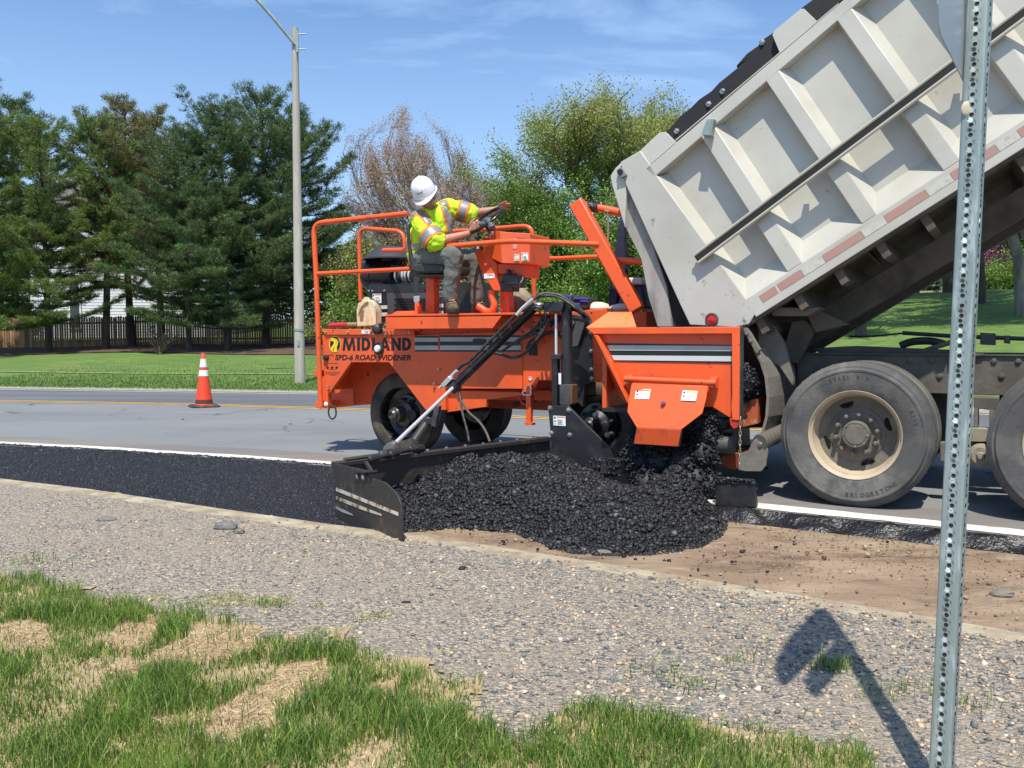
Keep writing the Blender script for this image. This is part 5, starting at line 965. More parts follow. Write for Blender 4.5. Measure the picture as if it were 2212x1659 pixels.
# --- black mast with its cylinder
mv = -.30
mast = part(MB().tube([W.P(*K(4, 1297, 40)[0], mv), W.P(*K(4, 1300, 540)[0], mv)], .047, 20), 'mast', mk('mast_black', (.025, .025, .025), .4, c2=(.10, .095, .09), scale=9, lo=.6, hi=.75), None, 0)
part(MB().tube([W.P(*K(4, 1308, 530)[0], mv), W.P(*K(4, 1310, 870)[0], mv)], .058, 20), 'mast_sleeve', BLACK, None, 0)
part(MB().prism(W, K(4, 1222, 848, 1328, 848, 1328, 1065, 1222, 1055), mv - .08, mv + .06), 'mast_foot_box', DGREY, None, .005); plate('rust_edge', 4, (1330, 848, 1352, 850, 1350, 1045, 1330, 1050), mv - .078, mv + .04, mk('rust_brown', (.16, .07, .03), .8))
part(MB().tube([W.P(*K(4, 1188, 130)[0], mv - .02), W.P(*K(4, 1190, 545)[0], mv - .02)], .013, 12), 'lift_rod', CHROME, None, 0)
part(MB().tube([W.P(*K(4, 1186, 575)[0], mv - .02), W.P(*K(4, 1186, 1070)[0], mv - .02)], .036, 16), 'lift_cylinder', BLACKG, None, 0); plate('cylinder_cap', 4, (1130, 540, 1238, 540, 1238, 590, 1130, 590), mv - .08, mv + .04, BLACK); plate('cylinder_label', 4, (1212, 732, 1240, 732, 1240, 845, 1214, 845), mv - .062, mv - .06, WHITE, None, 0)
plate('mast_head', 4, (1060, 5, 1260, 5, 1260, 50, 1240, 110, 1080, 110, 1062, 60), mv - .1, mv + .06, BLACK)
sh = part(MB().prism(W, K(4, 1105, 1058, 1308, 1066, 1735, 1500, 1790, 1659, 1160, 1659), mv - .1, mv - .075), 'moldboard_plate', BLACK, None, .003)
part(MB().loft([W.P(*q, mv - .10) for q in K(4, 1308, 1062, 1735, 1500)] + [W.P(*q, mv - .01) for q in K(4, 1735, 1500, 1308, 1062)], [W.P(*q, mv - .10) + W.z * .012 for q in K(4, 1308, 1062, 1735, 1500)] + [W.P(*q, mv - .01) + W.z * .012 for q in K(4, 1735, 1500, 1308, 1062)]), 'plate_flange', DGREY, None, 0)
sticker(4, (1160, 1163, 1285, 1170, 1288, 1270, 1163, 1262), mv - .103, sh, .1, lines=5); bolts(4, (1128, 1088, 1316, 1108, 1140, 1340, 1328, 1362), mv - .1, .016, STEEL, sh); bolts(4, (1590, 1160, 1683, 1235, 1712, 1360), .0, .02, STEEL)
# jack leg
part(MB().prism(W, K(4, 880, 930, 930, 930, 930, 1262, 880, 1262), -.07, -.02), 'jack_leg', ORANGE, None, .004); plate('jack_leg_top', 4, (880, 858, 930, 858, 930, 935, 880, 935), -.075, -.022)
part(MB().tube(smooth_path([W.P(*K(4, x, y)[0], -.08) for x, y in ((885, 890), (895, 860), (925, 862), (935, 890), (930, 920), (930, 950), (855, 950), (855, 900))], 3), .005, 6), 'locking_pin', CHROME, None, 0); part(MB().prism(W, K(4, 866, 1230, 945, 1240, 942, 1262, 868, 1258), -.08, -.01), 'jack_foot', ORANGE_D, None, 0)
c = W.P(*K(4, 890, 990)[0], .1); part(MB().tube([c + (W.u * math.cos(t) + W.z * math.sin(t) * .9) * .068 for t in [i * math.pi / 8 for i in range(17)]], .011, 8, False), 'red_shackle', REDP, None, 0)
part(MB().tube(smooth_path([W.P(*K(4, x, y)[0], .5) for x, y in ((770, 1060), (830, 1030), (900, 1015), (980, 1010))], 4), .018, 8), 'drag_link', BLACK, None, 0)
# --- strike-off arm: beam, back plate, end plate
bt0 = G(722, 1003, .33); zt = .335
B0 = D(722, 1003, 6.12); B1 = W.P(1186, 947, mv - .12)
bdir = (B1 - B0).normalized()
m = MB(); m.bar(B0, B1, .085, .03, (0, 0, 1)); beam = part(m, 'strike_off_beam', RUSTY, None, .003)
m = MB(); bk = Vector((0, 0, -.36)); s = Vector((bdir.y, -bdir.x, 0)).normalized() * .012; m.loft([B0 - W.z * .015, B1 - W.z * .015, B1 + W.z * -.36, B0 + bk], [q + s for q in (B0 - W.z * .015, B1 - W.z * .015, B1 + W.z * -.36, B0 + bk)]); part(m, 'strike_off_plate', RUSTY, beam, 0)
# end plate pts from the photograph, plane through near and far bottom points
eo = B0.copy(); E1 = G(866, 1170, 0.0); ed = Vector((E1.x - eo.x, E1.y - eo.y, 0)).normalized(); en = Vector((-ed.y, ed.x, 0))
def EP(px, py, e=0): r = ray(px, py); t = ((eo - CP).dot(en) + e) / r.dot(en); return CP + r * t
m = MB(); pts = K(9, 92, 192, 240, 225, 268, 262, 350, 288, 405, 345, 424, 395, 432, 568, 385, 572, 108, 482); A = [EP(*q) for q in pts]; m.loft(A, [q - en * .012 * (1 if en.dot(CP - eo) > 0 else -1) for q in A]); ep = part(m, 'end_plate', RUSTY, None, .003)
sg = 1 if en.dot(CP - eo) > 0 else -1
for pts, mt in (((108, 310, 412, 432, 412, 450, 108, 328), mk('stripe_worn', (.60, .57, .48), .7, c2=(.30, .17, .08), scale=14, lo=.5, hi=.6)), ((108, 352, 250, 408, 330, 440, 330, 450, 230, 418, 108, 370), mk('stripe_worn_more', (.50, .44, .32), .8, c2=(.12, .08, .05), scale=14, lo=.45, hi=.55)), ((106, 402, 150, 420, 190, 442, 190, 448, 140, 432, 106, 412), mk('scratched_steel', (.35, .34, .31), .5))):
    A = [EP(*q, sg * .002) for q in K(9, *pts)]; B = [EP(*q, sg * .0035) for q in K(9, *pts)]; part(MB().loft(B, A), 'worn_stripe', mt, ep, 0)
for x, y in K(9, 218, 258, 247, 262): part(MB().lathe(EP(x, y, sg * .002), en * sg, [(.02, 0), (.02, .014), (.012, .02)], 6), 'bolt', STEEL, ep, 0)
m = MB(); q = [EP(*k, 0) for k in K(9, 210, 235, 292, 235, 285, 222, 205, 222)]; part(MB().bar(EP(*K(9, 205, 232)[0]), EP(*K(9, 290, 232)[0]), .05, .012), 'corner_tab', RUSTY, ep, 0)
# bolts on the beam and two turnbuckles
for i in range(10): q = B0.lerp(B1, .12 + .088 * i) + W.z * .016; part(MB().lathe(q, (0, 0, 1), [(.013, 0), (.013, .01), (.008, .014)], 6), 'bolt', STEEL, beam, 0)
def rod(p, q, r, mat, name, kn=()):
    a, b = p, q; m = MB().tube([a, b], r, 8)
    for t in kn: c = a.lerp(b, t); d = (b - a).normalized(); m.lathe(c, d, [(r * 1.2, -.05), (r * 2, -.04), (r * 2, .04), (r * 1.2, .05)], 8)
    return part(m, name, mat, None, 0)
up = W.z * .05
rod(D(802, 992, 6.05) + Vector((0, 0, 0)), D(898, 968, 6.45), .012, BLACK, 'turnbuckle', (.05, .5, .95)); rod(D(744, 993, 6.0), D(835, 980, 6.3), .014, mk('greased_rod', (.12, .12, .115), .3, .6), 'turnbuckle', (.95,)); rod(D(835, 980, 6.3), D(908, 969, 6.6), .016, BLACK, 'turnbuckle', (.05, .95)); rod(D(790, 999, 5.95), D(802, 1018, 5.92), .018, BLACK, 'turnbuckle')
# --- big diagonal cylinder
cA = W.P(*K(4, 975, 60)[0], mv - .05); cB = W.P(*K(4, 160, 862)[0], mv - .18)   # barrel
Dv = (cB - cA).normalized(); cE = D(*K(2, 835, 1500)[0], 7.0)
m = MB(); m.tube([cA, cB], .038, 20); cyl = part(m, 'arm_cylinder', BLACKG, None, 0, 1)
m = MB(); m.tube([cB - Dv * .03, cB + Dv * .05], .052, 16); part(m, 'gland', BLACK, cyl, 0)
part(MB().tube([cB, cE], .017, 16), 'chrome_rod', CHROME, cyl, 0, 1)
part(MB().tube([cE - (cE - cB).normalized() * .08, cE + (cE - cB).normalized() * .03], .03, 12), 'rod_eye', STEEL, cyl, 0); part(MB().lathe(cE + Vector((0, -.05, 0)), (0, 1, 0), [(.045, 0), (.045, .1)], 16), 'rod_pin', mk('pin_steel', (.3, .29, .26), .4, .7), cyl, 0)
part(MB().bar(cE - Vector((0, 0, .10)), cE + Vector((0, 0, .02)), .05, .06, (0, 1, 0)), 'clevis', RUSTY, beam, .004)
part(MB().bar(W.P(*K(2, 1330, 1060)[0], mv), W.P(*K(2, 1290, 1270)[0], mv), .05, .05, W.v) , 'arm_stop', DGREY, None, .004)
part(MB().tube([W.P(*K(2, 1240, 1200)[0], mv + .05), W.P(*K(2, 1090, 1420)[0], mv - .1)], .045, 12), 'arm_link', RUSTY, None, 0); part(MB().prism(W, K(2, 1180, 1195, 1280, 1185, 1280, 1250, 1180, 1250), mv - .02, mv + .08), 'link_bracket', RUSTY, None)
part(MB().prism(W, K(4, 15, 845, 92, 760, 125, 795, 45, 880), mv - .24, mv - .19), 'valve_block', mk('valve_zinc', (.55, .55, .52), .35, .6), None, .003); part(MB().tube([W.P(*K(4, 108, 778)[0], mv - .2), W.P(*K(4, 180, 705)[0], mv - .2)], .015, 8), 'fitting', CHROME, None, 0); part(MB().tube([W.P(*K(4, 28, 862)[0], mv - .21), W.P(*K(4, 2, 885)[0], mv - .21)], .013, 6), 'fitting', CHROME, None, 0)
# hoses
def hose(n, pts, v, r=.012, vv=None, mat=HOSE, name='hydraulic_hose'):
    q = K(n, *pts); vs_ = vv or [v] * len(q); return part(MB().tube(smooth_path([W.P(*k, d) for k, d in zip(q, vs_)], 7), r, 8), name, mat, None, 0, 1)
hose(4, (178, 700, 240, 650, 320, 600, 480, 440, 700, 220, 880, 40, 960, -40), mv - .17, .016)
hose(4, (200, 760, 420, 560, 640, 340, 860, 130, 960, 20), mv - .14, .011); hose(4, (180, 790, 400, 590, 640, 370, 870, 150, 975, 60), mv - .14, .009, mat=mk('hose_brown', (.04, .03, .025), .6))
for s in ((320, 630), (480, 480), (615, 345), (715, 250)): part(MB().tube([W.P(*K(4, s[0] - 10, s[1] - 26)[0], mv - .19), W.P(*K(4, s[0] + 18, s[1] + 30)[0], mv - .19)], .004, 5), 'cable_tie', BLKST, None, 0)
part(MB().tube([W.P(*K(3, x, y)[0], mv - .18) for x, y in ((605, 1365), (660, 1300), (768, 1205))], .017, 8), 'hose_sleeve', mk('sleeve_white', (.5, .5, .46), .5), None, 0)
hose(3, (768, 1210, 840, 1165, 900, 1155, 1000, 1165, 1100, 1215, 1200, 1290, 1290, 1370, 1325, 1420), 0, .014, [mv - .18, mv - .15, mv - .12, mv - .1, mv - .08, mv - .05, mv - .02, mv])
hose(3, (660, 1320, 740, 1230, 830, 1185, 900, 1175, 1000, 1185, 1090, 1230, 1190, 1305, 1270, 1390, 1310, 1440), 0, .012, [mv - .15] * 4 + [mv - .1] * 3 + [mv] * 2)
hose(3, (545, 1659, 640, 1600, 760, 1520, 830, 1440, 870, 1400, 920, 1390, 910, 1420, 850, 1520, 800, 1640), -.12, .014); hose(3, (700, 1700, 740, 1620, 850, 1560, 930, 1530, 1010, 1540, 1050, 1560), -.1, .013)
hose(3, (1060, 1620, 1020, 1560, 950, 1540, 860, 1570, 780, 1650), -.08, .012); hose(3, (930, 1440, 1000, 1400, 1100, 1375, 1200, 1375, 1290, 1400), -.1, .013); hose(3, (930, 1475, 1000, 1425, 1100, 1395, 1200, 1395, 1300, 1415), -.1, .012)
hose(4, (560, 525, 640, 545, 740, 575, 840, 550, 920, 480, 985, 390, 1000, 330), mv, .014); hose(4, (640, 505, 740, 440, 860, 380, 960, 330, 1040, 240, 1080, 190, 1075, 100), mv, .013); hose(4, (1020, 60, 1030, 160, 1040, 260, 1010, 330, 1000, 400), mv, .011); hose(4, (1060, 40, 1085, 130, 1090, 220, 1060, 280), mv, .01)
part(MB().tube(smooth_path([W.P(*K(4, x, y)[0], mv - .02) for x, y in ((960, 330), (980, 290), (1020, 275), (1050, 300), (1020, 330), (970, 320))], 5), .017, 8), 'hose_bundle', HOSE, None, 0)
hose(4, (1125, 180, 1085, 250, 1040, 330, 985, 400), mv - .03, .016, mat=mk('hose_worn', (.05, .03, .025), .6)); 
hose(4, (1340, 40, 1400, 80, 1480, 140, 1530, 200, 1545, 260), mv, .017); hose(4, (1340, 75, 1420, 110, 1490, 170, 1525, 240), mv + .03, .013)
hose(4, (200, 880, 215, 1000, 240, 1150, 280, 1300, 305, 1430), 0, .011, [mv - .16, mv - .2, mv - .3, mv - .4, mv - .5]); hose(4, (225, 1010, 300, 1130, 400, 1220, 470, 1320, 515, 1430), 0, .011, [mv - .2, mv - .25, mv - .35, mv - .4, mv - .45], mk('hose_dusty', (.10, .07, .05), .7))
part(MB().ball(W.P(*K(4, 1010, 55)[0], mv - .08), .05, 8, (1.2, .8, .8)), 'barrel_pivot', STEEL, None, 0)
# --- loose things carried on the machine
JUG = mk('jug_plastic', (.62, .54, .34), .45, c2=(.42, .32, .17), scale=14, lo=.5, hi=.7)
t = thing('oil_jug', W.P(*K(1, 580, 1600)[0], .35), 'dirty cream plastic oil jug standing on the rear hood of the machine', 'jug')
m = MB(); m.prism(W, K(1, 482, 1600, 478, 1440, 492, 1370, 545, 1345, 600, 1335, 640, 1350, 664, 1400, 672, 1440, 670, 1592), .28, .38); m.build('body', JUG, t, .009, .5)
m = MB(); m.prism(W, K(1, 520, 1350, 560, 1308, 600, 1316, 606, 1345), .30, .36); m.build('neck', JUG, t, .006, .5)
m = MB(); m.prism(W, K(1, 512, 1545, 510, 1470, 530, 1440, 552, 1436, 545, 1545), .276, .2795); m.build('handle_opening', mk('jug_shade', (.22, .14, .06), .6), t)
m = MB(); m.tube(smooth_path([W.P(*q, .27) for q in K(1, 500, 1460, 520, 1410, 560, 1370, 590, 1350)], 4), .013, 8); m.build('handle', JUG, t)
m = MB().prism(W, K(1, 605, 1400, 665, 1398, 670, 1580, 640, 1585), .262, .2685); m.build('paper_label', mk('jug_label', (.66, .58, .40), .6, c2=(.45, .38, .25), scale=12), t)
t = thing('tool', W.P(*K(1, 340, 1600)[0], .3), 'red handled tool lying on the rear hood beside the oil jug', 'tool')
MB().tube([W.P(*K(1, 215, 1592)[0], .3), W.P(*K(1, 230, 1590)[0], .3), W.P(*K(1, 400, 1582)[0], .33)], [.022, .028, .024], 12).build('grip', REDP, t, 0, 1); MB().tube([W.P(*K(1, 398, 1582)[0], .33), W.P(*K(1, 490, 1580)[0], .34)], .024, 12).build('shaft', mk('tool_wood', (.25, .20, .10), .6), t, 0, 1)
NAVY = mk('navy_cloth', (.02, .028, .065), .8, c2=(.012, .016, .04), scale=5, bump=.3, bscale=12)
t = thing('cooler', W.P(1365, 668, .75), 'dark blue picnic cooler with white lid behind the slanting beam', 'cooler')
MB().prism(W, K(3, 1555, 1068, 1835, 1068, 1870, 1300, 1560, 1300), .6, 1.0).build('box', mk('cooler_navy', (.02, .035, .09), .4), t, .02); MB().prism(W, K(3, 1545, 1000, 1822, 998, 1835, 1066, 1545, 1066), .58, 1.02).build('lid', mk('cooler_lid', (.75, .74, .70), .4), t, .015)
m = MB(); pts = [(1612, 395), (1640, 400), (1655, 600), (1670, 900), (1660, 1000), (1600, 1150), (1560, 1290), (1505, 1290), (1500, 1180), (1535, 1000), (1550, 780), (1590, 560)]
A = [W.P(*K(3, x, y)[0], .35 + .03 * math.sin(y * .03)) for x, y in pts]; m.loft(A, [a + W.v * .09 for a in A]); o = m.build('jacket', NAVY, None, .02, 1); tag(o, 'dark blue jacket hanging from the cross bar by the tailgate', 'jacket')
o = MB().ball(W.P(*K(3, 1650, 1300)[0], .3), .1, 8, (1.3, .8, .45)).build('cloth', mk('white_rag', (.6, .58, .5), .8, bump=.5, bscale=15)); tag(o, 'crumpled white rag below the blue jacket on the machine', 'rag')
t = thing('tool_bag', W.P(*K(3, 1170, 1310)[0], .9), 'black tool bag with blue trim behind the black mast', 'bag')
MB().prism(W, K(3, 1130, 1190, 1160, 1170, 1310, 1190, 1310, 1310, 1130, 1315), .75, 1.0).build('bag_body', mk('bag_black', (.02, .02, .024), .8), t, .02); BL = mk('bag_blue', (.03, .05, .35), .7)
for q in ((1000, 1165, 1150, 1175, 1140, 1200, 1010, 1190), (1160, 1190, 1300, 1200, 1300, 1215, 1160, 1210), (1150, 1245, 1220, 1250, 1215, 1290, 1150, 1300), (1225, 1218, 1300, 1222, 1300, 1240, 1228, 1236)): MB().prism(W, K(3, *q), .735, .75).build('blue_trim', BL, t, .004)
t = thing('canvas_cover', W.P(*K(3, 640, 1300)[0], .8), 'tan canvas draped on the deck behind the control console', 'canvas')
m = MB(); m.tube(smooth_path([W.P(*K(3, x, y)[0], .8) for x, y in ((545, 1130), (620, 1210), (700, 1290), (770, 1370))], 5), [.09, .12, .13, .13, .13, .13, .13, .13, .12, .12, .12, .11, .11, .11, .1, .1], 12); m.build('cloth', mk('canvas_tan', (.30, .25, .18), .9, c2=(.16, .12, .09), scale=6, lo=.4, hi=.6, bump=.6, bscale=9), t, 0, 1)
o = MB().ball(W.P(*K(3, 1400, 1300)[0], .9), .11, 8, (1.2, 1, .6)).build('plastic_bag', mk('bag_cream', (.62, .55, .42), .5, bump=.6, bscale=12)); tag(o, 'crumpled cream plastic bag on the deck right of the tool bag', 'plastic bag')
# ------------------------------------------------------------------ the tipper truck
T = TF
truck = thing('dump_truck', T.at(1.2, 0, 1.2), 'large pale grey dump truck with raised ribbed body tipping into the orange machine', 'dump truck')
def tpart(m, name, mat, par=None, bevel=.004, smooth=.55): return m.build(name, mat, par or truck, bevel, smooth)
# bed frame: axis along the floor edge
p0 = T.uz(1600, 706, .1); p1 = T.uz(2212, 319, .1); ang = math.atan2(p1[1] - p0[1], p1[0] - p0[0]); cb, sb_ = math.cos(ang), math.sin(ang)
bo = T.at(p0[0], p0[1], 0)
def Bv(b, c, v): return bo + (T.u * cb + T.z * sb_) * b + (-T.u * sb_ + T.z * cb) * c + T.v * v
def bc(px, py, v): p = T.P(px, py, v) - bo; du = T.u * cb + T.z * sb_; dc = -T.u * sb_ + T.z * cb; return p.dot(du), p.dot(dc)
VS = .215   # depth of the recessed side sheet
def bbox(b0, b1, c0, c1, v0, v1): return [Bv(b, c, v) for c in (c0, c1) for b, v in ((b0, v0), (b1, v0), (b1, v1), (b0, v1))]
top0 = bc(1418, 379, .1); top1 = bc(1679, 156, .1); tu0 = bc(1405, 355, .1); tu1 = bc(1822, 0, .1)
Bmax = 4.9
cl = lambda b: top0[1] + (top1[1] - top0[1]) * (b - top0[0]) / (top1[0] - top0[0])       # lower edge of the top rail
cu = lambda b: tu0[1] + (tu1[1] - tu0[1]) * (b - tu0[0]) / (tu1[0] - tu0[0])
print('bed angle', math.degrees(ang), 'top c', cl(0), cl(3), cu(0), cu(3), 'tail b', top0[0])
# side sheet
b0 = top0[0] - .02
def poly(pts, v0, v1): A = [Bv(b, c, v0) for b, c in pts]; return MB().loft(A, [a + T.v * (v1 - v0) for a in A])
side = tpart(poly([(b0 - .02, .1), (Bmax, .1), (Bmax, cl(Bmax) + .05), (b0 - .02, cl(b0) + .05)], VS, VS + .02), 'bed_side', BED)
tpart(poly([(b0, cl(b0)), (Bmax, cl(Bmax)), (Bmax, cu(Bmax)), (b0 - .03, cu(b0))], .10, VS + .06), 'top_rail', BED, None, .006)
# tail post panel
tail = tpart(MB().prism(T, [(1383, 325), (1404, 355), (1420, 381), (1632, 676), (1618, 700), (1588, 707), (1490, 702), (1470, 660), (1352, 400), (1346, 372), (1340, 350)], .10, .16), 'tail_panel', BEDT, None, .006)
# bevel beside the tail panel (sunlit face)
def quad(pa, va, pb, vb, pc, vc, pd, vd, th=.012): A = [T.P(*pa, va), T.P(*pb, vb), T.P(*pc, vc), T.P(*pd, vd)]; n = (A[1] - A[0]).cross(A[3] - A[0]).normalized(); n = n if n.dot(CP - A[0]) < 0 else -n; return MB().loft(A, [a + n * th for a in A])
A = [T.P(1420, 381, .101), T.P(1632, 676, .101)]; db = (T.u * cb + T.z * sb_)
m = MB(); m.loft([A[0], A[1], A[1] + db * .07 + T.v * (VS - .10), A[0] + db * .07 + T.v * (VS - .10)], [q - db * .03 for q in (A[0], A[1], A[1] + db * .07 + T.v * (VS - .10), A[0] + db * .07 + T.v * (VS - .10))]); tpart(m, 'tail_bevel', BED)
# ribs: trapezoid section
def rib(tl, tr, br, bl, name='rib', par=None):
    f = [bc(*q, .10) for q in (tl, tr, br, bl)]
    ct = cl(f[0][0]) + .01; cbm = .16
    bt0, bt1 = f[0][0], f[1][0]; bb0, bb1 = f[3][0], f[2][0]
    b_l = (bt0 + bb0) / 2; b_r = (bt1 + bb1) / 2
    w = max(b_r - b_l, .09) + .02; m = MB()
    A = [Bv(b_l, cbm, .10), Bv(b_l + w, cbm, .10), Bv(b_l + w + .075, cbm, VS + .002), Bv(b_l - .015, cbm, VS + .002)]
    B = [Bv(b_l, ct, .10), Bv(b_l + w, ct, .10), Bv(b_l + w + .075, ct, VS + .002), Bv(b_l - .015, ct, VS + .002)]
    m.loft(A, B); o = tpart(m, name, BED, None, .005); print('rib', b_l, w, bt0, bb0); return b_l
rb = []
for tl, tr, br, bl in (((1516, 296), (1540, 281), (1737, 585), (1710, 603)), ((1657, 177), (1679, 160), (1896, 478), (1870, 497)), ((1812, 49), (1836, 27), (2072, 356), (2043, 376))): rb.append(rib(tl, tr, br, bl))
stp = (rb[2] - rb[0]) / 2; x = rb[2]
w0 = .13
for i in range(4):
    x += stp
    if x < Bmax - .2: m = MB(); m.loft([Bv(x, .16, .10), Bv(x + w0, .16, .10), Bv(x + w0 + .085, .16, VS + .002), Bv(x - .015, .16, VS + .002)], [Bv(x, cl(x) + .01, .10), Bv(x + w0, cl(x) + .01, .10), Bv(x + w0 + .085, cl(x) + .01, VS + .002), Bv(x - .015, cl(x) + .01, VS + .002)]); tpart(m, 'rib', BED, None, .005)
for i, (pa, pb_) in enumerate((((1458, 305), (1812, 8)), ((1408, 352), (1458, 309)))): tpart(MB().tube([T.P(*pa, .103), T.P(*pb_, .103)], .006, 6), 'weld_bead', BED, None, 0)
for b_ in rb + [top0[0] - .02]: tpart(MB().tube([Bv(b_ + .16, cl(b_ + .16) - .006, VS - .003), Bv(b_ + stp - .06, cl(b_ + stp - .06) - .006, VS - .003)], .008, 6), 'weld_bead', BED, None, 0)
# bottom rail with sloped top face
be = bc(1600, 690, .1)[0]
m = MB(); q = [(0.0, .10), (.155, .10), (.32, VS), (.32, VS + .04), (0.0, VS + .04)]; b_s = bc(1636, 690, .1)[0]; m.loft([Bv(b_s, c, v) for c, v in q], [Bv(Bmax, c, v) for c, v in q]); tpart(m, 'bottom_rail', BED, None, .004)
# reflective tape: red and pale blocks along the bottom rail
RT_ = mk('tape_red', (.40, .215, .175), .55, c2=(.33, .25, .20), scale=12, lo=.5, hi=.7); WT = mk('tape_pale', (.52, .51, .43), .4, c2=(.42, .40, .33), scale=25)
redp = [((1694, 640), (1747, 612)), ((1793, 580), (1877, 527)), ((1923, 488), (2014, 434)), ((2066, 395), (2160, 330)), ((2210, 300), (2290, 250)), ((1655, 665), (1690, 645))]
tb = sorted([tuple(sorted((bc(*a, .098)[0], bc(*b, .098)[0]))) for a, b in redp])
for i, (a, b) in enumerate(tb): tpart(poly([(a, .065), (b, .065), (b, .125), (a, .125)], .0975, .0992), 'reflective_tape', RT_, None, 0)
for i in range(len(tb) - 1):
    if tb[i + 1][0] - tb[i][1] > .03: tpart(poly([(tb[i][1] + .004, .065), (tb[i + 1][0] - .004, .065), (tb[i + 1][0] - .004, .125), (tb[i][1] + .004, .125)], .0975, .0992), 'reflective_tape', WT, None, 0)
# long tarp rail
DG = mk('rail_dark', (.012, .011, .01), .8)  # near-black colour stands in for shade in the recess between the tubes
a = bc(1502, 560, .02); b = bc(2212, 26, .02)
k = (b[1] - a[1]) / (b[0] - a[0]); e = (b[0] + .9, b[1] + .9 * k)
m = MB(); m.loft([Bv(a[0], a[1] + dc, v) for dc, v in ((-.025, .04), (-.025, .075), (.032, .075), (.032, .04))], [Bv(e[0], e[1] + dc, v) for dc, v in ((-.025, .04), (-.025, .075), (.032, .075), (.032, .04))]); tpart(m, 'tarp_rail_core', DG, None, 0)
for dc in (-.03, .036): tpart(MB().tube([Bv(a[0], a[1] + dc, .045), Bv(e[0], e[1] + dc, .045)], .013, 8), 'tarp_rail', mk('rail_greige', (.40, .38, .30), .5), None, 0)
for b_ in (1.0, 2.2, 3.2): tpart(MB().bar(Bv(b_, a[1] + (b_ - a[0]) * k, .06), Bv(b_, a[1] + (b_ - a[0]) * k, .12), .04, .05), 'rail_bracket', BED, None, 0)
# bracket on the top rail, tail gadget
tpart(MB().prism(T, K(7, 838, 900, 890, 895, 870, 1010, 872, 1025, 800, 1020, 796, 1005), .03, .10), 'tarp_hook', GALV, None, .004)
tpart(MB().prism(T, K(7, 150, 1290, 185, 1260, 232, 1325, 190, 1345), .08, .2), 'hinge_block', mk('hinge_dirty', (.18, .17, .15), .6), None, .005); tpart(MB().tube([T.P(*K(7, 182, 1300)[0], .07), T.P(*K(7, 182, 1300)[0], .1)], .025, 12), 'hinge_pin', BLACK, None, 0)
# side boards of rubber-black timber and grey end plates
BOARD = mk('black_board', (.008, .008, .009), .7, c2=(.03, .03, .03), scale=30, lo=.6, hi=.75, stretch=(1, 1, 1))
def upper(pts, v0, v1, mat, name): return tpart(MB().prism(T, pts, v0, v1), name, mat, None, .002)
upper(K(7, 410, 1240, 335, 1135, 480, 1000, 525, 998, 602, 1076), .12, .17, BED, 'board_bracket'); upper(K(7, 1388, 402, 1332, 265, 1345, 232, 1545, 68, 1570, 66, 1668, 158), .12, .17, BED, 'board_bracket')
upper([(1438, 286)] + K(7, 530, 1000, 600, 1072, 1392, 400, 1340, 245, 1250, 305, 1225, 345, 1140, 405, 1065, 490, 1060, 505, 1150, 437, 1060, 520, 930, 625, 870, 690, 780, 750, 700, 830, 640, 875), .17, .21, BOARD, 'side_board')
upper(K(7, 1550, 62, 1668, 155, 1870, -10, 2400, -450, 2400, -620, 1640, -5), .17, .21, BOARD, 'side_board')
bolts(7, (1255, 318, 955, 690, 850, 785, 608, 990, 1445, 195), .165, .016, STEEL, truck, 'board_bolt', T)
# tail gate: light outer leaf, dark gap, end leaf
tpart(MB().prism(T, [(1341, 352), (1330, 362), (1318, 380), (1322, 400), (1350, 492), (1353, 400), (1346, 372)], .12, 2.3), 'tailgate', BED, None, .006)
tpart(MB().prism(T, [(1350, 402), (1352, 492), (1385, 560), (1400, 640), (1420, 706), (1452, 706), (1440, 620), (1400, 500), (1370, 440)], .17, 2.3), 'tailgate_leaf', mk('tailgate_dusty', (.34, .32, .28), .6, c2=(.12, .11, .1), scale=5, lo=.5, hi=.75, stretch=(1, 1, .3)), None, .004)
tpart(MB().prism(T, [(1350, 402), (1372, 440), (1402, 500), (1442, 620), (1455, 706), (1490, 708), (1475, 670)], .20, 2.25), 'tailgate_gap_shade', mk('gap_shade_black', (.012, .012, .012), .8), None, 0)  # solid black filler: the shade in the open tailgate gap, put into colour
tpart(MB().lathe(T.P(1538, 690, .10), -T.v, [(.052, 0), (.052, .012), (.042, .016), (.040, .006)], 24, False), 'lamp_grommet', RUBBER, None, 0); tpart(MB().lathe(T.P(1538, 690, .10), -T.v, [(.040, 0), (.040, .008), (.02, .014), (0, .015)], 24, False), 'marker_lamp', mk('lamp_red', (.45, .02, .015), .2), None, 0)
# far side and front of the body, floor with cross members and sills
tpart(poly([(b0, .0), (Bmax, 0), (Bmax, cl(Bmax)), (b0, cl(b0))], 2.2, 2.24), 'far_bed_side', BED); tpart(MB().hexa(bbox(Bmax, Bmax + .08, 0, cu(Bmax), .1, 2.3)), 'bed_front', BED)
tpart(MB().hexa(bbox(-.05, Bmax, .04, .07, .14, 2.28)), 'bed_floor', BEDUND, None, 0)
for i in range(15): b_ = .1 + i * .335; tpart(MB().hexa(bbox(b_, b_ + .06, -.13, .045, .16, 2.26)), 'cross_member', BEDUND, None, 0)
for v in (.75, 1.55): tpart(MB().hexa(bbox(-.1, Bmax, -.32, -.13, v, v + .1)), 'sill_beam', BEDUND, None, 0)
tpart(MB().hexa(bbox(-.1, Bmax, -.02, .04, .12, .2)), 'floor_edge', BEDUND, None, 0)
for i in range(7): b_ = .35 + i * .67; m = MB(); m.loft([Bv(b_, .03, .2), Bv(b_, -.09, .72), Bv(b_, .03, .72)], [Bv(b_ + .012, .03, .2), Bv(b_ + .012, -.09, .72), Bv(b_ + .012, .03, .72)]); tpart(m, 'gusset', BEDUND, None, 0)
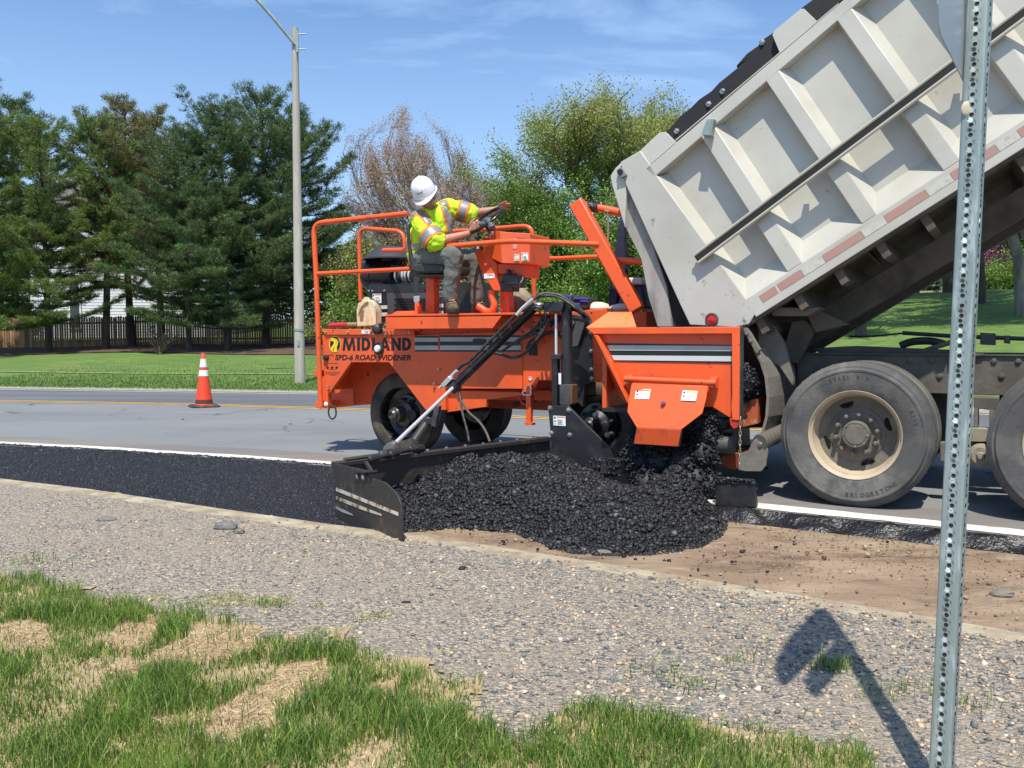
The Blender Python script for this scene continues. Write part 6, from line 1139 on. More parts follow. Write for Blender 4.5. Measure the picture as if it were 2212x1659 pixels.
tpart(MB().tube([T.at(3.6, 1.0, 1.2), Bv(4.3, -.1, 1.2)], .09, 14), 'hoist_cylinder', BLACK, None, 0)
# chassis
CH = mk('chassis_mud', (.085, .075, .06), .9, c2=(.13, .115, .09), scale=5, lo=.4, hi=.7, bump=.4, bscale=25)
tpart(MB().fbox(T, -.55, 7.5, .80, 1.10, .72, .78), 'chassis_rail', CH); tpart(MB().fbox(T, -.55, 7.5, .80, 1.10, 1.62, 1.68), 'chassis_rail', CH); tpart(MB().fbox(T, -.55, 7.5, 1.09, 1.10, .70, .80), 'rail_flange', CH, None, 0)
for x, y in K(6, 1235, 380, 1390, 380, 1447, 490, 1890, 490, 1835, 380, 2010, 382, 1560, 380, 1650, 490): bolts(0, (x, y), .72, .02, CH, truck, 'rail_bolt', T)
tpart(MB().prism(T, K(6, 1510, 322, 1760, 330, 1760, 345, 1700, 350, 1700, 415, 1510, 410), .69, .718), 'rail_gusset', CH)
for u in (-.4, .65, 2.2, 4): tpart(MB().fbox(T, u, u + .1, .85, 1.05, .78, 1.62), 'cross_beam', CH, None, 0)
tpart(MB().prism(T, K(6, 550, 290, 830, 275, 1540, 305, 1540, 330, 600, 345), .8, 1.0), 'chassis_top', BLACK, None, 0)
tpart(MB().tube(smooth_path([T.P(*q, .9) for q in K(6, 795, 205, 900, 208, 1050, 198, 1180, 184)], 4), .008, 6), 'cable', BLACK, None, 0); tpart(MB().tube([T.P(*q, .9) for q in K(6, 1180, 182, 1550, 205, 2100, 225)], .016, 8), 'pto_shaft', BLACK, None, 0)
tpart(MB().prism(T, K(6, 1735, 180, 1845, 185, 1845, 270, 1735, 265), .85, 1.0), 'valve_box', BLACK); tpart(MB().prism(T, K(6, 1905, 200, 1950, 200, 1950, 260, 1905, 255), .85, 1.0), 'valve_box', BLACK)
tpart(MB().tube(smooth_path([T.P(*q, .95) for q in K(6, 1165, 275, 1250, 245, 1380, 240, 1480, 262)], 4), .03, 8), 'air_hose', BLACK, None, 0); tpart(MB().tube([T.P(*q, .85) for q in K(6, 1340, 310, 1440, 275, 1540, 245)], .02, 8), 'brace_rod', CH, None, 0)
# rear hinge arms and body prop
for pts, v0, v1 in (((390, 100, 480, 90, 560, 150, 430, 400, 340, 390, 330, 300), .55, .62), ((150, 130, 260, 130, 330, 250, 400, 500, 395, 560, 300, 420, 150, 330), .35, .42), ((480, 20, 560, 10, 800, 120, 560, 180), .5, .56)): tpart(MB().prism(T, K(6, *pts), v0, v1), 'hinge_arm', MUD if v0 < .5 else BEDUND)
tpart(MB().prism(T, K(6, 40, 145, 70, 145, 160, 300, 145, 330, 130, 325, 45, 170), .10, .16), 'apron_bracket', MUD); bolts(6, (68, 188, 97, 240), .10, .012, MUD, truck, 'bolt', T)
tpart(MB().prism(T, K(6, 240, 0, 600, 0, 500, 60, 250, 60), .3, .5), 'hinge_beam', MUD)
# curved mudguard
cur = [(108, 300), (160, 390), (195, 500), (210, 640), (200, 780), (165, 912)]; cr2 = [(230, 260), (290, 370), (330, 480), (342, 620), (335, 760), (300, 870)]
m = MB(); A = [T.P(*K(6, *a)[0], .12) for a in cur]; Bq = [T.P(*K(6, *b)[0], .5) for b in cr2]
for i in range(5): m.loft([A[i], A[i + 1], Bq[i + 1], Bq[i]], [q + T.u * .02 for q in (A[i], A[i + 1], Bq[i + 1], Bq[i])])
tpart(m, 'mudguard', MUD, None, 0, 1)
m = MB(); cr3 = [(330, 250), (380, 370), (402, 480), (405, 560), (380, 700), (330, 860)]; Cq = [T.P(*K(6, *b)[0], .62) for b in cr3]
for i in range(5): m.loft([Bq[i], Bq[i + 1], Cq[i + 1], Cq[i]], [q + T.u * .02 for q in (Bq[i], Bq[i + 1], Cq[i + 1], Cq[i])])
tpart(m, 'mudguard', CH, None, 0, 1)
# rear roller stub and tow plate
a = T.P(*K(6, 160, 965)[0], .0); b = T.P(*K(6, 330, 890)[0], .35); pr = [(.06 + (.006 if i % 2 else 0), (b - a).length * i / 15) for i in range(16)]; tpart(MB().lathe(a, b - a, pr, 18), 'rubber_bumper', mk('bumper_rubber', (.10, .09, .075), .8), None, 0, .3)
tpart(MB().prism(T, K(6, 5, 1050, 80, 1020, 115, 950, 160, 925, 200, 940, 218, 1020, 205, 1130, 170, 1172, 60, 1172, 5, 1160), .0, .03), 'tow_plate', MUD); bolts(6, (166, 978), .0, .018, STEEL, truck, 'bolt', T)
# wheels
TT = mk('tread_dusty', (.10, .09, .078), .9, c2=(.15, .135, .11), scale=4, bump=.3, bscale=60)
def ttyre(R, rw, w):
    o = [(rw, -.03), (rw + .004, -.008), (rw + .02, -.001), (rw + .07, .012), (rw + .14, .014), (rw + .143, .018), (rw + .155, .018), (rw + .158, .012), (R - .045, .004), (R - .042, -.002), (R - .03, -.004), (R - .012, -.022), (R, -.036)]
    for i in range(5): h = -.055 - (w - .11) * i / 5; o += [(R + .001, h), (R - .014, h - .002), (R - .014, h - .010), (R + .001, h - .012)]
    return o + [(R, -w + .036), (R - .03, -w + .004), (rw + .12, -w - .012), (rw + .02, -w), (rw, -w + .03)]
def dual(c, label=None, back=False):
    R = .525; n = -T.v * (-1 if back else 1)
    rim = tpart(MB().lathe(c, n, [(.312, -.006), (.318, -.002), (.322, -.012), (.314, -.02), (.296, -.035), (.288, -.10), (.272, -.145), (.20, -.158), (.19, -.150), (.165, -.146), (.16, -.135), (.148, -.132), (.0, -.132)], 56, False), 'wheel', RIMT, None, 0, .5)
    rimd = tpart(MB().lathe(c, n, [(.271, -.143), (.2, -.155), (.19, -.147), (.165, -.143), (.16, -.132), (.147, -.129), (.0, -.129)], 48, False), 'rim_disc', RIMD, rim, 0, .5)
    tpart(MB().lathe(c, n, ttyre(R, .315, .27), 72, False), 'tyre', TYRE, rim, 0, .5); tpart(MB().lathe(c - n * .33, n, ttyre(R, .315, .27), 60, False), 'inner_tyre', TT, rim, 0, .5)
    tpart(MB().lathe(c, n, [(.10, -.13), (.098, -.07), (.092, -.055), (.088, -.05), (.075, -.052), (.07, -.045), (.0, -.043)], 28, False), 'hub', RIMD, rim, 0, .5)
    x = n.cross(Vector((0, 0, 1))).normalized(); y = n.cross(x)
    for i in range(10): a_ = 2 * math.pi * i / 10 + .2; q = c + (x * math.cos(a_) + y * math.sin(a_)) * .143; tpart(MB().lathe(q, n, [(.026, -.134), (.026, -.121), (.017, -.118), (.015, -.08), (.01, -.075)], 8), 'lug_nut', RIMD, rim, 0)
    for i in range(8): a_ = 2 * math.pi * i / 8; q = c + (x * math.cos(a_) + y * math.sin(a_)) * .083; tpart(MB().lathe(q, n, [(.009, -.055), (.009, -.046)], 6), 'cap_bolt', STEEL if i in (2, 3, 4) else RIMD, rim, 0)
    for i in range(4):
        a_ = 2 * math.pi * i / 4 + .35; e = x * math.cos(a_) + y * math.sin(a_); s = n.cross(e); q = c + e * .226 - n * .1495
        A = [q + e * .027 * math.cos(t) + s * .05 * math.sin(t) + n * (-.0058 * math.cos(t)) for t in [k * math.pi / 9 for k in range(18)]]; tpart(MB().loft(A, [p + n * .003 for p in A]), 'hand_hole', mk('hole_black', (.004, .004, .004), 1), rim, 0)
    # small tread blocks: nubs on the shoulder
    m = MB()
    for i in range(40): a_ = 2 * math.pi * i / 40; e = x * math.cos(a_) + y * math.sin(a_); m.bar(c + e * (R - .004) - n * .045, c + e * (R + .004) - n * .045, .01, .012, n)
    tpart(m, 'shoulder_nubs', TYRE, rim, 0)
    return rim
ca = T.P(1845, 935, 0); ca.z = .525; r1 = dual(ca)
cc = ca + T.u * 1.36; r2 = dual(cc)
def ring_text(s, c, n, R, size, a0, par, mat, flip=1):
    x = n.cross(Vector((0, 0, 1))).normalized(); y = Vector((0, 0, 1)); cv = bpy.data.curves.new('t', 'FONT'); cv.size = 1; cv.offset = .01; cv.resolution_u = 2; m = MB()
    for i, ch in enumerate(s):
        if ch == ' ': continue
        cv.body = ch; o = bpy.data.objects.new('t', cv); COL.objects.link(o); bpy.context.view_layer.update(); me = bpy.data.meshes.new_from_object(o.evaluated_get(bpy.context.evaluated_depsgraph_get())); bpy.data.objects.remove(o)
        a_ = a0 + (i - len(s) / 2) * size * 1.0 / R * flip; rad = -x * math.sin(a_) * -1 + y * math.cos(a_); tan = (x * math.cos(a_) - y * math.sin(a_))
        if flip < 0: e1, e2 = -tan, -rad
        else: e1, e2 = tan, rad
        m.add([c + rad * R + e1 * (q.co.x - .3) * size + e2 * q.co.y * size + n * .0165 for q in me.vertices], [tuple(p.vertices) for p in me.polygons])
    tpart(m, 'tyre_lettering', mat, par, 0)
TL = mk('tyre_letters', (.05, .05, .048), .8)
sx = T.u
def rt(s, R, size, a0, flip, par, c):
    n = -T.v; cv = bpy.data.curves.new('t', 'FONT'); cv.size = 1; cv.offset = .01; cv.resolution_u = 2; m = MB()
    for i, ch in enumerate(s):
        if ch == ' ': continue
        cv.body = ch; o = bpy.data.objects.new('t', cv); COL.objects.link(o); bpy.context.view_layer.update(); me = bpy.data.meshes.new_from_object(o.evaluated_get(bpy.context.evaluated_depsgraph_get())); bpy.data.objects.remove(o)
        a_ = R_(a0) - (i - (len(s) - 1) / 2) * size * .85 / R * flip; rad = T.u * math.cos(a_) + T.z * math.sin(a_); tan = T.u * math.sin(a_) - T.z * math.cos(a_)
        e1, e2 = (tan, rad) if flip > 0 else (-tan, -rad)
        m.add([c + rad * R + e1 * (q.co.x - .3) * size + e2 * q.co.y * size + n * .0155 for q in me.vertices], [tuple(p.vertices) for p in me.polygons])
    tpart(m, 'tyre_lettering', TL, par, 0)
rt('BRIDGESTONE', .442, .042, -72, -1, r1, ca); rt('V-STEEL RIB', .405, .036, 100, 1, r1, ca); rt('R250', .405, .034, 20, 1, r1, ca)
for u in (0, 1.36): dual(T.at(u, .525, 2.4), back=True)
tpart(MB().tube([T.at(0, .525, .3), T.at(0, .525, 2.1)], .08, 14), 'axle', CH, None, 0); tpart(MB().tube([T.at(1.36, .525, .3), T.at(1.36, .525, 2.1)], .08, 14), 'axle', CH, None, 0)
tpart(MB().prism(T, K(6, 20, 110, 420, 110, 420, 560, 300, 860, 20, 860), .75, .80), 'rear_plate', BLACK)
# suspension between the axles
tpart(MB().prism(T, K(6, 1640, 860, 1830, 870, 1830, 960, 1640, 960), .45, .6), 'walking_beam', mk('beam_tan', (.28, .25, .18), .9, c2=(.2, .17, .12), scale=6), None); tpart(MB().prism(T, K(6, 1450, 965, 1850, 965, 1850, 1110, 1450, 1100), .5, .6), 'walking_beam', MUD)
tpart(MB().lathe(T.P(*K(6, 1745, 1050)[0], .5), -T.v, [(.085, 0), (.085, .08), (.06, .1), (.03, .1), (.02, .12), (0, .12)], 22, False), 'trunnion', mk('trunnion_mud', (.26, .23, .17), 1, bump=1, bscale=30), None, 0)
tpart(MB().prism(T, K(6, 1690, 640, 1870, 650, 1870, 740, 1690, 720), .5, .7), 'spring_pack', CH); tpart(MB().prism(T, K(6, 1690, 720, 1720, 720, 1720, 860, 1690, 860), .5, .7), 'spring_hanger', MUD); tpart(MB().prism(T, K(6, 1800, 720, 1840, 730, 1840, 860, 1800, 860), .5, .7), 'spring_hanger', MUD)
# simple cab far outside the frame so that the truck is whole
CABM = mk('cab_paint', (.5, .49, .42), .3)
cabo = tpart(MB().prism(T, [(0, 0), (1, 0), (1, 1)], 0, .01), 'x', CABM) if False else None
m = MB(); pr = [(4.9, .9), (4.9, 2.7), (6.3, 2.75), (6.6, 1.9), (7.7, 1.75), (7.9, .75)]; A = [T.at(u, z, .15) for u, z in pr]; m.loft(A, [a + T.v * 2.1 for a in A]); cab = tpart(m, 'cab', CABM, None, .05)
m = MB(); A = [T.at(u, z, .145) for u, z in ((5.3, 1.85), (5.3, 2.5), (6.2, 2.52), (6.4, 1.9))]; m.loft(A, [a + T.v * .004 for a in A]); tpart(m, 'window', mk('cab_glass', (.02, .03, .035), .08), cab, 0)
for v, nn in ((.1, -T.v), (2.3, T.v)): c_ = T.at(6.9, .525, v); rm = tpart(MB().lathe(c_, nn, [(.31, -.02), (.3, -.05), (.2, -.03), (.12, .03), (0, .03)], 40), 'wheel', RIMT, None, 0); tpart(MB().lathe(c_, nn, ttyre(.525, .315, .27), 48, False), 'tyre', TYRE, rm, 0)
# ------------------------------------------------------------------ the perforated sign post, close to the camera
dpost = 2.3
pb = D(2030, 1770, 2.22); pb.z = .04; ptp = D(2117, 0, dpost); dirp = (ptp - pb).normalized(); topz = 2.75
ptop = pb + dirp * ((topz - pb.z) / dirp.z)
sp = thing('sign_post', pb, 'perforated galvanised square post with a sign seen edge on, in the right foreground', 'sign post')
tocam = Vector((-pb.x, -pb.y, 0)).normalized(); a_ = R_(-15); nF = Vector((tocam.x * math.cos(a_) - tocam.y * math.sin(a_), tocam.x * math.sin(a_) + tocam.y * math.cos(a_), 0)); rF = Vector((-nF.y, nF.x, 0))
S = .0254 * 1.0; cr = .006; pitch = .0254; hr = .0055
def holed(c0, n, x, L, m, half=S):
    """flat face with round holes: c0 base centre on the face, x across, dirp along"""
    k = int(L / pitch); fl = half - cr
    for i in range(k):
        z0 = i * pitch; c = c0 + dirp * (z0 + pitch / 2); N = 16
        cir = [c + x * hr * math.cos(2 * math.pi * j / N) + dirp * hr * math.sin(2 * math.pi * j / N) for j in range(N)]
        sqp = []
        for j in range(N):
            t = 2 * math.pi * j / N; cx_, cz_ = math.cos(t), math.sin(t); s_ = min(hr * 1.9 / max(abs(cx_), 1e-6), pitch / 2 / max(abs(cz_), 1e-6)); sqp.append(c + x * cx_ * s_ + dirp * cz_ * s_)
        # exact corners
        w_ = hr * 1.9; 
        b = [x * sx_ * w_ + dirp * sz_ * pitch / 2 for sx_, sz_ in ((1, 1), (-1, 1), (-1, -1), (1, -1))]
        sqp2 = []
        for j in range(N):
            p = sqp[j] - c; sqp2.append(c + p)
        m.add(cir + sqp2, [(j, N + j, N + (j + 1) % N, (j + 1) % N) for j in range(N)])
        base = len(m.v)
        # corner fillers
        for q, sx_, sz_ in ((1, 1, 1), (1, -1, 1), (1, -1, -1), (1, 1, -1)):
            crn = c + x * sx_ * w_ + dirp * sz_ * pitch / 2; ang_ = [j for j in range(N) if (sqp2[j] - c).dot(x) * sx_ >= -1e-9 and (sqp2[j] - c).dot(dirp) * sz_ >= -1e-9]
            ang_.sort(key=lambda j: abs((sqp2[j] - c).dot(x)))
            for u_, v_ in zip(ang_[:-1], ang_[1:]): m.add([sqp2[u_], sqp2[v_], crn], [(0, 1, 2)])
    w_ = hr * 1.9
    for s in (-1, 1): m.add([c0 + x * s * w_, c0 + x * s * fl, c0 + x * s * fl + dirp * k * pitch, c0 + x * s * w_ + dirp * k * pitch], [(0, 1, 2, 3)])
    return k * pitch
m = MB(); Lp = (ptop - pb).length; pb2 = pb - dirp * .4; Lp += .4
for n_ax, x_ax in ((nF, rF), (-nF, rF), (rF, nF), (-rF, nF)): Lr = holed(pb2 + n_ax * S, n_ax, x_ax, Lp, m)
for sx_, sy_ in ((1, 1), (1, -1), (-1, 1), (-1, -1)):
    cc_ = pb2 + nF * sx_ * (S - cr) + rF * sy_ * (S - cr); ars = [cc_ + nF * sx_ * cr * math.cos(t) + rF * sy_ * cr * math.sin(t) for t in [k * math.pi / 8 for k in range(5)]]
    m.add(ars + [q + dirp * Lr for q in ars], [(j, j + 1, 6 + j, 5 + j) for j in range(4)])
o = m.build('post', GALV, sp, 0, .5)
# sign plate seen edge on; bolted to the back of the post
pc = pb + dirp * ((1.88 - pb.z) / dirp.z); gz = Vector((0, 0, 1)); sdir = Vector((.475, .88, 0)).normalized(); sdir = Vector((.545, .838, 0)).normalized(); sn = Vector((-sdir.y, sdir.x, 0))
hwd = .33; c0 = pc + sn * (S + .004) - rF * 0
r_ = .05
L0, L1 = -.46, .10
pl = [(L0, .05), (L0 + .02, .012), (L0 + .06, 0), (L1 - .04, 0), (L1, .04), (L1, .36), (L1 - .03, .38), (L0 + .05, .38), (L0, .34)]
A = [c0 + sdir * a + gz * b for a, b in pl]; MB().loft(A, [q + sn * .0025 for q in A]).build('sign_plate', SIGNM, sp, 0, 0)
A = [c0 + sdir * a + gz * b for a, b in ((-.66, .64), (-.62, .50), (-.30, .44), (.16, .44), (.20, .5), (.20, 1.0), (.10, 1.12), (-.40, 1.08), (-.62, .9))]; MB().loft(A, [q + sn * .0025 for q in A]).build('sign_plate', SIGNM, sp, 0, 0)
m = MB(); hs = S - .0022; A = [pb2 + nF * a * hs + rF * b_ * hs for a, b_ in ((1, 1), (-1, 1), (-1, -1), (1, -1))]; m.loft(A, [q + dirp * Lp for q in A]); m.build('shade_sleeve', mk('sleeve_shade', (.02, .022, .022), .7), sp, 0, 0)  # near-black sleeve added so the post holes read as shaded inside
q = pb + dirp * ((1.80 - pb.z) / dirp.z) + nF * (S + .001) - rF * .012
o = MB().ball(q, .014, 6, (1, .3, 1.4)).build('paint_blob', mk('glue_tan', (.5, .42, .28), .7), sp)
# ------------------------------------------------------------------ the operator
from mathutils.bvhtree import BVHTree
def J(x, y, v, n=1): return W.P(*K(n, x, y)[0], v)
op = thing('person', J(1120, 1000, 0), 'seated operator in white hard hat and yellow high visibility shirt at the steering wheel', 'person')
def caps(m, pts, n=12):
    """tapered limb with round joints; pts = [(point, radius), ...]"""
    for (a, ra), (b, rb_) in zip(pts[:-1], pts[1:]):
        if (b - a).length > 1e-4: m.tube([a, b], [ra, rb_], n)
    for a, r in pts: m.ball(a, r * .995, 6)
def blob(m, name, mat, vox, par, disp=0, dsc=.12, smooth=4, seed=0):
    me = bpy.data.meshes.new('tmp'); me.from_pydata([tuple(q) for q in m.v], [], m.f); o = bpy.data.objects.new('tmp', me); COL.objects.link(o)
    bm = bmesh.new(); bm.from_mesh(me); bmesh.ops.remove_doubles(bm, verts=bm.verts, dist=1e-5); bmesh.ops.recalc_face_normals(bm, faces=bm.faces); bm.to_mesh(me); bm.free()
    r = o.modifiers.new('r', 'REMESH'); r.mode = 'VOXEL'; r.voxel_size = vox
    s = o.modifiers.new('s', 'SMOOTH'); s.factor = .6; s.iterations = smooth
    if disp:
        tx = bpy.data.textures.new('folds', 'CLOUDS'); tx.noise_scale = dsc; tx.noise_depth = 2; d = o.modifiers.new('d', 'DISPLACE'); d.texture = tx; d.strength = disp; d.mid_level = .5; d.texture_coords = 'GLOBAL'
        s = o.modifiers.new('s2', 'SMOOTH'); s.factor = .5; s.iterations = 1
    bpy.context.view_layer.update(); ev = o.evaluated_get(bpy.context.evaluated_depsgraph_get()); n = bpy.data.meshes.new_from_object(ev); bpy.data.objects.remove(o)
    bvh = BVHTree.FromPolygons([q.co.copy() for q in n.vertices], [tuple(p.vertices) for p in n.polygons])
    b = tot(par)
    n.transform(Matrix.Translation(-b)); n.materials.clear(); n.materials.append(mat); n.polygons.foreach_set('use_smooth', [True] * len(n.polygons)); n.name = name
    ob = bpy.data.objects.new(name, n); COL.objects.link(ob); ob.parent = par; return ob, bvh
def ellip(m, c, ax, rad, n=10):
    k = len(m.v)
    for i in range(n + 1):
        t = math.pi * i / n
        for j in range(2 * n):
            a = math.pi * j / n; p = (math.sin(t) * math.cos(a) * rad[0], math.sin(t) * math.sin(a) * rad[1], math.cos(t) * rad[2]); m.v.append(tuple(c + ax[0] * p[0] + ax[1] * p[1] + ax[2] * p[2]))
    for i in range(n):
        for j in range(2 * n): m.f.append((k + i * 2 * n + j, k + (i + 1) * 2 * n + j, k + (i + 1) * 2 * n + (j + 1) % (2 * n), k + i * 2 * n + (j + 1) % (2 * n)))
SKIN = mk('skin_tanned', (.42, .20, .13), .5, c2=(.34, .14, .085), scale=14, lo=.45, hi=.65, bump=.15, bscale=60)
SKIN.node_tree.nodes['Principled BSDF'].inputs['Subsurface Weight'].default_value = .06
HIVIS = mk('hivis_yellow', (.56, .86, .025), .8, c2=(.50, .78, .03), scale=7, bump=.25, bscale=16)
HVO = mk('hivis_orange', (.92, .20, .025), .7); HVS = mk('reflective_silver', (.27, .28, .28), .45, .3, c2=(.22, .23, .23), scale=14)
TRO = mk('trousers_grey', (.125, .125, .108), .9, c2=(.16, .16, .14), scale=9, bump=.4, bscale=22)
BOOT = mk('boot_leather', (.13, .052, .032), .65, c2=(.07, .035, .022), scale=16, bump=.3, bscale=40); BOOTT = mk('boot_suede', (.13, .105, .062), .85, c2=(.08, .06, .04), scale=18); SOLE = mk('boot_sole', (.03, .026, .022), .8); LACE = mk('lace_tan', (.45, .38, .24), .8)
HAT = mk('hard_hat_white', (.78, .78, .76), .28, c2=(.62, .61, .57), scale=9, lo=.58, hi=.75, coat=.3)
# joints
pel = J(1125, 930, .02); chest = J(1195, 640, -.06); neck = J(1205, 455, -.12); 
sN = J(1085, 545, -.23); sF = J(1372, 425, .08); eN = J(1262, 775, -.28); wN = J(1585, 690, -.08); eF = J(1600, 500, .20); wF = J(1850, 452, .27)
hN = J(1100, 945, -.09); hF = J(1140, 935, .13); kN = J(1440, 895, -.22); aN = J(1400, 1300, -.19); kF = J(1650, 935, .36); aF = J(1660, 1355, .37)
# head frame
up = (W.z * .74 - W.v * .62 - W.u * .10).normalized(); fw = (-W.z * .58 - W.v * .72 + W.u * .32); fw = (fw - up * fw.dot(up)).normalized(); sd = up.cross(fw).normalized()
hc = J(1162, 318, -.20)
b = MB()
ellip(b, hc, (sd, fw, up), (.074, .092, .095)); ellip(b, hc - up * .055 + fw * .028, (sd, fw, up), (.056, .062, .068)); ellip(b, hc - up * .098 + fw * .058, (sd, fw, up), (.026, .024, .024))
ellip(b, hc - up * .035 + fw * .096, (sd, fw, up), (.013, .018, .027)); ellip(b, hc - up * .052 + fw * .103, (sd, fw, up), (.016, .014, .012))
for s in (-1, 1): ellip(b, hc + sd * s * .075 - up * .02, (sd, fw, up), (.012, .02, .032)); ellip(b, hc + sd * s * .03 + fw * .082 - up * .004, (sd, fw, up), (.022, .014, .010)); ellip(b, hc + sd * s * .038 + fw * .06 - up * .045, (sd, fw, up), (.022, .022, .026))
caps(b, [(hc - up * .05 - fw * .02, .058), (neck, .062), (chest.lerp(neck, .6), .09)])
caps(b, [(pel, .13), (chest, .135), (chest.lerp(neck, .6), .10)]); caps(b, [(sN, .065), (chest.lerp(neck, .55), .09), (sF, .065)])
caps(b, [(sN, .058), (sN.lerp(eN, .5), .05), (eN, .046), (eN.lerp(wN, .35), .047), (wN, .031)]); caps(b, [(sF, .055), (eF, .043), (eF.lerp(wF, .35), .043), (wF, .029)])
caps(b, [(hN, .085), (kN, .062), (aN, .045)]); caps(b, [(hF, .085), (kF, .062), (aF, .045)])
# near hand closed round the wheel
pN = J(1628, 628, -.065); caps(b, [(wN, .031), (pN.lerp(wN, .35), .033), (J(1632, 596, -.072), .024)]); caps(b, [(wN, .03), (J(1645, 648, -.065), .024)]); caps(b, [(J(1632, 596, -.072), .023), (J(1645, 648, -.065), .022)])
for i in range(4):
    k = (.95, 1.05, 1.0, .82)[i]; caps(b, [(J(1632, 586 + 23 * i, -.068), .0115), (J(1632 + 44 * k, 572 + 25 * i, -.085), .0108), (J(1632 + 68 * k, 584 + 25 * i, -.065), .010), (J(1632 + 56 * k, 596 + 25 * i, -.03), .0088)], 8)
caps(b, [(J(1600, 640, -.085), .016), (J(1598, 590, -.095), .0135), (J(1618, 560, -.085), .0115), (J(1640, 545, -.065), .0095)], 8)
# far hand open over the wheel, fingers spread
caps(b, [(wF, .029), (J(1888, 432, .275), .028), (J(1905, 418, .27), .022)]); caps(b, [(wF, .027), (J(1902, 447, .285), .02)])
for pts in (((1900, 408, .265), (1918, 390, .255), (1933, 379, .25), (1948, 374, .25)), ((1908, 415, .27), (1938, 402, .26), (1962, 397, .255), (1982, 398, .255)), ((1912, 428, .28), (1942, 420, .275), (1965, 414, .27), (1983, 412, .27)), ((1908, 442, .29), (1935, 444, .29), (1955, 446, .29), (1974, 452, .29)), ((1872, 425, .25), (1880, 408, .235), (1897, 396, .23), (1912, 391, .225))):
    r = [.0118, .0105, .0098, .0082]; caps(b, [(J(*p), q) for p, q in zip(pts, r)], 8)
body_o, _ = blob(b, 'body', SKIN, .0052, op, smooth=3)
for s in (-1, 1):
    e = hc + sd * s * .031 + fw * .088 - up * .018; MB().ball(e, .0115, 6).build('eye', mk('eye_white', (.6, .58, .55), .3), body_o, 0, 2); MB().ball(e + fw * .007 - up * .003, .006, 6).build('iris', mk('iris_brown', (.04, .02, .01), .2), body_o, 0, 2)
m = MB(); m.tube([hc - up * .078 + fw * .083 + sd * x * .01 + up * (-.0015 * x * x) for x in (-2.4, -1.2, 0, 1.2, 2.4)], [.003, .006, .007, .006, .003], 8); m.build('mouth', mk('lips', (.30, .10, .08), .5), body_o, 0, 2)
m = MB(); 
for s in (-1, 1): m.tube([hc + sd * s * x + fw * y + up * .004 for x, y in ((.014, .098), (.03, .096), (.048, .08))], [.004, .005, .003], 6)
m.build('eyebrow', mk('hair_brown', (.05, .035, .025), .9), body_o, 0, 2)
m = MB(); ellip(m, hc - fw * .014 - up * .012, (sd, fw, up), (.0785, .086, .085)); m.build('hair', mk('hair_grey_brown', (.10, .08, .06), .9, bump=.8, bscale=60), op, 0, 2)
# hard hat: dome with ridge, brim all round and a longer peak
ht_c = hc + up * .018
m = MB(); n = 40; prof = [(1.00, 0), (.995, .03), (.97, .06), (.90, .095), (.78, .125), (.58, .150), (.34, .163), (.12, .168), (0.001, .169)]
for q, h in prof:
    for j in range(n):
        a = 2 * math.pi * j / n; rx, ry = .112 * q, .134 * q; rid = .010 * math.exp(-(math.sin(a - math.pi / 2) * 0 + math.cos(a)) ** 2 * 26) * (1 - abs(h / .169 - .65)) * (q > .1); p = ht_c + sd * rx * math.cos(a) + fw * ry * math.sin(a) + up * (h + rid); m.v.append(tuple(p))
for i in range(len(prof) - 1):
    for j in range(n): m.f.append((i * n + j, i * n + (j + 1) % n, (i + 1) * n + (j + 1) % n, (i + 1) * n + j))
hat = m.build('hard_hat', HAT, op, 0, 2, solid=.003)
m = MB()
for t_ in (0, 1):
    for j in range(n):
        a = 2 * math.pi * j / n; f_ = max(0, math.sin(a)) ** 3; e = t_ * (.016 + .045 * f_); m.v.append(tuple(ht_c + sd * (.111 + e * .8) * math.cos(a) + fw * (.133 + e) * math.sin(a) + up * (.004 - .35 * e * (.5 + .5 * f_))))
for j in range(n): m.f.append((j, (j + 1) % n, n + (j + 1) % n, n + j))
m.build('brim', HAT, hat, 0, 2, solid=.004)
m = MB(); m.tube([ht_c + sd * .1125 * 1.0 * math.cos(a) * .97 + fw * .133 * math.sin(a) * .97 + up * .075 for a in [math.pi * (.42 + .02 * i) for i in range(9)]], .0035, 6); m.build('hat_mark', INK, hat, 0, 2)
m = MB(); m.tube([ht_c + fw * y + up * z for y, z in ((.02, .172), (.06, .158), (.085, .137))], [.006, .012, .004], 8); m.build('ridge', HAT, hat, 0, 2)
text_hat = MB()
for k_, (a0_, a1_) in enumerate(((.30, .36), (.385, .43), (.455, .50), (.52, .56), (.58, .64))):
    text_hat.tube([ht_c + sd * .103 * math.cos(math.pi * a) * 1.0 + fw * .125 * math.sin(math.pi * a) + up * z for a, z in ((a0_, .070), ((a0_ + a1_) / 2, .083 + .006 * (k_ % 2)), (a1_, .070))], .0028, 5)
text_hat.build('hat_logo', INK, hat, 0, 2)
# shirt
s = MB(); nb = chest.lerp(neck, .72)
caps(s, [(pel + W.z * .02, .155), (chest.lerp(pel, .5), .165), (chest, .172), (chest.lerp(neck, .5), .135), (nb, .092)]); 
for o_ in (W.u * .03, -W.u * .03): caps(s, [(chest + o_ + W.v * .04, .15), (pel.lerp(chest, .3) + o_, .15)])
caps(s, [(sN, .082), (chest.lerp(neck, .52), .105), (sF, .080)]); caps(s, [(sN, .088), (sN.lerp(eN, .55), .096), (sN.lerp(eN, .95), .102)]); caps(s, [(sF, .080), (sF.lerp(eF, .5), .090), (sF.lerp(eF, .97), .095)])
caps(s, [(J(1078, 720, -.10), .112), (J(1095, 890, -.08), .112)])
caps(s, [(J(1300, 520, -.10), .10), (J(1330, 650, -.08), .09)])
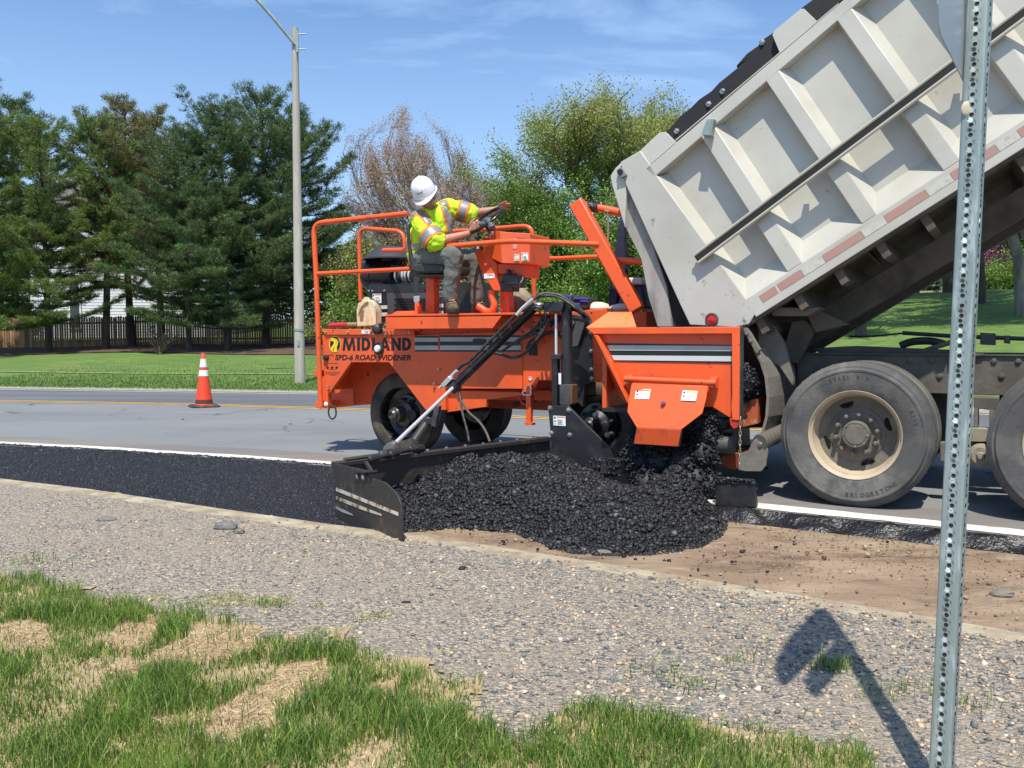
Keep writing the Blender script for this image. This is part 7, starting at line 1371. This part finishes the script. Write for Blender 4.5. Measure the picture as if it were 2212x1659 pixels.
# loose sleeve mouth of the near arm
s.lathe(sN.lerp(eN, .92) - W.z * .01, (eN - sN), [(.098, -.02), (.106, .015), (.105, .04), (.08, .045), (.05, .0)], 20)
shirt, sb = blob(s, 'shirt', HIVIS, .0085, op, disp=.030, dsc=.06, smooth=4)
m = MB(); ndir = (hc - up * .05 - nb).normalized(); m.lathe(nb + ndir * .055, ndir, [(.078, -.02), (.080, .0), (.075, .012), (.069, .004), (.068, -.02)], 24, False); m.build('collar', HIVIS, shirt, 0, 1)
def strap(pts, wd, mat, off, nw=5, sub=10, par=None, name='tape'):
    P_ = smooth_path([Vector((x, y, 0)) for x, y in pts], sub); G_ = []
    for i, p in enumerate(P_):
        d = (P_[min(i + 1, len(P_) - 1)] - P_[max(i - 1, 0)]).normalized(); nn = Vector((-d.y, d.x, 0)); row = []
        for j in range(nw):
            q = p + nn * wd * (j / (nw - 1) - .5); r = ray(*K(1, q.x, q.y)[0]); hit = sb.ray_cast(CP, r.normalized())
            row.append(hit[0] + (hit[1] if hit[1].dot(r) < 0 else -hit[1]) * off if hit[0] else None)
        G_.append(row)
    m = MB(); 
    for i in range(len(G_) - 1):
        for j in range(nw - 1):
            q = (G_[i][j], G_[i][j + 1], G_[i + 1][j + 1], G_[i + 1][j])
            if all(q) and max((q[a] - q[b_]).length for a, b_ in ((0, 2), (1, 3))) < .06: m.add(q, [(0, 1, 2, 3)])
    if m.v: m.build(name, mat, par or shirt, 0, 2)
for pts, wd in ((((1000, 545), (1012, 505), (1050, 472), (1095, 480), (1145, 520), (1180, 560), (1208, 592)), 84), (((1300, 305), (1335, 400), (1368, 500), (1392, 600), (1412, 690)), 92), (((985, 590), (992, 680), (1010, 780)), 40), (((970, 812), (1040, 822), (1110, 805)), 62)):
    strap(pts, wd, HVO, .004, name='orange_tape'); strap(pts, wd * .62, HVS, .007, name='silver_tape')
def band(a, b_, t0, t1, r0, r1, par):
    A = a.lerp(b_, t0); B = a.lerp(b_, t1); L_ = (B - A).length; d = (B - A).normalized()
    def rr(t): return r0 + (r1 - r0) * t
    m = MB(); m.lathe(A, d, [(rr(0) + .001, 0), (rr(.5) + .003, L_ * .5), (rr(1) + .001, L_)], 30, False); m.build('orange_tape', HVO, par, 0, 2); m = MB(); m.lathe(A + d * L_ * .2, d, [(rr(.2) + .0045, 0), (rr(.5) + .0055, L_ * .3), (rr(.8) + .0045, L_ * .6)], 30, False); m.build('silver_tape', HVS, par, 0, 2)
band(sN - W.z * .005, eN - W.z * .01, .60, .98, .108, .112, shirt); band(sF, eF, .42, .88, .097, .100, shirt)
# trousers
t_ = MB(); caps(t_, [(pel - W.z * .0, .135), (pel + W.z * .06, .13)]); caps(t_, [(hN, .115), (hN.lerp(kN, .5), .102), (kN, .088), (kN.lerp(aN, .45), .084), (aN + W.z * .02, .076), (aN - W.z * .01, .074)]); caps(t_, [(hF, .11), (hF.lerp(kF, .5), .102), (kF, .088), (kF.lerp(aF, .5), .080), (aF + W.z * .0, .072)]); caps(t_, [(hN, .11), (hF, .11)])
tr, _ = blob(t_, 'trousers', TRO, .0085, op, disp=.022, dsc=.06, smooth=4)
# boots: toes point towards the camera and a little right
def boot(an, toe, sc=1):
    d = Vector((toe.x - an.x, toe.y - an.y, 0)).normalized(); s_ = Vector((-d.y, d.x, 0)); f0 = Vector((an.x, an.y, toe.z)); z = Vector((0, 0, 1)); m = MB()
    caps(m, [(an + z * .03, .058), (f0 + z * .09, .055), (f0 + z * .055 - d * .02, .05)]); caps(m, [(f0 + z * .065, .05), (f0 + d * .07 + z * .05, .046), (f0 + d * .13 + z * .04, .044), (f0 + d * .165 + z * .036, .036)])
    caps(m, [(f0 - d * .045 + z * .04, .038), (f0 + z * .04, .045)])
    bo_, _ = blob(m, 'boot', BOOT, .006, op, smooth=3)
    m = MB(); ellip(m, f0 + d * .135 + z * .042, (s_, d, z), (.0505, .072, .046)); m.build('toe_cap', BOOTT, bo_, 0, 2)
    def ol(z_, g=0): return [f0 + d * a + s_ * b_ + z * z_ for a, b_ in ((-.085 - g, 0), (-.075, .036 + g), (-.02, .040 + g), (.05, .038 + g), (.12, .052 + g), (.18, .040 + g), (.212 + g, 0), (.18, -.040 - g), (.12, -.052 - g), (.05, -.038 - g), (-.02, -.040 - g), (-.075, -.036 - g))]
    MB().loft(ol(0), ol(.026, .003)).build('sole', SOLE, bo_, .004)
    m = MB()
    for i in range(5):
        c = f0 + d * (.068 - .012 * i) + z * (.098 + .022 * i); m.tube([c - s_ * .028, c + d * .012, c + s_ * .028 + z * .01], .0035, 5)
    m.tube([f0 + d * .06 + z * .13, f0 + d * .10 + z * .10 + s_ * .03, f0 + d * .10 + z * .06 + s_ * .04], .003, 5); m.build('laces', LACE, bo_, 0, 2)
zd = 1.447
tn = J(1440, 1480, -.33); tn.z = zd; boot(aN - W.z * .06, tn)
tf = aF + W.u * .16 - W.v * .06; tf.z = zd; boot(aF - W.z * .05, tf)
